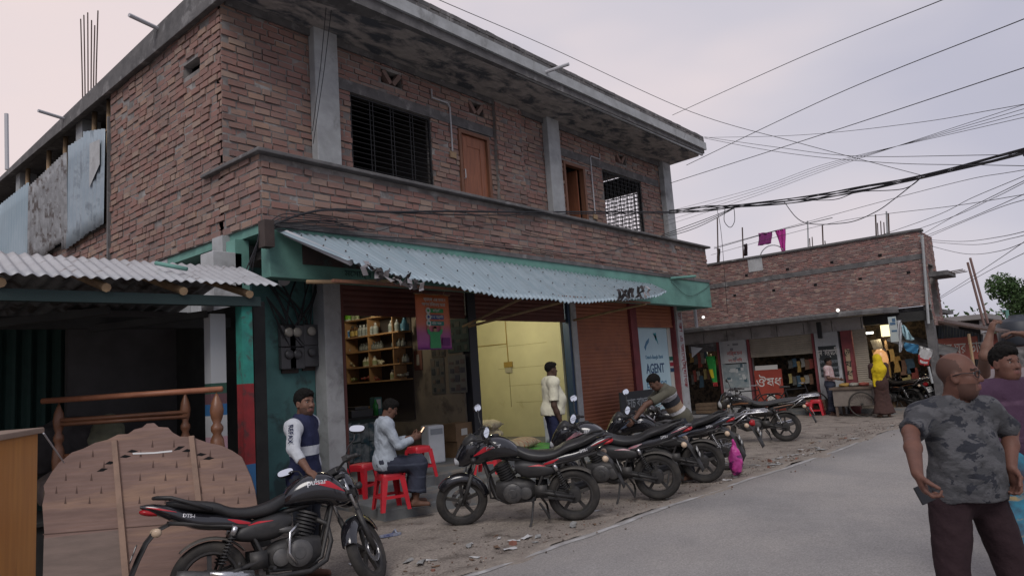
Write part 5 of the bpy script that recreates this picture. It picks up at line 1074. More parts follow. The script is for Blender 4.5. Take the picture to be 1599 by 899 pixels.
# the man behind with both arms raised
q = P(1590, 700, 5.7); lc = (q.x, q.y, 0); fr = frame(lc, 222)
person("bare-armed man with both arms raised to his head, mostly hidden by the purple shirt", lc, 222, 1.70, (.16, .085, .06), dict(elR=loc_of(fr, P(1538, 556, 5.5)), wrR=loc_of(fr, P(1546, 521, 5.55)), shR=(0, -.2, 1.42), elL=(.08, .42, 1.60), wrL=(.06, .14, 1.76), shL=(0, .2, 1.42)), h=.011,
    shirt=dict(mats=mat("dusky vest", (.20, .17, .18), rough=.9), sleeve=.2, hem=.85, name="vest"), lower=dict(kind='lungi', mats=mat("brown lungi", (.10, .06, .045), rough=.9), len=.5, r=.15), hands=dict(R=dict(d=(.2, .3, 1), n=(.2, 1, .1), curl=.8), L=dict(d=(-.3, -1, .2), n=(0, -.1, -1), curl=.4)))

# the man with white sleeves whose hand rests on the nearest motorcycle
m_navyc = mat("navy jersey", (.018, .022, .055), (.024, .028, .065), rough=.9, scale=8, bump=.6, bscale=14, bdist=.02, spec=.2); m_whc = mat("white jersey", (.48, .50, .53), (.40, .42, .46), rough=.85, scale=6, bump=.6, bscale=14, bdist=.02)
q = P(474, 700, 6.75); lc = (q.x, q.y, -.06); HD = -58; fr = frame(lc, HD)
hw = loc_of(fr, P(482, 735, 6.3)); ew = loc_of(fr, P(458, 701, 6.42))
def jersey(c, j, at, up):
    m = np.zeros(len(c), int); t = ((c - j['pelvis']) @ up) / np.linalg.norm(j['neck'] - j['pelvis'])
    m[(t > .36) & (t < .53)] = 1
    for s in 'LR':
        a, b = j['sh' + s], j['el' + s]; out_ = (c[:, 1] - a[1]) * (1 if s == 'L' else -1); m[(out_ > -.005) & (t > .53)] = 1
        for p_, q_ in ((j['sh' + s], j['el' + s]), (j['el' + s], j['wr' + s])):
            dd = q_ - p_; tt = np.clip(((c - p_) @ dd) / (dd @ dd), 0, 1); dist = np.linalg.norm(c - p_ - tt[:, None] * dd, axis=1); m[(dist < .074) & (out_ > .02)] = 1
    return m
J1, jj, _ = person("young bearded man in a navy jersey with white sleeves, hand on the nearest motorcycle", lc, HD, 1.78, (.17, .088, .06), dict(wrR=hw, elR=ew, shR=(.0, -.19, 1.43)), head_yaw=-24, h=.008, build=.98,
    shirt=dict(mats=[m_navyc, m_whc], hem=.82, sleeve=1.55, inf=.016, fold=.006, seed=8, matfn=jersey, name="jersey", collar=m_whc), lower=dict(kind='jeans', mats=mat("dark denim", (.02, .024, .035), (.03, .034, .045), rough=.9, scale=6)), hair="thick", beard=True,
    hands=dict(R=dict(d=(.75, -.35, -.35), n=(-.1, .1, -1), curl=.35)))
tx = MB(); a, b = Vector(jj['shR']), Vector(jj['elR']); dn = (b - a).normalized(); side = Vector((0.12, -1, .25)); side = (side - dn * side.dot(dn)).normalized()
add_text(tx, "REFAX", .062, a.lerp(b, .52) + side * .083, dn, side.cross(dn), 0, .001, .003, 1.1, width=.21); tx.build("sleeve_lettering", m_navyc, J1)

# the man sitting on the red stool with a phone
m_lblue = mat("pale blue shirt", (.36, .40, .45), (.30, .34, .39), rough=.85, scale=6, bump=.7, bscale=15, bdist=.02)
m_navl = mat("dark blue lungi", (.020, .024, .04), (.03, .034, .055), rough=.9, scale=5, wave=('Z', 2, (.06, .07, .10), 2, .93, .99))
SZ = .15; HD = -28; lc = (5.86, 7.25, SZ); fr = frame(lc, HD)
J2 = dict(pelvis=(0, 0, .60), neck=(.03, -.0, 1.12), head=(.10, -.01, 1.25), shL=(.02, .18, 1.06), shR=(.02, -.18, 1.06), elL=(.14, .25, .80), elR=(.14, -.24, .80), wrL=(.40, .10, .87), wrR=(.40, -.09, .86), hipL=(.02, .09, .56), hipR=(.02, -.09, .56), knL=(.43, .14, .54), knR=(.43, -.12, .54), anL=(.40, .15, .085), anR=(.36, -.10, .085))
person("man in a pale blue shirt sitting on the red stool, looking at his phone", lc, HD, 1.68, (.13, .066, .045), J2, head_yaw=-8, head_pitch=24, h=.009,
    shirt=dict(mats=m_lblue, hem=.5, sleeve=1.72, inf=.02, fold=.008, fs=1.8, seed=11, collar=m_lblue), lower=dict(kind='lungi', mats=m_navl, len=.75, r=.12, top=.655), hair="thick",
    hands=dict(R=dict(d=(.8, .4, .3), n=(.1, 1, .3), curl=.6), L=dict(d=(.8, -.4, .2), n=(.1, -1, .3), curl=.6)))
pm = fr @ Vector((.50, -.01, .925)); phn = MB(); ux = fr.to_3x3() @ Vector((.45, 0, .62)); phn.bar(pm - ux * .1, pm + ux * .1, .075, .009, up=fr.to_3x3() @ Vector((-.8, 0, .5)), mi=0)
phn.build  # screen faces its owner
uy = fr.to_3x3() @ Vector((0, 1, 0)); nn_ = ux.normalized().cross(uy).normalized(); nn_ = nn_ if nn_.dot(fr.to_3x3() @ Vector((-1, 0, .4))) > 0 else -nn_
phn.add([pm + nn_ * .006 + ux * .094 * a + uy * .033 * b for a, b in ((-1, -1), (1, -1), (1, 1), (-1, 1))], [(0, 1, 2, 3)], 1)
tag(phn.build("phone", [mat("phone black", (0,) * 3), mat("phone screen", (.2, .12, .08), emit=(1, .62, .40), estr=1.1)], world=True), "phone with a glowing screen held by the seated man", "phone")

# the heavy man in the cream shirt in the lit doorway
m_creamc = mat("cream shirt", (.66, .64, .50), (.58, .56, .44), rough=.85, scale=6, bump=.6, bscale=14, bdist=.02)
person("stout man in a cream short-sleeved shirt standing in the yellow shop doorway", (9.18, 7.03, .15), -38, 1.75, (.075, .042, .03), dict(wrR=(.06, -.235, .80), elR=(-.03, -.225, 1.06), wrL=(.10, .22, .84)), head_yaw=8, h=.011, build=1.12, belly=.075, shirt=dict(mats=m_creamc, hem=.90, sleeve=.8, inf=.02, seed=13, collar=m_creamc), lower=dict(kind='trousers', mats=m_navyc), hair="short")
# the man in the striped t-shirt bending over the fourth motorcycle
m_st = [mat("stripe olive", (.085, .08, .06), rough=.9), mat("stripe white", (.5, .5, .52), rough=.9), mat("stripe black", (.025, .026, .032), rough=.9), mat("stripe tan", (.26, .185, .125), rough=.9)]
def stripes(c, j, at, up):
    t = ((c - j['pelvis']) @ up) / np.linalg.norm(j['neck'] - j['pelvis']); m = np.zeros(len(c), int)
    m[(t > .66) & (t < .82)] = 1; m[(t > .46) & (t <= .66)] = 2; m[(t > .28) & (t <= .46)] = 3; m[(t > .18) & (t <= .28)] = 1; m[t >= .82] = 0; return m
q = P(1068, 700, 10.5); lc = (q.x, q.y, .02); HD = 142; fr = frame(lc, HD)
J3 = dict(pelvis=(0, 0, .93), neck=(.26, .03, 1.36), head=(.385, .05, 1.45), shL=(.21, .19, 1.30), shR=(.21, -.15, 1.32), elL=loc_of(fr, P(1008, 632, 10.3)), wrL=loc_of(fr, P(990, 655, 10.2)), elR=(.45, -.22, 1.12), wrR=(.62, -.12, 1.02))
person("man in a brown, white and black striped t-shirt bending by the agent panel", lc, HD, 1.68, (.12, .062, .043), J3, head_pitch=32, h=.010, shirt=dict(mats=m_st, hem=.78, sleeve=.75, inf=.018, seed=17, matfn=stripes, name="t_shirt"), lower=dict(kind='jeans', mats=mat("dark denim", (0,) * 3)), hair="thick")
# far people by the shops across the junction
m_pink = mat("pink checked shirt", (.42, .24, .25), (.50, .44, .44), rough=.9, scale=22)
person("man in a pink and white shirt standing behind the wooden vendor cart", (21.0, 6.18, 0), -85, 1.62, (.12, .065, .045), dict(elR=(.02, -.24, 1.06), wrR=(.22, -.12, 1.02), wrL=(.26, .1, 1.0)), h=.016, build=1.05, shirt=dict(mats=[m_pink], hem=.92, sleeve=.8, seed=19), lower=dict(kind='lungi', mats=m_navl, len=.85, r=.11))
m_yel = mat("bright yellow scarf", (.58, .43, .008), (.50, .36, .008), rough=.85, scale=8)
person("woman in a bright yellow headscarf and long dark brown robe seen from behind", (20.3, 4.72, 0), 25, 1.62, (.15, .09, .06), dict(elR=(.05, -.2, 1.05), wrR=(.18, -.1, .95), elL=(.05, .2, 1.05), wrL=(.18, .1, .95)), h=.012, shirt=dict(mats=mat("dark brown robe", (.055, .026, .022), (.04, .02, .017), rough=.9), sleeve=1.9, hem=.7, name="robe_top"), lower=dict(kind='lungi', name='long_skirt', mats=mat("dark brown robe", (0,) * 3), len=.95, r=.17), hijab=m_yel)
person("man in a faded blue shirt leaning among the parked bikes by the far stall", (23.3, 4.6, 0), 160, 1.6, (.11, .06, .045), dict(neck=(.2, 0, 1.3), head=(.3, 0, 1.4), shL=(.17, .18, 1.25), shR=(.17, -.18, 1.25), elL=(.3, .22, 1.02), elR=(.3, -.22, 1.02), wrL=(.4, .1, .85), wrR=(.4, -.1, .85)), h=.018, shirt=dict(mats=mat("faded blue shirt", (.12, .17, .25), rough=.9), sleeve=1.8, seed=23), lower=dict(kind='trousers', mats=m_mar))
# ------------------------------------------------------------------ stools
m_stool = mat("red plastic stool", (.52, .018, .03), (.42, .015, .026), rough=.4, scale=5, stain=(.28, .02, .025), sscale=5, slo=.58, shi=.75, spec=.5)
GS = "red plastic stools at the shops"
def make_stool(label, loc, rz):
    T = thing("plastic_stool", label, "stool", loc, rz, GS); h = .47; a, b = .135, .185
    mb = MB(); n = 32; vs = []
    def sq(r, z, e=5): return [(math.copysign(abs(math.cos(t)) ** (2 / e), math.cos(t)) * r, math.copysign(abs(math.sin(t)) ** (2 / e), math.sin(t)) * r, z) for t in (2 * math.pi * i / n for i in range(n))]
    rings = [sq(.03, h - .012, 2), sq(.033, h - .002, 2), sq(a - .02, h), sq(a + .004, h - .006), sq(a + .014, h - .03), sq(a + .016, h - .055), sq(a + .008, h - .055), sq(a - .01, h - .02), sq(.03, h - .02, 2)]
    mb.add(sum(rings, []), [(i * n + j, i * n + (j + 1) % n, ((i + 1) % 9) * n + (j + 1) % n, ((i + 1) % 9) * n + j) for i in range(9) for j in range(n)]); mb.build("seat", m_stool, T, smooth=True, angle=50)
    for sx_ in (-1, 1):
        for sy_ in (-1, 1):
            mb = MB(); t, w = Vector((sx_ * (a + .012), sy_ * (a + .012), h - .05)), .075; q = Vector((sx_ * (b + .012), sy_ * (b + .012), 0)); w2 = .05
            mb.hexa([q, q - Vector((sx_ * w2, 0, 0)), q - Vector((sx_ * w2, sy_ * .012, 0)), q - Vector((0, sy_ * .012, 0)), t, t - Vector((sx_ * w, 0, 0)), t - Vector((sx_ * w, sy_ * .012, 0)), t - Vector((0, sy_ * .012, 0))])
            mb.hexa([q - Vector((0, sy_ * .0125, 0)), q - Vector((sx_ * .012, sy_ * .0125, 0)), q - Vector((sx_ * .012, sy_ * w2, 0)), q - Vector((0, sy_ * w2, 0)), t - Vector((0, sy_ * .0125, 0)), t - Vector((sx_ * .012, sy_ * .0125, 0)), t - Vector((sx_ * .012, sy_ * w, 0)), t - Vector((0, sy_ * w, 0))]); mb.build("leg", m_stool, T)
    zc = .17; c = b - (b - a) * zc / h + .004; mb = MB()
    for s in (-1, 1): mb.box((-c + .03, s * c - .006, zc - .018), (c - .03, s * c + .006, zc + .018)); mb.box((s * c - .006, -c + .03, zc - .018), (s * c + .006, c - .03, zc + .018))
    mb.build("brace", m_stool, T)
    mb = MB()
    for s in (-1, 1): mb.box((-a + .05, s * (a + .012) - .005, h - .095), (a - .05, s * (a + .012) + .005, h - .056)); mb.box((s * (a + .012) - .005, -a + .05, h - .095), (s * (a + .012) + .005, a - .05, h - .056))
    mb.build("apron", m_stool, T)
    return T
s1 = make_stool("red stool under the seated man in the pale blue shirt", (5.93, 7.24, .15), R(-20))
for lab, p, rz in (("empty red stool behind the seated man, partly hidden by the nearest motorcycle", PA(567, 775, 2, .15), 15), ("empty red stool on the plinth in front of the seated man's knees", PA(656, 745, 2, .3), -8),
                   ("red stool in the yellow shop doorway behind a motorcycle", PA(763, 738, 2, .3), 30), ("red stool across the junction between the bicycle and the vendor cart", Vector((21.0, 6.62, 0)), 10)):
    c = copy_tree(s1); place(c, p, R(rz)); tag(c, lab)

# ------------------------------------------------------------------ the agro shop
m_shelf = mat("shelf wood", (.38, .22, .10), (.28, .16, .075), rough=.6, scale=5); m_shelfd = mat("shelf back board", (.055, .045, .04), rough=.9)
SR = thing("shelf_rack", "tall wooden shelf rack of bottles and packets inside the first shop", "shelf", (9.54, 12.2, .3))
LV = (1.83, 2.15, 2.48, 2.80, 3.17)
mb = MB(); mb.box((9.695, 10.95, 1.0), (9.715, 13.45, 3.6)); mb.build("back_board", m_shelfd, SR, world=True)
for z in LV + (1.30,): mb = MB(); mb.box((9.36, 10.95 if z > 1.4 else 11.6, z - .028), (9.694, 13.45, z)); mb.build("shelf", m_shelf, SR, world=True)
for y in (11.15, 11.95, 12.74, 13.43):
    mb = MB()
    for a, b in zip(LV, LV[1:]): mb.box((9.37, y - .012, a + .001), (9.693, y + .012, b - .029))
    mb.build("divider", m_shelf, SR, world=True)
cB = {}
def bottle(kind, px, lv, label, group="bottles on the shop shelves", dx=0.0):
    z = LV[lv]; p = PA(px, {0: 598, 1: 574, 2: 553, 3: 527, 4: 500}[lv], 0, 9.48); y = p.y; x = 9.48 + dx
    if kind not in cB:
        mb = MB()
        body, capc, lab, r, h = {"jug": ((.55, .56, .5), (.5, .5, .48), (.16, .42, .03), .085, .30), "blue": ((.5, .52, .55), (.5, .5, .5), (.04, .16, .38), .085, .27), "amber": ((.10, .05, .025), (.03, .03, .03), (.45, .34, .10), .06, .26),
                                 "silver": ((.36, .38, .37), (.45, .46, .45), (.22, .25, .24), .065, .25), "dark": ((.06, .065, .06), (.10, .10, .10), (.16, .17, .16), .05, .17), "pale": ((.45, .42, .33), (.5, .5, .48), (.26, .30, .16), .055, .20), "cone": ((.05, .16, .24), (.04, .12, .2), (.05, .16, .24), .09, .26)}[kind]
        pr = [(0, r * .95), (.01, r), (h * .62, r), (h * .78, r * .55), (h * .84, r * .32), (h * .86, r * .32)] if kind != "cone" else [(0, r), (h * .8, r * .55), (h * .86, r * .4)]
        mb.lathe((0, 0, 0), (0, 0, 1), pr, 14, 0); mb.lathe((0, 0, 0), (0, 0, 1), [(h * .862, r * .4), (h, r * .38)], 12, 1); mb.lathe((0, 0, 0), (0, 0, 1), [(h * .14, r * 1.02), (h * .55, r * 1.02)], 14, 2, cap=False)
        cB[kind] = mb.build("bottle", [mat("bottle %s body" % kind, body, rough=.4), mat("bottle %s cap" % kind, capc, rough=.5), mat("bottle %s label" % kind, lab, rough=.5)], smooth=True, angle=40); o = cB[kind]
    else: o = cB[kind].copy(); COL.objects.link(o)
    o.location = (x, y, z); WM[o.name] = Matrix.Translation(o.location); tag(o, label, "bottle", group)
for px, l in ((535, "white jug bottle with a green label at the left end of the top shelf"), (545, "white jug bottle with a green label second from the left on the top shelf")): bottle("jug", px, 4, l)
for px in (552, 558): bottle("pale", px, 4, "small pale bottle right of the green jugs on the top shelf")
bottle("blue", 543, 3, "white bottle with a blue label below the green jugs")
for px in (551, 558): bottle("amber", px, 3, "amber bottle with a yellow label on the second shelf from the top")
for px in (563.5, 569, 575, 580, 587): bottle("silver", px, 3, "grey bottle in the row of five on the second shelf from the top")
for px in (612, 621): bottle("silver", px, 3, "grey bottle in the right bay of the second shelf from the top")
bottle("cone", 633, 3, "dark blue cone-shaped container at the right end of the second shelf")
for px in (565, 569, 573, 584, 588, 592, 596): bottle("dark", px, 2, "small dark bottle in the middle bay of the third shelf")
for px in (616, 620, 625, 631): bottle("dark", px, 2, "small dark bottle in the right bay of the third shelf")
for px in (571, 576, 581, 586): bottle("pale", px, 1, "pale bottle in the middle bay of the fourth shelf")
for px in (620, 632, 636): bottle("dark", px, 1, "small dark bottle in the right bay of the fourth shelf")
bottle("pale", 614, 0, "single pale jar in the right bay of the lowest shelf")
def packet(px, lv, r, cols, label, cat="packet", seed=1):
    z = LV[lv]; p = PA(px, {0: 598, 1: 574, 2: 553, 3: 527, 4: 500}[lv], 0, 9.5); s = Sdf((-.3, -.3, -.02), (.3, .34, .32), .016); rnd = random.Random(seed)
    for i in range(7): a = A3(rnd.uniform(-.07, .07), rnd.uniform(-r, r), .03 + .06 * rnd.random()); s.cap(a, a + A3(rnd.uniform(-.05, .05), rnd.uniform(-.12, .12), rnd.uniform(-.02, .05)), .028, .02, .015)
    s.folds(.008, 4, seed); s.clip((0, 0, -1), 0); m0, m1 = mat(label[:18] + " a", cols[0], rough=.4), mat(label[:18] + " b", cols[1], rough=.4)
    o = s.build("packet_heap", [m0, m1], None, lambda c: (wob(c[:, 0], c[:, 1], c[:, 2], 6, seed) > .1).astype(int)); place(o, (9.5, p.y, z), 0); tag(o, label, cat, "loose packets on the shop shelves")
packet(543, 2, .15, ((.4, .42, .38), (.12, .14, .12)), "heap of clear plastic packets on the third shelf", seed=2)
packet(545, 1, .15, ((.42, .38, .24), (.2, .16, .1)), "heap of cream packets on the fourth shelf", seed=3)
packet(547, 0, .18, ((.22, .28, .08), (.34, .33, .2)), "heap of green and cream packets on the lowest shelf", seed=4)
packet(580, 0, .2, ((.30, .06, .05), (.22, .14, .1)), "heap of dark red packets on the lowest shelf", seed=5)
packet(630, 0, .15, ((.16, .17, .15), (.32, .32, .28)), "heap of grey packets at the right of the lowest shelf", seed=6)
packet(596, 1, .04, ((.4, .38, .27), (.3, .28, .2)), "upright cream bag beside the pale bottles on the fourth shelf", seed=7)
packet(537, 3, .05, ((.4, .38, .2), (.2, .2, .1)), "small packets at the left end of the second shelf", seed=9)
mb = MB(); p = PA(592, 495, 0, 9.5); mb.box((9.4, p.y - .15, 3.171), (9.6, p.y + .15, 3.32)); tag(mb.build("small_carton", mat("cream carton", (.5, .42, .26), rough=.8), world=True), "plain cream carton on the top shelf", "box")
# counter with pasted newspaper
CT = thing("shop_counter", "dark shop counter with newspaper pasted on its front, behind the seated man", "counter", (8.35, 11.0, .3))
mb = MB(); mb.box((7.55, 10.75, .3), (8.95, 11.3, 1.12)); mb.build("body", mat("dark counter", (.03, .05, .045), rough=.7), CT, world=True)
mb = MB(); mb.box((7.5, 10.70, 1.121), (9.0, 11.34, 1.16)); mb.build("top", m_dk, CT, world=True)
mb = MB(); rnd = random.Random(11)
for i in range(14): x = 7.6 + (i % 7) * .19; z = .36 + (i // 7) * .36 + rnd.uniform(-.02, .02); mb.prism([(0, 0), (.18, rnd.uniform(-.02, .02)), (.18, .34), (0, .33)], (x, 10.748 - .002 * (i % 3), z), (1, 0, 0), (0, 0, 1), (0, -.0015, 0))
mb.build("newspaper", mat("newsprint", (.36, .38, .36), (.10, .13, .14), rough=.9, scale=9, stain=(.05, .10, .12), sscale=5), CT, world=True)
mb = MB(); mb.box((8.0, 10.78, 1.161), (8.5, 11.1, 1.3)); mb.box((8.1, 10.8, 1.301), (8.42, 11.05, 1.36)); tag(mb.build("printer", mat("dark printer", (.04, .04, .042), rough=.5), world=True, bevel=.01), "dark printer on the shop counter", "printer")
mb = MB(); mb.lathe((8.7, 10.95, 1.16), (0, 0, 1), [(0, .05), (.2, .05), (.26, .02), (.3, .02)], 12); tag(mb.build("bottle", mat("green bottle glass", (.03, .22, .05), rough=.2), world=True, smooth=True), "tall green bottle on the counter behind the seated man", "bottle", "bottles on the shop shelves")
mb = MB(); mb.box((8.8, 11.1, 1.161), (8.98, 11.25, 1.5)); mb.box((8.83, 11.094, 1.28), (8.95, 11.099, 1.46), 1); tag(mb.build("calendar_box", [m_teald, mat("white card", (.55, .55, .53), rough=.8)], world=True), "teal box with a white card on the counter", "box")
# white appliance, cartons, posters, notices
p = PA(678, 722, 2, .3); WA = thing("water_filter", "white rounded plastic appliance standing on the shop floor by the cartons", "appliance", (p.x, p.y, .3), R(-15)); m_wp = mat("white appliance", (.55, .57, .6), (.48, .5, .53), rough=.35)
mb = MB(); mb.box((-.16, -.15, 0), (.16, .15, .66)); mb.build("body", m_wp, WA, bevel=.03); mb = MB(); mb.box((-.12, -.158, .5), (.12, -.151, .6)); mb.build("panel", mat("grey panel", (.25, .27, .3), rough=.4), WA)
m_card = mat("brown cardboard", (.20, .125, .07), (.15, .095, .055), rough=.85, scale=4)
for px, py, w, d, h, z, lab in ((716, 712, .42, .4, .30, .3, "lower brown carton beside the white appliance"), (716, 712, .48, .42, .32, .601, "upper brown carton with a white label by the dark post")):
    p = PA(px, py, 2, .3); mb = MB(); mb.box((p.x - w / 2, p.y - d / 2, z), (p.x + w / 2, p.y + d / 2, z + h)); mb.box((p.x - .1, p.y - d / 2 - .004, z + .1), (p.x + .06, p.y - d / 2 - .001, z + .22), 1); tag(mb.build("carton", [m_card, mat("white label", (.5, .5, .48), rough=.8)], world=True), lab, "box", "cartons in the first shop")
def wallrect(px0, py0, px1, py1, off=.0):
    a, b, = PA(px0, py0, 0, 9.71), PA(px1, py1, 0, 9.71); return (9.705 - off, min(a.y, b.y), min(a.z, b.z)), (9.712 - off, max(a.y, b.y), max(a.z, b.z))
rnd = random.Random(4)
for i, (q, cols, lab) in enumerate((((672, 560, 696, 614), ((.13, .13, .12), (.05, .06, .07), (.16, .13, .11)), "brown printed poster with two figures-like panels on the shop's inner wall"), ((699, 556, 730, 612), ((.17, .17, .16), (.08, .08, .10), (.13, .10, .10)), "pale poster with a collage of pictures beside the dark post"),
                                     ((697, 500, 733, 548), ((.05, .085, .075), (.10, .11, .09), (.03, .04, .04)), "dark green poster high on the inner wall behind the orange banner"), ((672, 520, 695, 556), ((.12, .11, .09), (.06, .06, .06), (.1, .08, .07)), "small faded poster above the brown poster"))):
    lo_, hi_ = wallrect(*q); mb = MB(); mb.box(lo_, hi_, 0); W_, H_ = hi_[1] - lo_[1], hi_[2] - lo_[2]; used = []
    for r in range(4):
        for c in range(3):
            a, b = lo_[1] + W_ * (.06 + c * .31), lo_[2] + H_ * (.06 + r * .235); mb.box((9.698, a, b), (9.7045, a + W_ * rnd.uniform(.14, .27), b + H_ * rnd.uniform(.06, .2)), 1 + (r * 3 + c) % 2)
    tag(mb.build("poster", [mat("poster %d %d" % (i, k), cc, tuple(x * .8 for x in cc), rough=.7, scale=14) for k, cc in enumerate(cols)], world=True), lab.replace("figures-like", "pictured"), "poster", "posters in the first shop")
lo_, hi_ = wallrect(646, 548, 660, 577); mb = MB(); mb.box(lo_, hi_, 0); mb.box((9.70, lo_[1] + .08, lo_[2] + .1), (9.7048, hi_[1] - .08, hi_[2] - .08), 1); tag(mb.build("notice", [mat("red brown notice", (.16, .07, .055), rough=.7), mat("notice paper", (.28, .26, .24), rough=.8)], world=True), "small red-brown framed notice below the banner", "notice")
# lamps inside the shops
def tube_lamp(name, p, q, label, e):
    mb = MB(); mb.tube([p, q], .02, 8, 0); o = mb.build(name, mat("lit tube", (.9, .9, .85), emit=(1, .93, .72), estr=6), world=True); return tag(o, label, "lamp")
tube_lamp("tube_lamp", (10.5, 9.75, 3.5), (11.7, 9.75, 3.5), "lit tube lamp inside the yellow shop behind the rolled shutter", 6)
def room_light(p, e, col, s): l = bpy.data.lights.new("lamp_light", 'POINT'); l.energy = e; l.color = col; l.shadow_soft_size = s; o = bpy.data.objects.new("lamp_light", l); COL.objects.link(o); o.location = p
room_light((11.0, 10.2, 3.3), 60, (1, .93, .70), .25)
mb = MB(); mb.lathe((8.7, 11.3, 3.38), (0, 0, 1), [(0, .02), (.03, .05), (.09, .055), (.13, .025), (.2, .02)], 12); tag(mb.build("bulb_lamp", mat("lit bulb", (.9, .85, .7), emit=(1, .86, .6), estr=8), world=True, smooth=True), "lit bulb hanging inside the first shop", "lamp")
room_light((8.6, 11.3, 3.3), 16, (1, .88, .66), .15)
# sacks in the yellow shop
m_sack = mat("woven white sack", (.46, .42, .32), (.38, .34, .26), rough=.85, scale=30, wave=('X', 2.2, (.36, .20, .12), .2, .9, .97), bump=.3, bscale=120); m_sack2 = mat("striped orange sack", (.44, .36, .25), (.36, .28, .19), rough=.85, scale=20, wave=('X', 3.0, (.35, .10, .05), .3, .8, .95), bump=.3, bscale=120)
def sack(p, rz, m, label, sz=(.40, .25, .10), seed=1):
    s = Sdf((-.6, -.45, -.06), (.6, .45, .34), .02); s.ell((0, 0, sz[2]), sz, None, .05); s.ell((.12, .02, sz[2] * 1.05), (sz[0] * .75, sz[1] * .9, sz[2]), None, .05); s.ell((-.12, 0, sz[2]), (sz[0] * .75, sz[1] * .95, sz[2]), None, .05)
    for a in (-1, 1):
        for b in (-1, 1): s.cap((a * sz[0] * .6, b * sz[1] * .5, sz[2]), (a * sz[0] * 1.02, b * sz[1] * .85, sz[2] * .9), .06, .02, .06)
    s.folds(.010, 2.2, seed); o = s.build("sack", m, None); place(o, p, R(rz)); tag(o, label, "sack", "sacks in the yellow shop")
p = PA(765, 683, 2, .45)
for i, (px, py, z, rz, m, lab) in enumerate(((768, 700, .3, 30, m_sack, "bottom white sack of the stack by the yellow wall"), (768, 700, .48, 40, m_sack, "middle white sack of the stack by the yellow wall"), (764, 700, .66, 25, m_sack, "top white sack of the stack by the yellow wall"),
                                             (785, 706, .3, -20, m_sack2, "orange-striped sack lying in front of the sack stack"), (815, 700, .3, 10, m_sack2, "orange-striped sack lying on the green tarpaulin"))):
    q = PA(px, py, 2, .3); q.z = z; sack(q, rz, m, lab, seed=i + 1)
mb = MB(); q = PA(820, 700, 2, .3); mb.sheet([[(q.x - .9 + .15 * i, q.y - .55 + .12 * j, .306 + .012 * math.sin(i * 1.7 + j)) for i in range(13)] for j in range(9)], .004); tag(mb.build("tarpaulin", mat("green tarpaulin", (.06, .30, .05), (.04, .22, .04), rough=.6, scale=5), world=True, smooth=True), "green tarpaulin spread on the yellow shop's floor", "tarpaulin")
mb = MB(); q = PA(852, 692, 2, .3); mb.sheet([[(q.x + .05 * i + .01 * math.sin(j), q.y - .02 * i * (j % 2), .3 + .11 * j) for i in range(6)] for j in range(6)], .004); tag(mb.build("white_bag", mat("thin white bag", (.5, .5, .5), rough=.7), world=True, smooth=True), "white plastic bag hanging beside the stout man's legs", "bag")
# orange banner under the awning
a, b = PA(648, 458, 1, 8.75), PA(705, 545, 1, 8.75); bw_, bh_ = b.x - a.x, a.z - b.z
BN = thing("banner", "orange to purple hanging cloth banner with three lettered pills, under the awning", "banner", ((a.x + b.x) / 2, 8.75, b.z))
mb = MB(); nb = 14; m_bo = mat("banner orange", (.42, .115, .045), rough=.7)
m_gr = bpy.data.materials.new("printed banner"); m_gr.use_nodes = True; t_ = m_gr.node_tree; tcn = t_.nodes.new('ShaderNodeTexCoord'); sxy = t_.nodes.new('ShaderNodeSeparateXYZ'); rr = t_.nodes.new('ShaderNodeValToRGB'); mr = t_.nodes.new('ShaderNodeMapRange'); mr.inputs[2].default_value = bh_
t_.links.new(tcn.outputs['Object'], sxy.inputs[0]); t_.links.new(sxy.outputs[2], mr.inputs[0]); t_.links.new(mr.outputs[0], rr.inputs[0]); t_.links.new(rr.outputs[0], t_.nodes['Principled BSDF'].inputs['Base Color']); t_.nodes['Principled BSDF'].inputs['Roughness'].default_value = .6
rr.color_ramp.elements[0].color = (.34, .08, .32, 1); rr.color_ramp.elements[1].color = (.66, .18, .06, 1); x_ = rr.color_ramp.elements.new(.30); x_.color = (.40, .11, .26, 1); x_ = rr.color_ramp.elements.new(.48); x_.color = (.62, .19, .12, 1)
mb.sheet([[(-bw_ / 2 + bw_ * i / nb, .012 * math.sin(i * .8 + j * .3), bh_ * j / 8) for j in range(9)] for i in range(nb + 1)], .002); mb.build("cloth", m_gr, BN, smooth=True)
mb = MB(); y = -.022; k = bw_ / .8; m_w = mat("banner white", (.62, .62, .6), rough=.6)
add_text(mb, "ব্যাংক এর মতো", .075 * k, (.03 * k, y, bh_ * .90), (1, 0, 0), (0, 0, 1), 0, .001); add_text(mb, "আপন ঠিকানায় সেবা", .075 * k, (0, y, bh_ * .81), (1, 0, 0), (0, 0, 1), 0, .001, width=bw_ * .7)
for i, (s_, mi) in enumerate((("কিস্তি", 1), ("সুদ ও সার্ভিস", 2), ("বিমা সেবা", 3))):
    z = bh_ * (.70 - .115 * i); mb.box((-.12 * k, y, z - .035), (.23 * k, y + .003, z + .035), mi); mb.lathe((-.14 * k, y + .004, z), (0, -1, 0), [(0, .055), (.008, .055)], 18, 0); mb.lathe((-.14 * k, y - .005, z), (0, -1, 0), [(0, .025), (.003, .025)], 12, mi); add_text(mb, s_, .055, (.05 * k, y - .001, z), (1, 0, 0), (0, 0, 1), 0, .001)
mb.box((.17 * k, y, .06), (.36 * k, y + .003, .20), 4); mb.box((-bw_ / 2, y, .0), (bw_ / 2, y + .003, .03), 4)
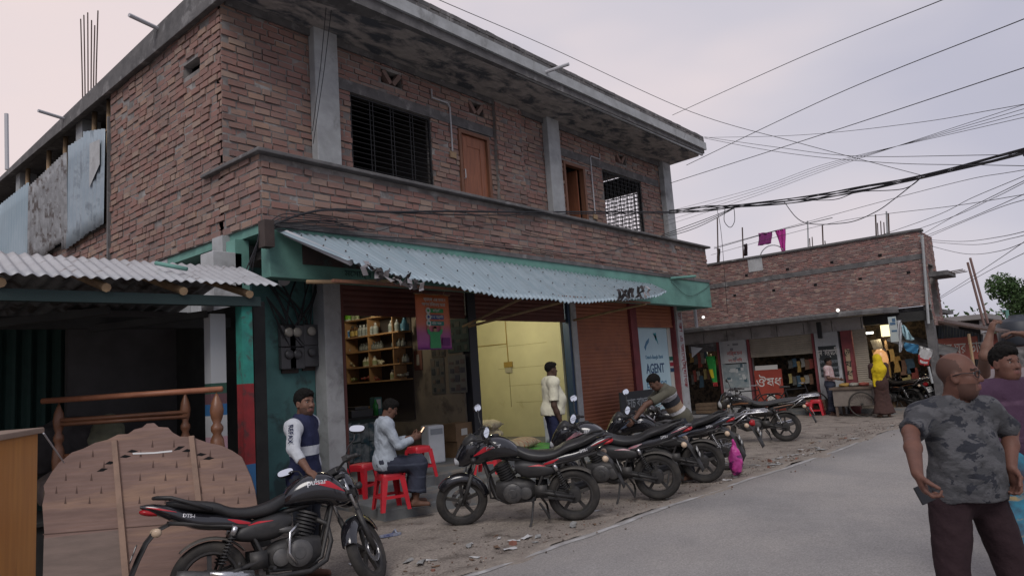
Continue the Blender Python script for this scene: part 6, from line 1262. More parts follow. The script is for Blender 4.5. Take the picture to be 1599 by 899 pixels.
# printed figure: a person in a green jacket raising both hands
for poly, mi in (([(-.13, .03), (.13, .03), (.12, .32), (.17, .36), (.19, .46), (.14, .46), (.10, .40), (-.10, .40), (-.14, .46), (-.19, .46), (-.17, .36), (-.12, .32)], 1), ([(-.045, .0301), (.045, .0301), (.03, .40), (-.03, .40)], 0), ([(-.035, .405), (.035, .405), (.04, .47), (.02, .50), (-.02, .50), (-.04, .47)], 5), ([(-.19, .465), (-.14, .465), (-.13, .53), (-.17, .55)], 5), ([(.19, .465), (.14, .465), (.13, .53), (.17, .55)], 5), ([(-.042, .475), (.042, .475), (.03, .52), (-.03, .52)], 6)):
    mb.prism([(x * k, zz * bh_ / .98 * .78) for x, zz in poly], (-.0 * k, y - .001 - .0008 * mi, 0), (1, 0, 0), (0, 0, 1), (0, -.001, 0), mi)
mb.build("print", [m_w, mat("print green", (.05, .32, .12), rough=.6), mat("print blue", (.04, .10, .30), rough=.6), mat("print teal", (.02, .24, .20), rough=.6), mat("print purple", (.14, .02, .14), rough=.6), mat("print skin", (.42, .24, .16), rough=.6), m_hair], BN)
mb = MB(); mb.tube([(-bw_ / 2 - .03, 0, bh_), (bw_ / 2 + .03, 0, bh_)], .012, 6); mb.tube([(-bw_ / 3, 0, bh_), (-bw_ / 3, -.1, bh_ + .15)], .005, 4); mb.tube([(bw_ / 3, 0, bh_), (bw_ / 3, -.1, bh_ + .15)], .005, 4); mb.build("hanging_rod", m_bamboo, BN)
# black lettered signboard by the agent panel
a = PA(967, 613, 1, 8.7); b = PA(1027, 690, 1, 8.7); SB = thing("signboard", "black signboard with white chalk script standing below the agent panel", "signboard", ((a.x + b.x) / 2, 8.7, .15))
mb = MB(); w = b.x - a.x; h = a.z - .15; mb.box((-w / 2, -.02, 0), (w / 2, .02, h)); mb.build("board", mat("black board", (.022, .025, .03), (.03, .033, .038), rough=.7, scale=3), SB)
mb = MB(); add_text(mb, "ডাচ বাংলা", .3, (.0, -.0225, h - .28), (1, 0, 0), (0, 0, 1), 0, .002, .002, width=w * .7)
for i in range(5): add_text(mb, ("এজেন্ট ব্যাংকিং", "টাকা জমা ও উত্তোলন", "বিদ্যুৎ বিল", "মোবাইল রিচার্জ", "সকল সেবা")[i], .13, (0, -.0225, h - .55 - .2 * i), (1, 0, 0), (0, 0, 1), 0, 0, .002)
mb.build("lettering", mat("chalk grey letter", (.26, .28, .30), rough=.8), SB)
# meter boards, lamp and cable tangle on the teal wall
m_bak = mat("dark meter board", (.035, .025, .022), (.05, .035, .03), rough=.7, scale=8); m_met = mat("meter case", (.06, .06, .065), rough=.4); m_mg = mat("meter glass", (.30, .28, .25), rough=.2)
for (x0, y0, x1, y1), lab, nmet in (((438, 506, 466, 582), "wide dark electric meter board on the teal wall", 2), ((470, 506, 492, 578), "narrow dark electric meter board next to the grey pillar", 1)):
    a, b = PA(x0, y0, 1, 9.58), PA(x1, y1, 1, 9.58); MBd = thing("meter_board", lab, "meter board", ((a.x + b.x) / 2, 9.58, b.z), group="electric meter boards"); w, h = b.x - a.x, a.z - b.z
    mb = MB(); mb.box((-w / 2, -.01, 0), (w / 2, .02, h)); mb.build("board", m_bak, MBd)
    for i in range(nmet):
        for r in range(2):
            cx = (-w / 2 + w * (i + .5) / nmet); z0 = h * (.53 - .45 * r); mb = MB(); mb.box((cx - .13, -.10, z0), (cx + .13, -.011, z0 + .33)); mm = mb.build("meter", m_met, MBd, bevel=.012); mb = MB(); mb.lathe((cx, -.10, z0 + .22), (0, -1, 0), [(0, .075), (.03, .07), (.04, .03)], 16); mb.build("dial", m_mg if r == 0 else m_met, mm, smooth=True)
rnd = random.Random(21)
for i in range(13):
    a = PA(rnd.uniform(410, 500), 440, 1, 9.5); b = PA(rnd.uniform(440, 490), rnd.uniform(505, 540), 1, 9.54); c = a.lerp(b, .5) + Vector((rnd.uniform(-.35, .3), -.08, rnd.uniform(-.3, .1))); pts = [a.lerp(c, t).lerp(c.lerp(b, t), t) for t in (k / 12 for k in range(13))]
    mb = MB(); mb.tube(pts, rnd.choice((.008, .012, .016)), 5); tag(mb.build("meter_cable", m_cable, world=True, smooth=True), "black cable dropping from the beam to the meter boards", "cable", "cables above the meter boards")
for i in range(6):
    a = PA(416, 463, 1, 9.45); b = PA(rnd.uniform(445, 490), rnd.uniform(500, 560), 1, 9.52); c = a.lerp(b, .5) + Vector((0, -.05, rnd.uniform(-.25, .12))); pts = [a.lerp(c, t).lerp(c.lerp(b, t), t) for t in (k / 12 for k in range(13))]
    mb = MB(); mb.tube(pts, .010, 5); tag(mb.build("meter_cable", m_cable, world=True, smooth=True), "black cable fanning from the gate corner to the meter boards", "cable", "cables fanning from the gate corner")
mb = MB(); q = PA(447, 437, 1, 9.3); mb.lathe(q + Vector((0, .1, .06)), (-.3, -.8, -.5), [(0, .03), (.06, .04), (.14, .09), (.15, .085)], 14); mb.tube([q + Vector((0, .1, .06)), q + Vector((.1, .28, .1))], .015, 6); tag(mb.build("flood_lamp", m_pvc, world=True, smooth=True), "small unlit grey lamp above the meter boards", "lamp")
bx("cable_box", (4.83, 8.2, 3.62), (4.97, 8.36, 3.98), m_bak)
# pink bag on the carrier motorcycle
q = P(1148, 712, 10.35); s = Sdf((-.2, -.2, -.35), (.2, .2, .3), .014); s.ell((0, 0, -.08), (.14, .09, .2), None, .05); s.cap((0, 0, .05), (-.03, 0, .24), .05, .02, .05); s.folds(.012, 3, 4)
o = s.build("plastic_bag", [mat("bright pink bag", (.55, .06, .30), rough=.4), mat("purple bag print", (.16, .02, .12), rough=.4)], None, lambda c: ((wob(c[:, 0], c[:, 1], c[:, 2], 4, 1) > .05) & (c[:, 2] < .02)).astype(int)); place(o, q, 0); tag(o, "pink and purple plastic bag hanging on the carrier motorcycle", "bag")
# ------------------------------------------------------------------ the building across the junction
XF = 21.6
FY = lambda px, py=560: PA(px, py, 0, XF).y
FZ = lambda px, py: PA(px, py, 0, XF).z
m_brick2 = mat("far weathered brick", (.2, .1, .09), rough=.92, island=[(.17, .10, .095), (.24, .125, .11), (.29, .16, .14), (.21, .125, .118), (.36, .26, .215), (.235, .135, .122), (.18, .122, .118)], c2=(.15, .12, .115), scale=3, mixlo=.5, mixhi=.75)
m_grey = mat("hazed dirty grey plaster", (.36, .34, .335), (.29, .275, .27), rough=.95, scale=2.5, stain=(.13, .12, .115), sscale=2, slo=.52, shi=.7)  # base grey lightened to carry the haze; the stain is dirt
F = thing("shop_building", "long brick building across the junction with a concrete canopy over open shops", "building", (XF, 7, 0))
def fx(name, a, b, m, parent=F, **k): mb = MB(); mb.box(a, b); return mb.build(name, m, parent, world=True, **k)
ya, yb = 3.55, 13.5
brick_wall("upper_wall", (XF, yb, 2.85), (0, -1, 0), (-1, 0, 0), yb - ya, 2.02, [], F, bl=.15, bh=.05, gap=.011, thick=.2, out=.016, jit=.006, seed=51, mats=[m_brick2, m_mortar])
brick_wall("end_wall", (XF + .19, ya, 2.3), (1, 0, 0), (0, -1, 0), 1.5, 2.57, [(.25, .3, 1.1, 1.7)], F, bl=.2, bh=.062, gap=.012, thick=.2, out=.012, seed=52, mats=[m_brick2, m_mortar])
fx("parapet_cap", (XF - .06, ya - .05, 4.87), (XF + .3, yb, 4.93), m_concd); fx("ring_beam", (XF - .03, ya, 4.10), (XF - .013, yb, 4.24), m_concd)
for i in range(11): y = 3.9 + i * .63 + .1 * math.sin(i * 3); z = 4.33 if i % 2 else 3.75; fx("putlog_hole", (XF - .022, y, z), (XF - .0195, y + .09, z + .07), m_black)
fx("white_repair", (XF - .025, 7.9, 4.45), (XF - .019, 8.35, 4.86), m_white)
cn = MB(); g = []
prof = [(20.55, yb), (20.5, 7.5), (20.5, 5.6), (20.6, 5.0), (20.9, 4.55), (21.5, 4.3)]
for x, y in prof: g.append([(x, y, 2.86), (x - .02, y, 2.80), (x, y, 2.72), (x + .1, y, 2.70), (XF + .15, y, 2.72)])
cn.sheet(g); cn.sheet([[(x, y, 2.862), (XF + .15, y, 2.9)] for x, y in prof]); cn.build("canopy", m_concd, F, world=True)
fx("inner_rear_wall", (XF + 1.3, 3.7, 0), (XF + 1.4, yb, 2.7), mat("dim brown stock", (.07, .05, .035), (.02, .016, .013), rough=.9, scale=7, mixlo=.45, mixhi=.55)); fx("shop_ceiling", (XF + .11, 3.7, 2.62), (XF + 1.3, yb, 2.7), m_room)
fx("lintel_wall", (XF - .0, FY(1355), 2.36), (XF + .1, yb, 2.86), m_grey); fx("floor_slab", (XF + .21, ya + .2, 2.73), (XF + 5, yb, 2.84), m_concd); fx("end_lintel", (XF, ya, 2.45), (XF + .1, FY(1356), 2.71), m_dk)
def pier(px0, px1, m, x=XF - .04, z=2.358): return fx("pier", (x, FY(px1), 0), (XF + .45, FY(px0), z), m)
pier(1126, 1168, m_white); pier(1276, 1313, m_white, z=2.359); pier(1318, 1334, m_maroon, XF - .08); fx("plinth_wall", (XF - .02, FY(1355), 0), (XF + 1.3, yb, .12), m_step)
fx("end_pier", (XF + .02, ya, 0), (XF + .35, FY(1452), 2.45), m_concd)
for i in range(7): y = 5.3 + i * .8; fx("plaster_joint", (XF - .004, y, 2.37), (XF - .001, y + .015, 2.70), m_dk)
def fshut(name, px0, px1, z0, z1, m):
    mb = MB(); n = int((z1 - z0) / .06) * 4; y0, y1 = FY(px1), FY(px0); mb.sheet([[(XF + .05 - .012 * abs(math.sin(math.pi * k / 4)), y0, z0 + (z1 - z0) * k / n), (XF + .05 - .012 * abs(math.sin(math.pi * k / 4)), y1, z0 + (z1 - z0) * k / n)] for k in range(n + 1)]); return mb.build(name, m, F, world=True)
m_beige = mat("beige steel shutter", (.32, .28, .22), (.25, .22, .175), rough=.6, scale=3)
fshut("rolled_shutter", 1170, 1274, 1.78, 2.36, m_beige); fshut("rolled_shutter", 1076, 1125, 2.08, 2.36, m_concd); fshut("shutter", 1335, 1357, .12, 2.4, m_beige)
for px in (1123, 1170.5, 1273): fx("door_jamb", (XF - .03, FY(px) - .035, .12), (XF + .1, FY(px) + .035, 2.36), m_maroon)
# lettered red door leaf, posters and boards
GF = "boards on the far shop front"
def board(name, px0, py0, px1, py1, mats, label, cat, x=XF - .055, texts=(), th=.02, extra=None):
    a, b = PA(px0, py0, 0, x), PA(px1, py1, 0, x); y0, y1, z0, z1 = b.y, a.y, b.z, a.z; mb = MB(); mb.box((x, y0, z0), (x + th, y1, z1), 0)
    for s_, u, v, size, mi, wdt in texts: add_text(mb, s_, size, (x - .0015, y1 + (y0 - y1) * u, z0 + (z1 - z0) * v), (0, -1, 0), (0, 0, 1), mi, .002, .002, width=wdt)
    if extra: extra(mb, x, y0, y1, z0, z1)
    return tag(mb.build(name, mats, world=True), label, cat, GF)
m_rdoor = mat("painted red board", (.33, .055, .035), (.26, .045, .03), rough=.7, scale=3); m_lw = mat("letter white", (.55, .53, .5), rough=.8); m_lr = mat("letter red", (.38, .05, .04), rough=.8)
board("signboard", 1177, 578, 1228, 645, [m_rdoor, m_lw], "red painted door board lettered in white Bengali across the junction", "signboard", XF - .0, [("ঔষধ", .5, .70, .42, 1, .78)], extra=lambda mb, x, y0, y1, z0, z1: (mb.box((x - .006, y0 + .28, z0 + .3), (x - .001, y0 + .52, z0 + .62), 1), mb.box((x - .006, y0 + .1, z1 - .005), (x, y1 - .05, z1 + .13), 1)))
def marks(n, seed, mi=(1, 2)):
    def f(mb, x, y0, y1, z0, z1):
        r = random.Random(seed)
        for i in range(n): a, b = r.uniform(y0 + .03, y1 - .2), r.uniform(z0 + .03, z1 - .12); mb.box((x - .004 - .0004 * i, a, b), (x - .001, a + r.uniform(.06, .2), b + r.uniform(.03, .12)), r.choice(mi))
    return f
board("poster", 1128, 533, 1166, 567, [mat("white poster", (.42, .42, .42), rough=.8), m_lr, mat("grey print", (.2, .2, .21), rough=.8)], "white poster with red lettering on the pillar across the junction", "poster", texts=[("নির্বাচন", .5, .45, .16, 1, .5), ("ভোট দিন", .5, .15, .13, 1, .45)], extra=marks(6, 2, (2,)))
board("poster", 1128, 568, 1170, 604, [mat("blue grey poster", (.16, .21, .23), (.28, .31, .31), rough=.8, scale=5), mat("white print", (.4, .42, .42), rough=.8), mat("dark teal print", (.06, .10, .12), rough=.8)], "blue-grey poster below the white one on the pillar", "poster", extra=marks(14, 5))
board("signboard", 1277, 541, 1311, 587, [mat("black green board", (.025, .03, .032), rough=.7), m_lw, mat("dim letter", (.2, .22, .24), rough=.8)], "black shop signboard with white Bengali heading above the pink-shirted man", "signboard", texts=[("মুন ফার্মেসী", .5, .78, .24, 1, .58), ("ঔষধ বিক্রেতা", .5, .48, .12, 2, .5), ("এখানে সকল প্রকার", .5, .28, .1, 2, .55), ("ঔষধ পাওয়া যায়", .5, .1, .1, 2, .5)])
board("signboard", 1319, 545, 1332, 592, [mat("tan board", (.34, .26, .17), rough=.7), m_iron], "narrow tan signboard with black vertical Bengali letters", "signboard", XF - .10, texts=[("ঔ", .5, .83, .26, 1, .17), ("ষ", .5, .5, .26, 1, .17), ("ধ", .5, .18, .26, 1, .17)])
# goods in the bays
rnd = random.Random(33); cols = [(.35, .22, .06), (.10, .10, .09), (.30, .07, .05), (.26, .25, .22), (.05, .10, .14), (.38, .31, .12), (.18, .10, .06)]
gm = [mat("goods %d" % i, c, tuple(x * .7 for x in c), rough=.6, scale=9) for i, c in enumerate(cols)]
def good(px, py, w, h, mi, label, dx=.35, grp="packets hanging in the first far bay", name="hanging_packet"):
    p = PA(px, py, 0, XF + dx); mb = MB(); mb.prism([(-w / 2, 0), (-w * .3, -h * .5), (-w / 2, -h), (w * .45, -h * .97), (w / 2, -h * .4), (w * .4, 0)], p, (0, -1, .05), (0, 0, 1), (-.05, 0, 0), mi); tag(mb.build(name, gm, world=True), label, "goods", grp)
for i in range(15): good(1080 + (i % 8) * 5.6 + rnd.uniform(-2, 2), 548 + (i // 8) * 32 + rnd.uniform(-6, 8), rnd.uniform(.09, .18), rnd.uniform(.25, .5), i % 7, "small packet hanging in the open far bay beside the column")
for i in range(12): good(1234 + (i % 6) * 6.5, 562 + (i // 6) * 24 + rnd.uniform(-3, 3), rnd.uniform(.10, .16), rnd.uniform(.2, .35), (i * 3 + 1) % 7, "small packet stacked beside the red door board", .3, "packets beside the red door board", "packet")
for i in range(9): good(1366 + (i % 5) * 6, 545 + (i // 5) * 26 + rnd.uniform(-3, 3), rnd.uniform(.12, .2), rnd.uniform(.25, .4), (0, 5, 1, 6)[i % 4], "small golden packet in the lit corner bay", .25, "packets in the lit corner bay", "packet")
mb = MB(); p = PA(1107, 556, 0, XF - .1); mb.sheet([[p + Vector((.02 * math.sin(i * 2 + j), -.2 + .08 * i - .006 * j * i, -.14 * j)) for j in range(8)] for i in range(5)], .004)
o = mb.build("jersey_flag", [mat("flag green", (.03, .30, .06), rough=.8), mat("flag yellow", (.60, .50, .03), rough=.8), mat("flag red", (.40, .04, .04), rough=.8)], world=True, smooth=True)
o.data.polygons.foreach_set('material_index', [1 if (.28 < q.center.z / .98 < .6 and abs(q.center.y) < .07) else (2 if q.center.z < .16 else 0) for q in o.data.polygons]); tag(o, "green and yellow cloth hanging in the far shop's doorway", "flag")
mb = MB(); p = PA(1078, 541, 0, XF - .5); mb.sheet([[p + Vector((0, -.02 - .1 * i, -.02 * i - (.12 - .03 * i) * j)) for j in range(4)] for i in range(5)], .003); tag(mb.build("paper_flag", m_whc, world=True), "small torn white paper flag beside the lettered column", "flag")
for px, py in ((1098, 493), (1308, 482)): mb = MB(); mb.lathe(PA(px, py, 0, 20.46), (0, 0, -1), [(0, .02), (.03, .05), (.07, .04), (.09, .01)], 10); tag(mb.build("bulb_lamp", mat("far lit bulb", (.9, .9, .9), emit=(1, .95, .9), estr=.7), world=True, smooth=True), "small pale bulb under the canopy edge, %s end" % ("left" if px < 1200 else "right"), "lamp")
mb = MB(); mb.box(PA(1279, 512, 0, XF - .3) - Vector((.05, .06, .3)), PA(1279, 512, 0, XF - .3) + Vector((.05, .06, .18))); tag(mb.build("wall_fan", m_iron, world=True, bevel=.02), "black lantern hanging below the canopy over the signboard", "lantern")
mb = MB(); q = PA(1383, 516, 0, XF + .2); mb.box(q - Vector((.02, .12, .16)), q + Vector((.02, .12, .16))); tag(mb.build("lit_sign", mat("lit yellow sign", (.6, .55, .3), emit=(1, .85, .45), estr=1.1), world=True), "small glowing yellow shop sign at the far corner", "sign")
mb = MB(); q = PA(1354, 520, 0, XF + .3); mb.tube([q + Vector((0, -.16, 0)), q + Vector((0, .16, 0))], .03, 8); tag(mb.build("tube_lamp", mat("lit far tube", (.8, .8, .7), emit=(1, .95, .8), estr=2.2), world=True), "short lit tube lamp in the far corner shop", "lamp")
room_light((XF + .5, 4.95, 2.1), 7, (1, .80, .5), .1); room_light((XF + .6, 10.0, 2.1), 3, (1, .85, .6), .1)
mb = MB(); q = PA(1373, 545, 0, XF + .15); mb.lathe(q, (0, 0, -1), [(0, .06), (.1, .16), (.3, .2), (.5, .16)], 14); tag(mb.build("lit_showcase", mat("warm lit glass", (.4, .22, .1), (.15, .06, .03), rough=.3, scale=9, emit=(1, .5, .2), estr=.35), world=True, smooth=True), "warm glowing round display in the far corner shop", "display")
m_crate = mat("weathered crate wood", (.20, .14, .09), (.14, .10, .07), rough=.9, scale=6)
for i, (px, x, z, lab) in enumerate(((1398, 22.6, 0, "wooden crate at the foot of the far stall, left of two"), (1412, 22.7, 0, "wooden crate at the foot of the far stall, right of two"), (1405, 22.65, .36, "wooden crate stacked on two others at the far stall"), (1268, 21.4, .12, "small wooden crate in the far shop doorway by the dark jamb"), (1095, 21.4, .12, "small wooden bench-like crate in the first far doorway"))):
    y = PA(px, 560, 0, x).y; mb = MB()
    for k in range(3): mb.box((x - .2, y - .28, z + .02 + .11 * k), (x - .185, y + .28, z + .11 + .11 * k)); mb.box((x + .185, y - .28, z + .02 + .11 * k), (x + .2, y + .28, z + .11 + .11 * k)); mb.box((x - .184, y - .28, z + .02 + .11 * k), (x + .184, y - .265, z + .11 + .11 * k)); mb.box((x - .184, y + .265, z + .02 + .11 * k), (x + .184, y + .28, z + .11 + .11 * k))
    mb.box((x - .184, y - .264, z), (x + .184, y + .264, z + .28)); tag(mb.build("crate", m_crate, world=True), lab, "crate", "crates at the far shops")
for i, (px, py, w, h, mi, lab) in enumerate(((1368, 530, .3, .5, 3, "pale sheet hanging in the far corner shop"), (1400, 556, .22, .45, 0, "ochre bag hanging by the far stall post"), (1409, 562, .2, .5, 6, "brown bag hanging by the far stall post"), (1420, 560, .24, .4, 4, "teal bag hanging under the far stall awning"), (1427, 574, .2, .35, 2, "red bag hanging under the far stall awning"), (1415, 585, .26, .4, 5, "yellow-brown sack hanging low at the far stall"))): good(px, py, w, h, mi, lab, .6, "bags hanging at the far stall", "hanging_bag")
# roof of the far building: washing, bars
GC = "washing on the far roof"
def cloth(pts, m, label):
    mb = MB(); n = 7; tl_, tr_, br_, bl_ = pts; mb.sheet([[(tl_.lerp(tr_, i / n)).lerp(bl_.lerp(br_, i / n), j / n) + Vector((.05 * math.sin(i * 1.9 + j * .6), 0, 0)) for j in range(n + 1)] for i in range(n + 1)], .005); tag(mb.build("washing_cloth", m, world=True, smooth=True), label, "cloth", GC)
X2 = XF + 1.2; c4 = lambda *q: [PA(x, y, 0, X2) for x, y in q]
m_vio = mat("violet cloth", (.22, .035, .17), (.17, .03, .13), rough=.9, scale=4); m_mag = mat("magenta cloth", (.42, .035, .26), (.34, .03, .2), rough=.9, scale=4)
cloth(c4((1184, 364), (1205, 362), (1205, 380), (1184, 384)), m_vio, "square violet cloth on the roof line"); cloth(c4((1210, 361), (1226, 357), (1227, 394), (1222, 396)), m_mag, "long magenta scarf hanging on the roof line")
cloth(c4((1161, 382), (1166, 380), (1168, 399), (1162, 400)), m_mar, "narrow dark red cloth tied to a roof bar"); cloth(c4((1119, 388), (1124, 388), (1124, 410), (1120, 411)), m_iron, "narrow dark cloth on the left roof bar")
mb = MB(); mb.tube(c4((1115, 388), (1205, 362), (1240, 354), (1300, 340)), .012, 5); tag(mb.build("clothesline", m_cable, world=True), "clothesline over the far brick roof", "clothesline")
for px, y0, y1 in ((1160, 355, 402), (1121, 340, 412), (1262, 345, 392), (1265, 372, 391), (1269, 370, 390), (1285, 352, 387), (1289, 376, 386), (1368, 335, 373), (1371, 348, 373), (1376, 345, 372), (1381, 347, 372), (1385, 330, 370), (1388, 333, 370)):
    mb = MB(); a, b = PA(px, y1, 0, XF + .25), PA(px - 1, y0, 0, XF + .25); a.z = 4.8; mb.tube([a, b], .022 if y1 - y0 > 32 else .015, 5); mb.build("rebar", m_conc if px in (1385, 1262) else m_rust, F, world=True)
mb = MB(); q = PA(1206, 398, 0, X2); mb.tube([q + Vector((0, .42 * math.cos(t), .42 * math.sin(t) - .1)) for t in (math.pi * i / 12 for i in range(13))], .018, 5); tag(mb.build("wire_hoop", m_conc, world=True), "thin pale hoop standing on the far roof", "hoop")
mb = MB(); mb.tube([PA(1440, 367, 0, XF - .1), PA(1450, 505, 0, XF - .1)], .035, 6); tag(mb.build("bamboo_pole", m_conc, world=True), "grey upright pole at the far building's corner", "pole")
fx("projecting_slab", (XF + .3, 3.08, 3.62), (XF + 1.6, 3.545, 3.74), m_concd)
for k in range(3): mb = MB(); mb.tube([(XF + .5 + .4 * k, 3.1, 3.70), (XF + .5 + .4 * k, 2.75, 3.72)], .014, 5); mb.build("rebar", m_rust, F, world=True)
# ------------------------------------------------------------------ tin stalls to the right
T2 = thing("tin_stall", "blue-grey corrugated tin stall with a sloping roof right of the brick building", "stall", (23.3, 3.9, 0)); XT = 23.0; TY = lambda px, py: PA(px, py, 0, XT)
def tin(name, q, waves, m): mb = MB(); corrugated(mb, *[TY(*p) for p in q], waves, .02, 3); return mb.build(name, m, T2, world=True)
m_tb = mat("dull blue tin", (.15, .175, .205), (.11, .13, .155), rough=.6, metal=.2, scale=2, stain=(.08, .075, .075), sscale=2)
tin("front_sheet", ((1396, 487), (1447, 492), (1396, 545), (1447, 548)), 14, m_tb); tin("side_sheet", ((1441, 500), (1535, 522), (1441, 533), (1535, 540)), 20, m_tb)
mb = MB(); a, b = TY(1438, 496), TY(1565, 517); mb.hexa([a + Vector((-.7, 0, -.05)), b + Vector((-.7, 0, -.05)), b + Vector((2, 0, 0)), a + Vector((2, 0, 0)), a + Vector((-.7, 0, 0)), b + Vector((-.7, 0, 0)), b + Vector((2, 0, .05)), a + Vector((2, 0, .05))]); mb.build("roof", m_rust, T2, world=True)
mb = MB(); a, b = TY(1400, 531), TY(1500, 556); mb.hexa([a + Vector((-1.2, 0, -.02)), b + Vector((-1.2, 0, -.02)), b + Vector((0, 0, .22)), a + Vector((0, 0, .22)), a + Vector((-1.2, 0, .02)), b + Vector((-1.2, 0, .02)), b + Vector((0, 0, .26)), a + Vector((0, 0, .26))]); mb.build("awning", m_concd, T2, world=True)
mb = MB(); a, b = TY(1440, 535), TY(1535, 640); mb.box((XT + .1, b.y, .0), (XT + .2, a.y, a.z)); mb.build("wall", m_dk, T2, world=True)
for px in (1400, 1470, 1530): mb = MB(); q = TY(px, 600); mb.tube([(XT - .6, q.y, 0), (XT - .6, q.y, 2.0)], .04, 6); mb.build("post", m_bamboo, T2, world=True)
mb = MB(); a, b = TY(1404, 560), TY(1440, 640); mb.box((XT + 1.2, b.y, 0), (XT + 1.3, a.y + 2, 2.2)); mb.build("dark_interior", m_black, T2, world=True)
board("signboard", 1386, 495, 1404, 533, [mat("pale blue sign", (.36, .42, .43), (.42, .44, .40), rough=.5, scale=2), mat("dark blue mark", (.06, .12, .2), rough=.6)], "upright pale blue and cream signboard hanging at the far corner", "signboard", 20.6, extra=marks(3, 8, (1,)))
board("signboard", 1452, 530, 1531, 560, [mat("brick red painted tin", (.28, .085, .065), (.22, .07, .055), rough=.8, scale=2), mat("peeled white letter", (.42, .40, .37), rough=.8)], "brick-red painted tin wall with peeling white lettering", "signboard", XT - .15, texts=[("দোকান ঘর ভাড়া", .5, .5, .42, 1, 1.55)])
def drape(q, m, label, name, cat, x, matf=None):
    mb = MB(); n = 8; p = [PA(a, b, 0, x) for a, b in q]; mb.sheet([[(p[0].lerp(p[1], i / n)).lerp(p[3].lerp(p[2], i / n), j / n) + Vector((.06 * math.sin(i * 1.5 + j), 0, -.05 * math.sin(math.pi * i / n) * j / n)) for j in range(n + 1)] for i in range(n + 1)], .005); o = mb.build(name, m, world=True, smooth=True)
    if matf: o.data.polygons.foreach_set('material_index', [matf(k // 8, k % 8) if k < 64 else matf((k - 64) // 8, (k - 64) % 8) if k < 128 else 0 for k in range(len(o.data.polygons))])
    return tag(o, label, cat)
drape(((1406, 508), (1412, 507), (1428, 530), (1412, 528)), mat("pale cyan sheet", (.30, .47, .52), (.36, .5, .54), rough=.6), "pale cyan plastic sheet hanging from the far corner pole", "plastic_sheet", "sheet", 20.7)
drape(((1400, 500), (1408, 500), (1409, 545), (1403, 548)), mat("torn white rag", (.42, .43, .45), rough=.7), "torn white rag hanging at the far corner", "rag", "rag", 20.65)
drape(((1410, 534), (1434, 538), (1434, 552), (1412, 545)), mat("sky blue tarp", (.05, .20, .36), rough=.6), "blue tarpaulin edge under the stall awning", "tarpaulin", "tarpaulin", 21.6)
drape(((1436, 540), (1457, 546), (1450, 570), (1433, 566)), [mat("flag white", (.5, .5, .5), rough=.7), mat("flag red", (0,) * 3), mat("flag navy", (.05, .05, .12), rough=.7)], "white and red printed flag sheet under the stall awning", "flag", "flag", 21.5, lambda i, j: 1 if j > 3 and (j % 2 or i in (0, 7)) else 0)
mb = MB(); mb.tube([PA(1450, 572, 0, 21.5), PA(1456, 598, 0, 21.5)], .03, 6); tag(mb.build("flag_pole", m_conc, world=True), "pale stick below the printed flag sheet", "pole")
for i, (px, py, y2, lab) in enumerate(((1462, 565, 600, 'faded red cloth hanging behind the bald man at the tin stall'), (1446, 590, 615, 'small pale cloth hanging low at the tin stall'))): good(px, py, .35, .5, (2, 3)[i], lab, 1.2, 'cloths at the tin stall', 'hanging_cloth')
# distant things
m_far = mat("distant plaster", (.25, .235, .23), (.2, .19, .185), rough=.95, scale=1)
S2 = thing("concrete_house", "unfinished concrete house with a deep flat roof slab in the distance", "house", (35, 4.6, 0))
def dx_(name, a, b, m): mb = MB(); mb.box(a, b); return mb.build(name, m, S2, world=True)
dx_("roof_slab", (34.2, 3.65, 2.72), (39, 5.75, 2.92), m_far); dx_("wall", (35.2, 4.9, 0), (39, 5.7, 2.71), m_far); dx_("recess", (35.6, 4.0, 0), (38.8, 4.89, 2.71), m_dk); dx_("column", (34.4, 3.8, 0), (34.6, 4.0, 2.71), m_far)
R2 = thing("red_shed", "dull red shed with white marks behind the tin stall", "shed", (30, 2.4, 0)); mb = MB(); mb.box((30, 1.2, 0), (33, 3.35, 2.05)); mb.build("wall", mat("dull red wall", (.25, .075, .06), (.2, .07, .055), rough=.9, scale=1.5, stain=(.36, .30, .27), sscale=2.2, slo=.6, shi=.66), R2, world=True); mb = MB(); mb.hexa([(29.6, .9, 2.15), (33, .9, 2.4), (33, 3.45, 2.3), (29.6, 3.45, 2.05), (29.6, .9, 2.2), (33, .9, 2.45), (33, 3.45, 2.35), (29.6, 3.45, 2.1)]); mb.build("roof", m_tinold, R2, world=True)
q = PA(1592, 530, 0, 27); mb = MB(); mb.lathe((27, q.y, 1.55), (0, 0, 1), [(0, .5), (.1, .56), (.75, .56), (.8, .5), (.92, .2), (.98, .2)], 20); tag(mb.build("water_tank", mat("black water tank", (.03, .035, .045), rough=.5), world=True, smooth=True), "black plastic water tank on a stand at the right edge", "tank")
mb = MB(); mb.box((26.5, q.y - .55, 0), (27.5, q.y + .55, 1.54)); tag(mb.build("tank_stand", m_concd, world=True), "dark masonry stand under the black water tank", "stand")
mb = MB(); a, b = PA(1572, 484, 0, 28), PA(1575, 520, 0, 28); mb.tube([(a.x, a.y + .12, a.z - .02), a, (b.x, b.y, 0)], .05, 6); tag(mb.build("light_pole", m_teal, world=True), "thin pale green bent pipe pole near the tree", "pole")
for i, (p0, p1) in enumerate((((1511, 410), (1537, 508)), ((1515, 403), (1543, 505)))): mb = MB(); mb.tube([PA(*p0, 0, 24), PA(*p1, 0, 23.4)], .035, 6); tag(mb.build("bamboo_pole", mat("dark reddish bamboo", (.14, .085, .075), rough=.8), world=True), ("left" if i == 0 else "right") + " one of the two tall bamboo poles leaning over the tin stall", "pole", "leaning bamboo poles")
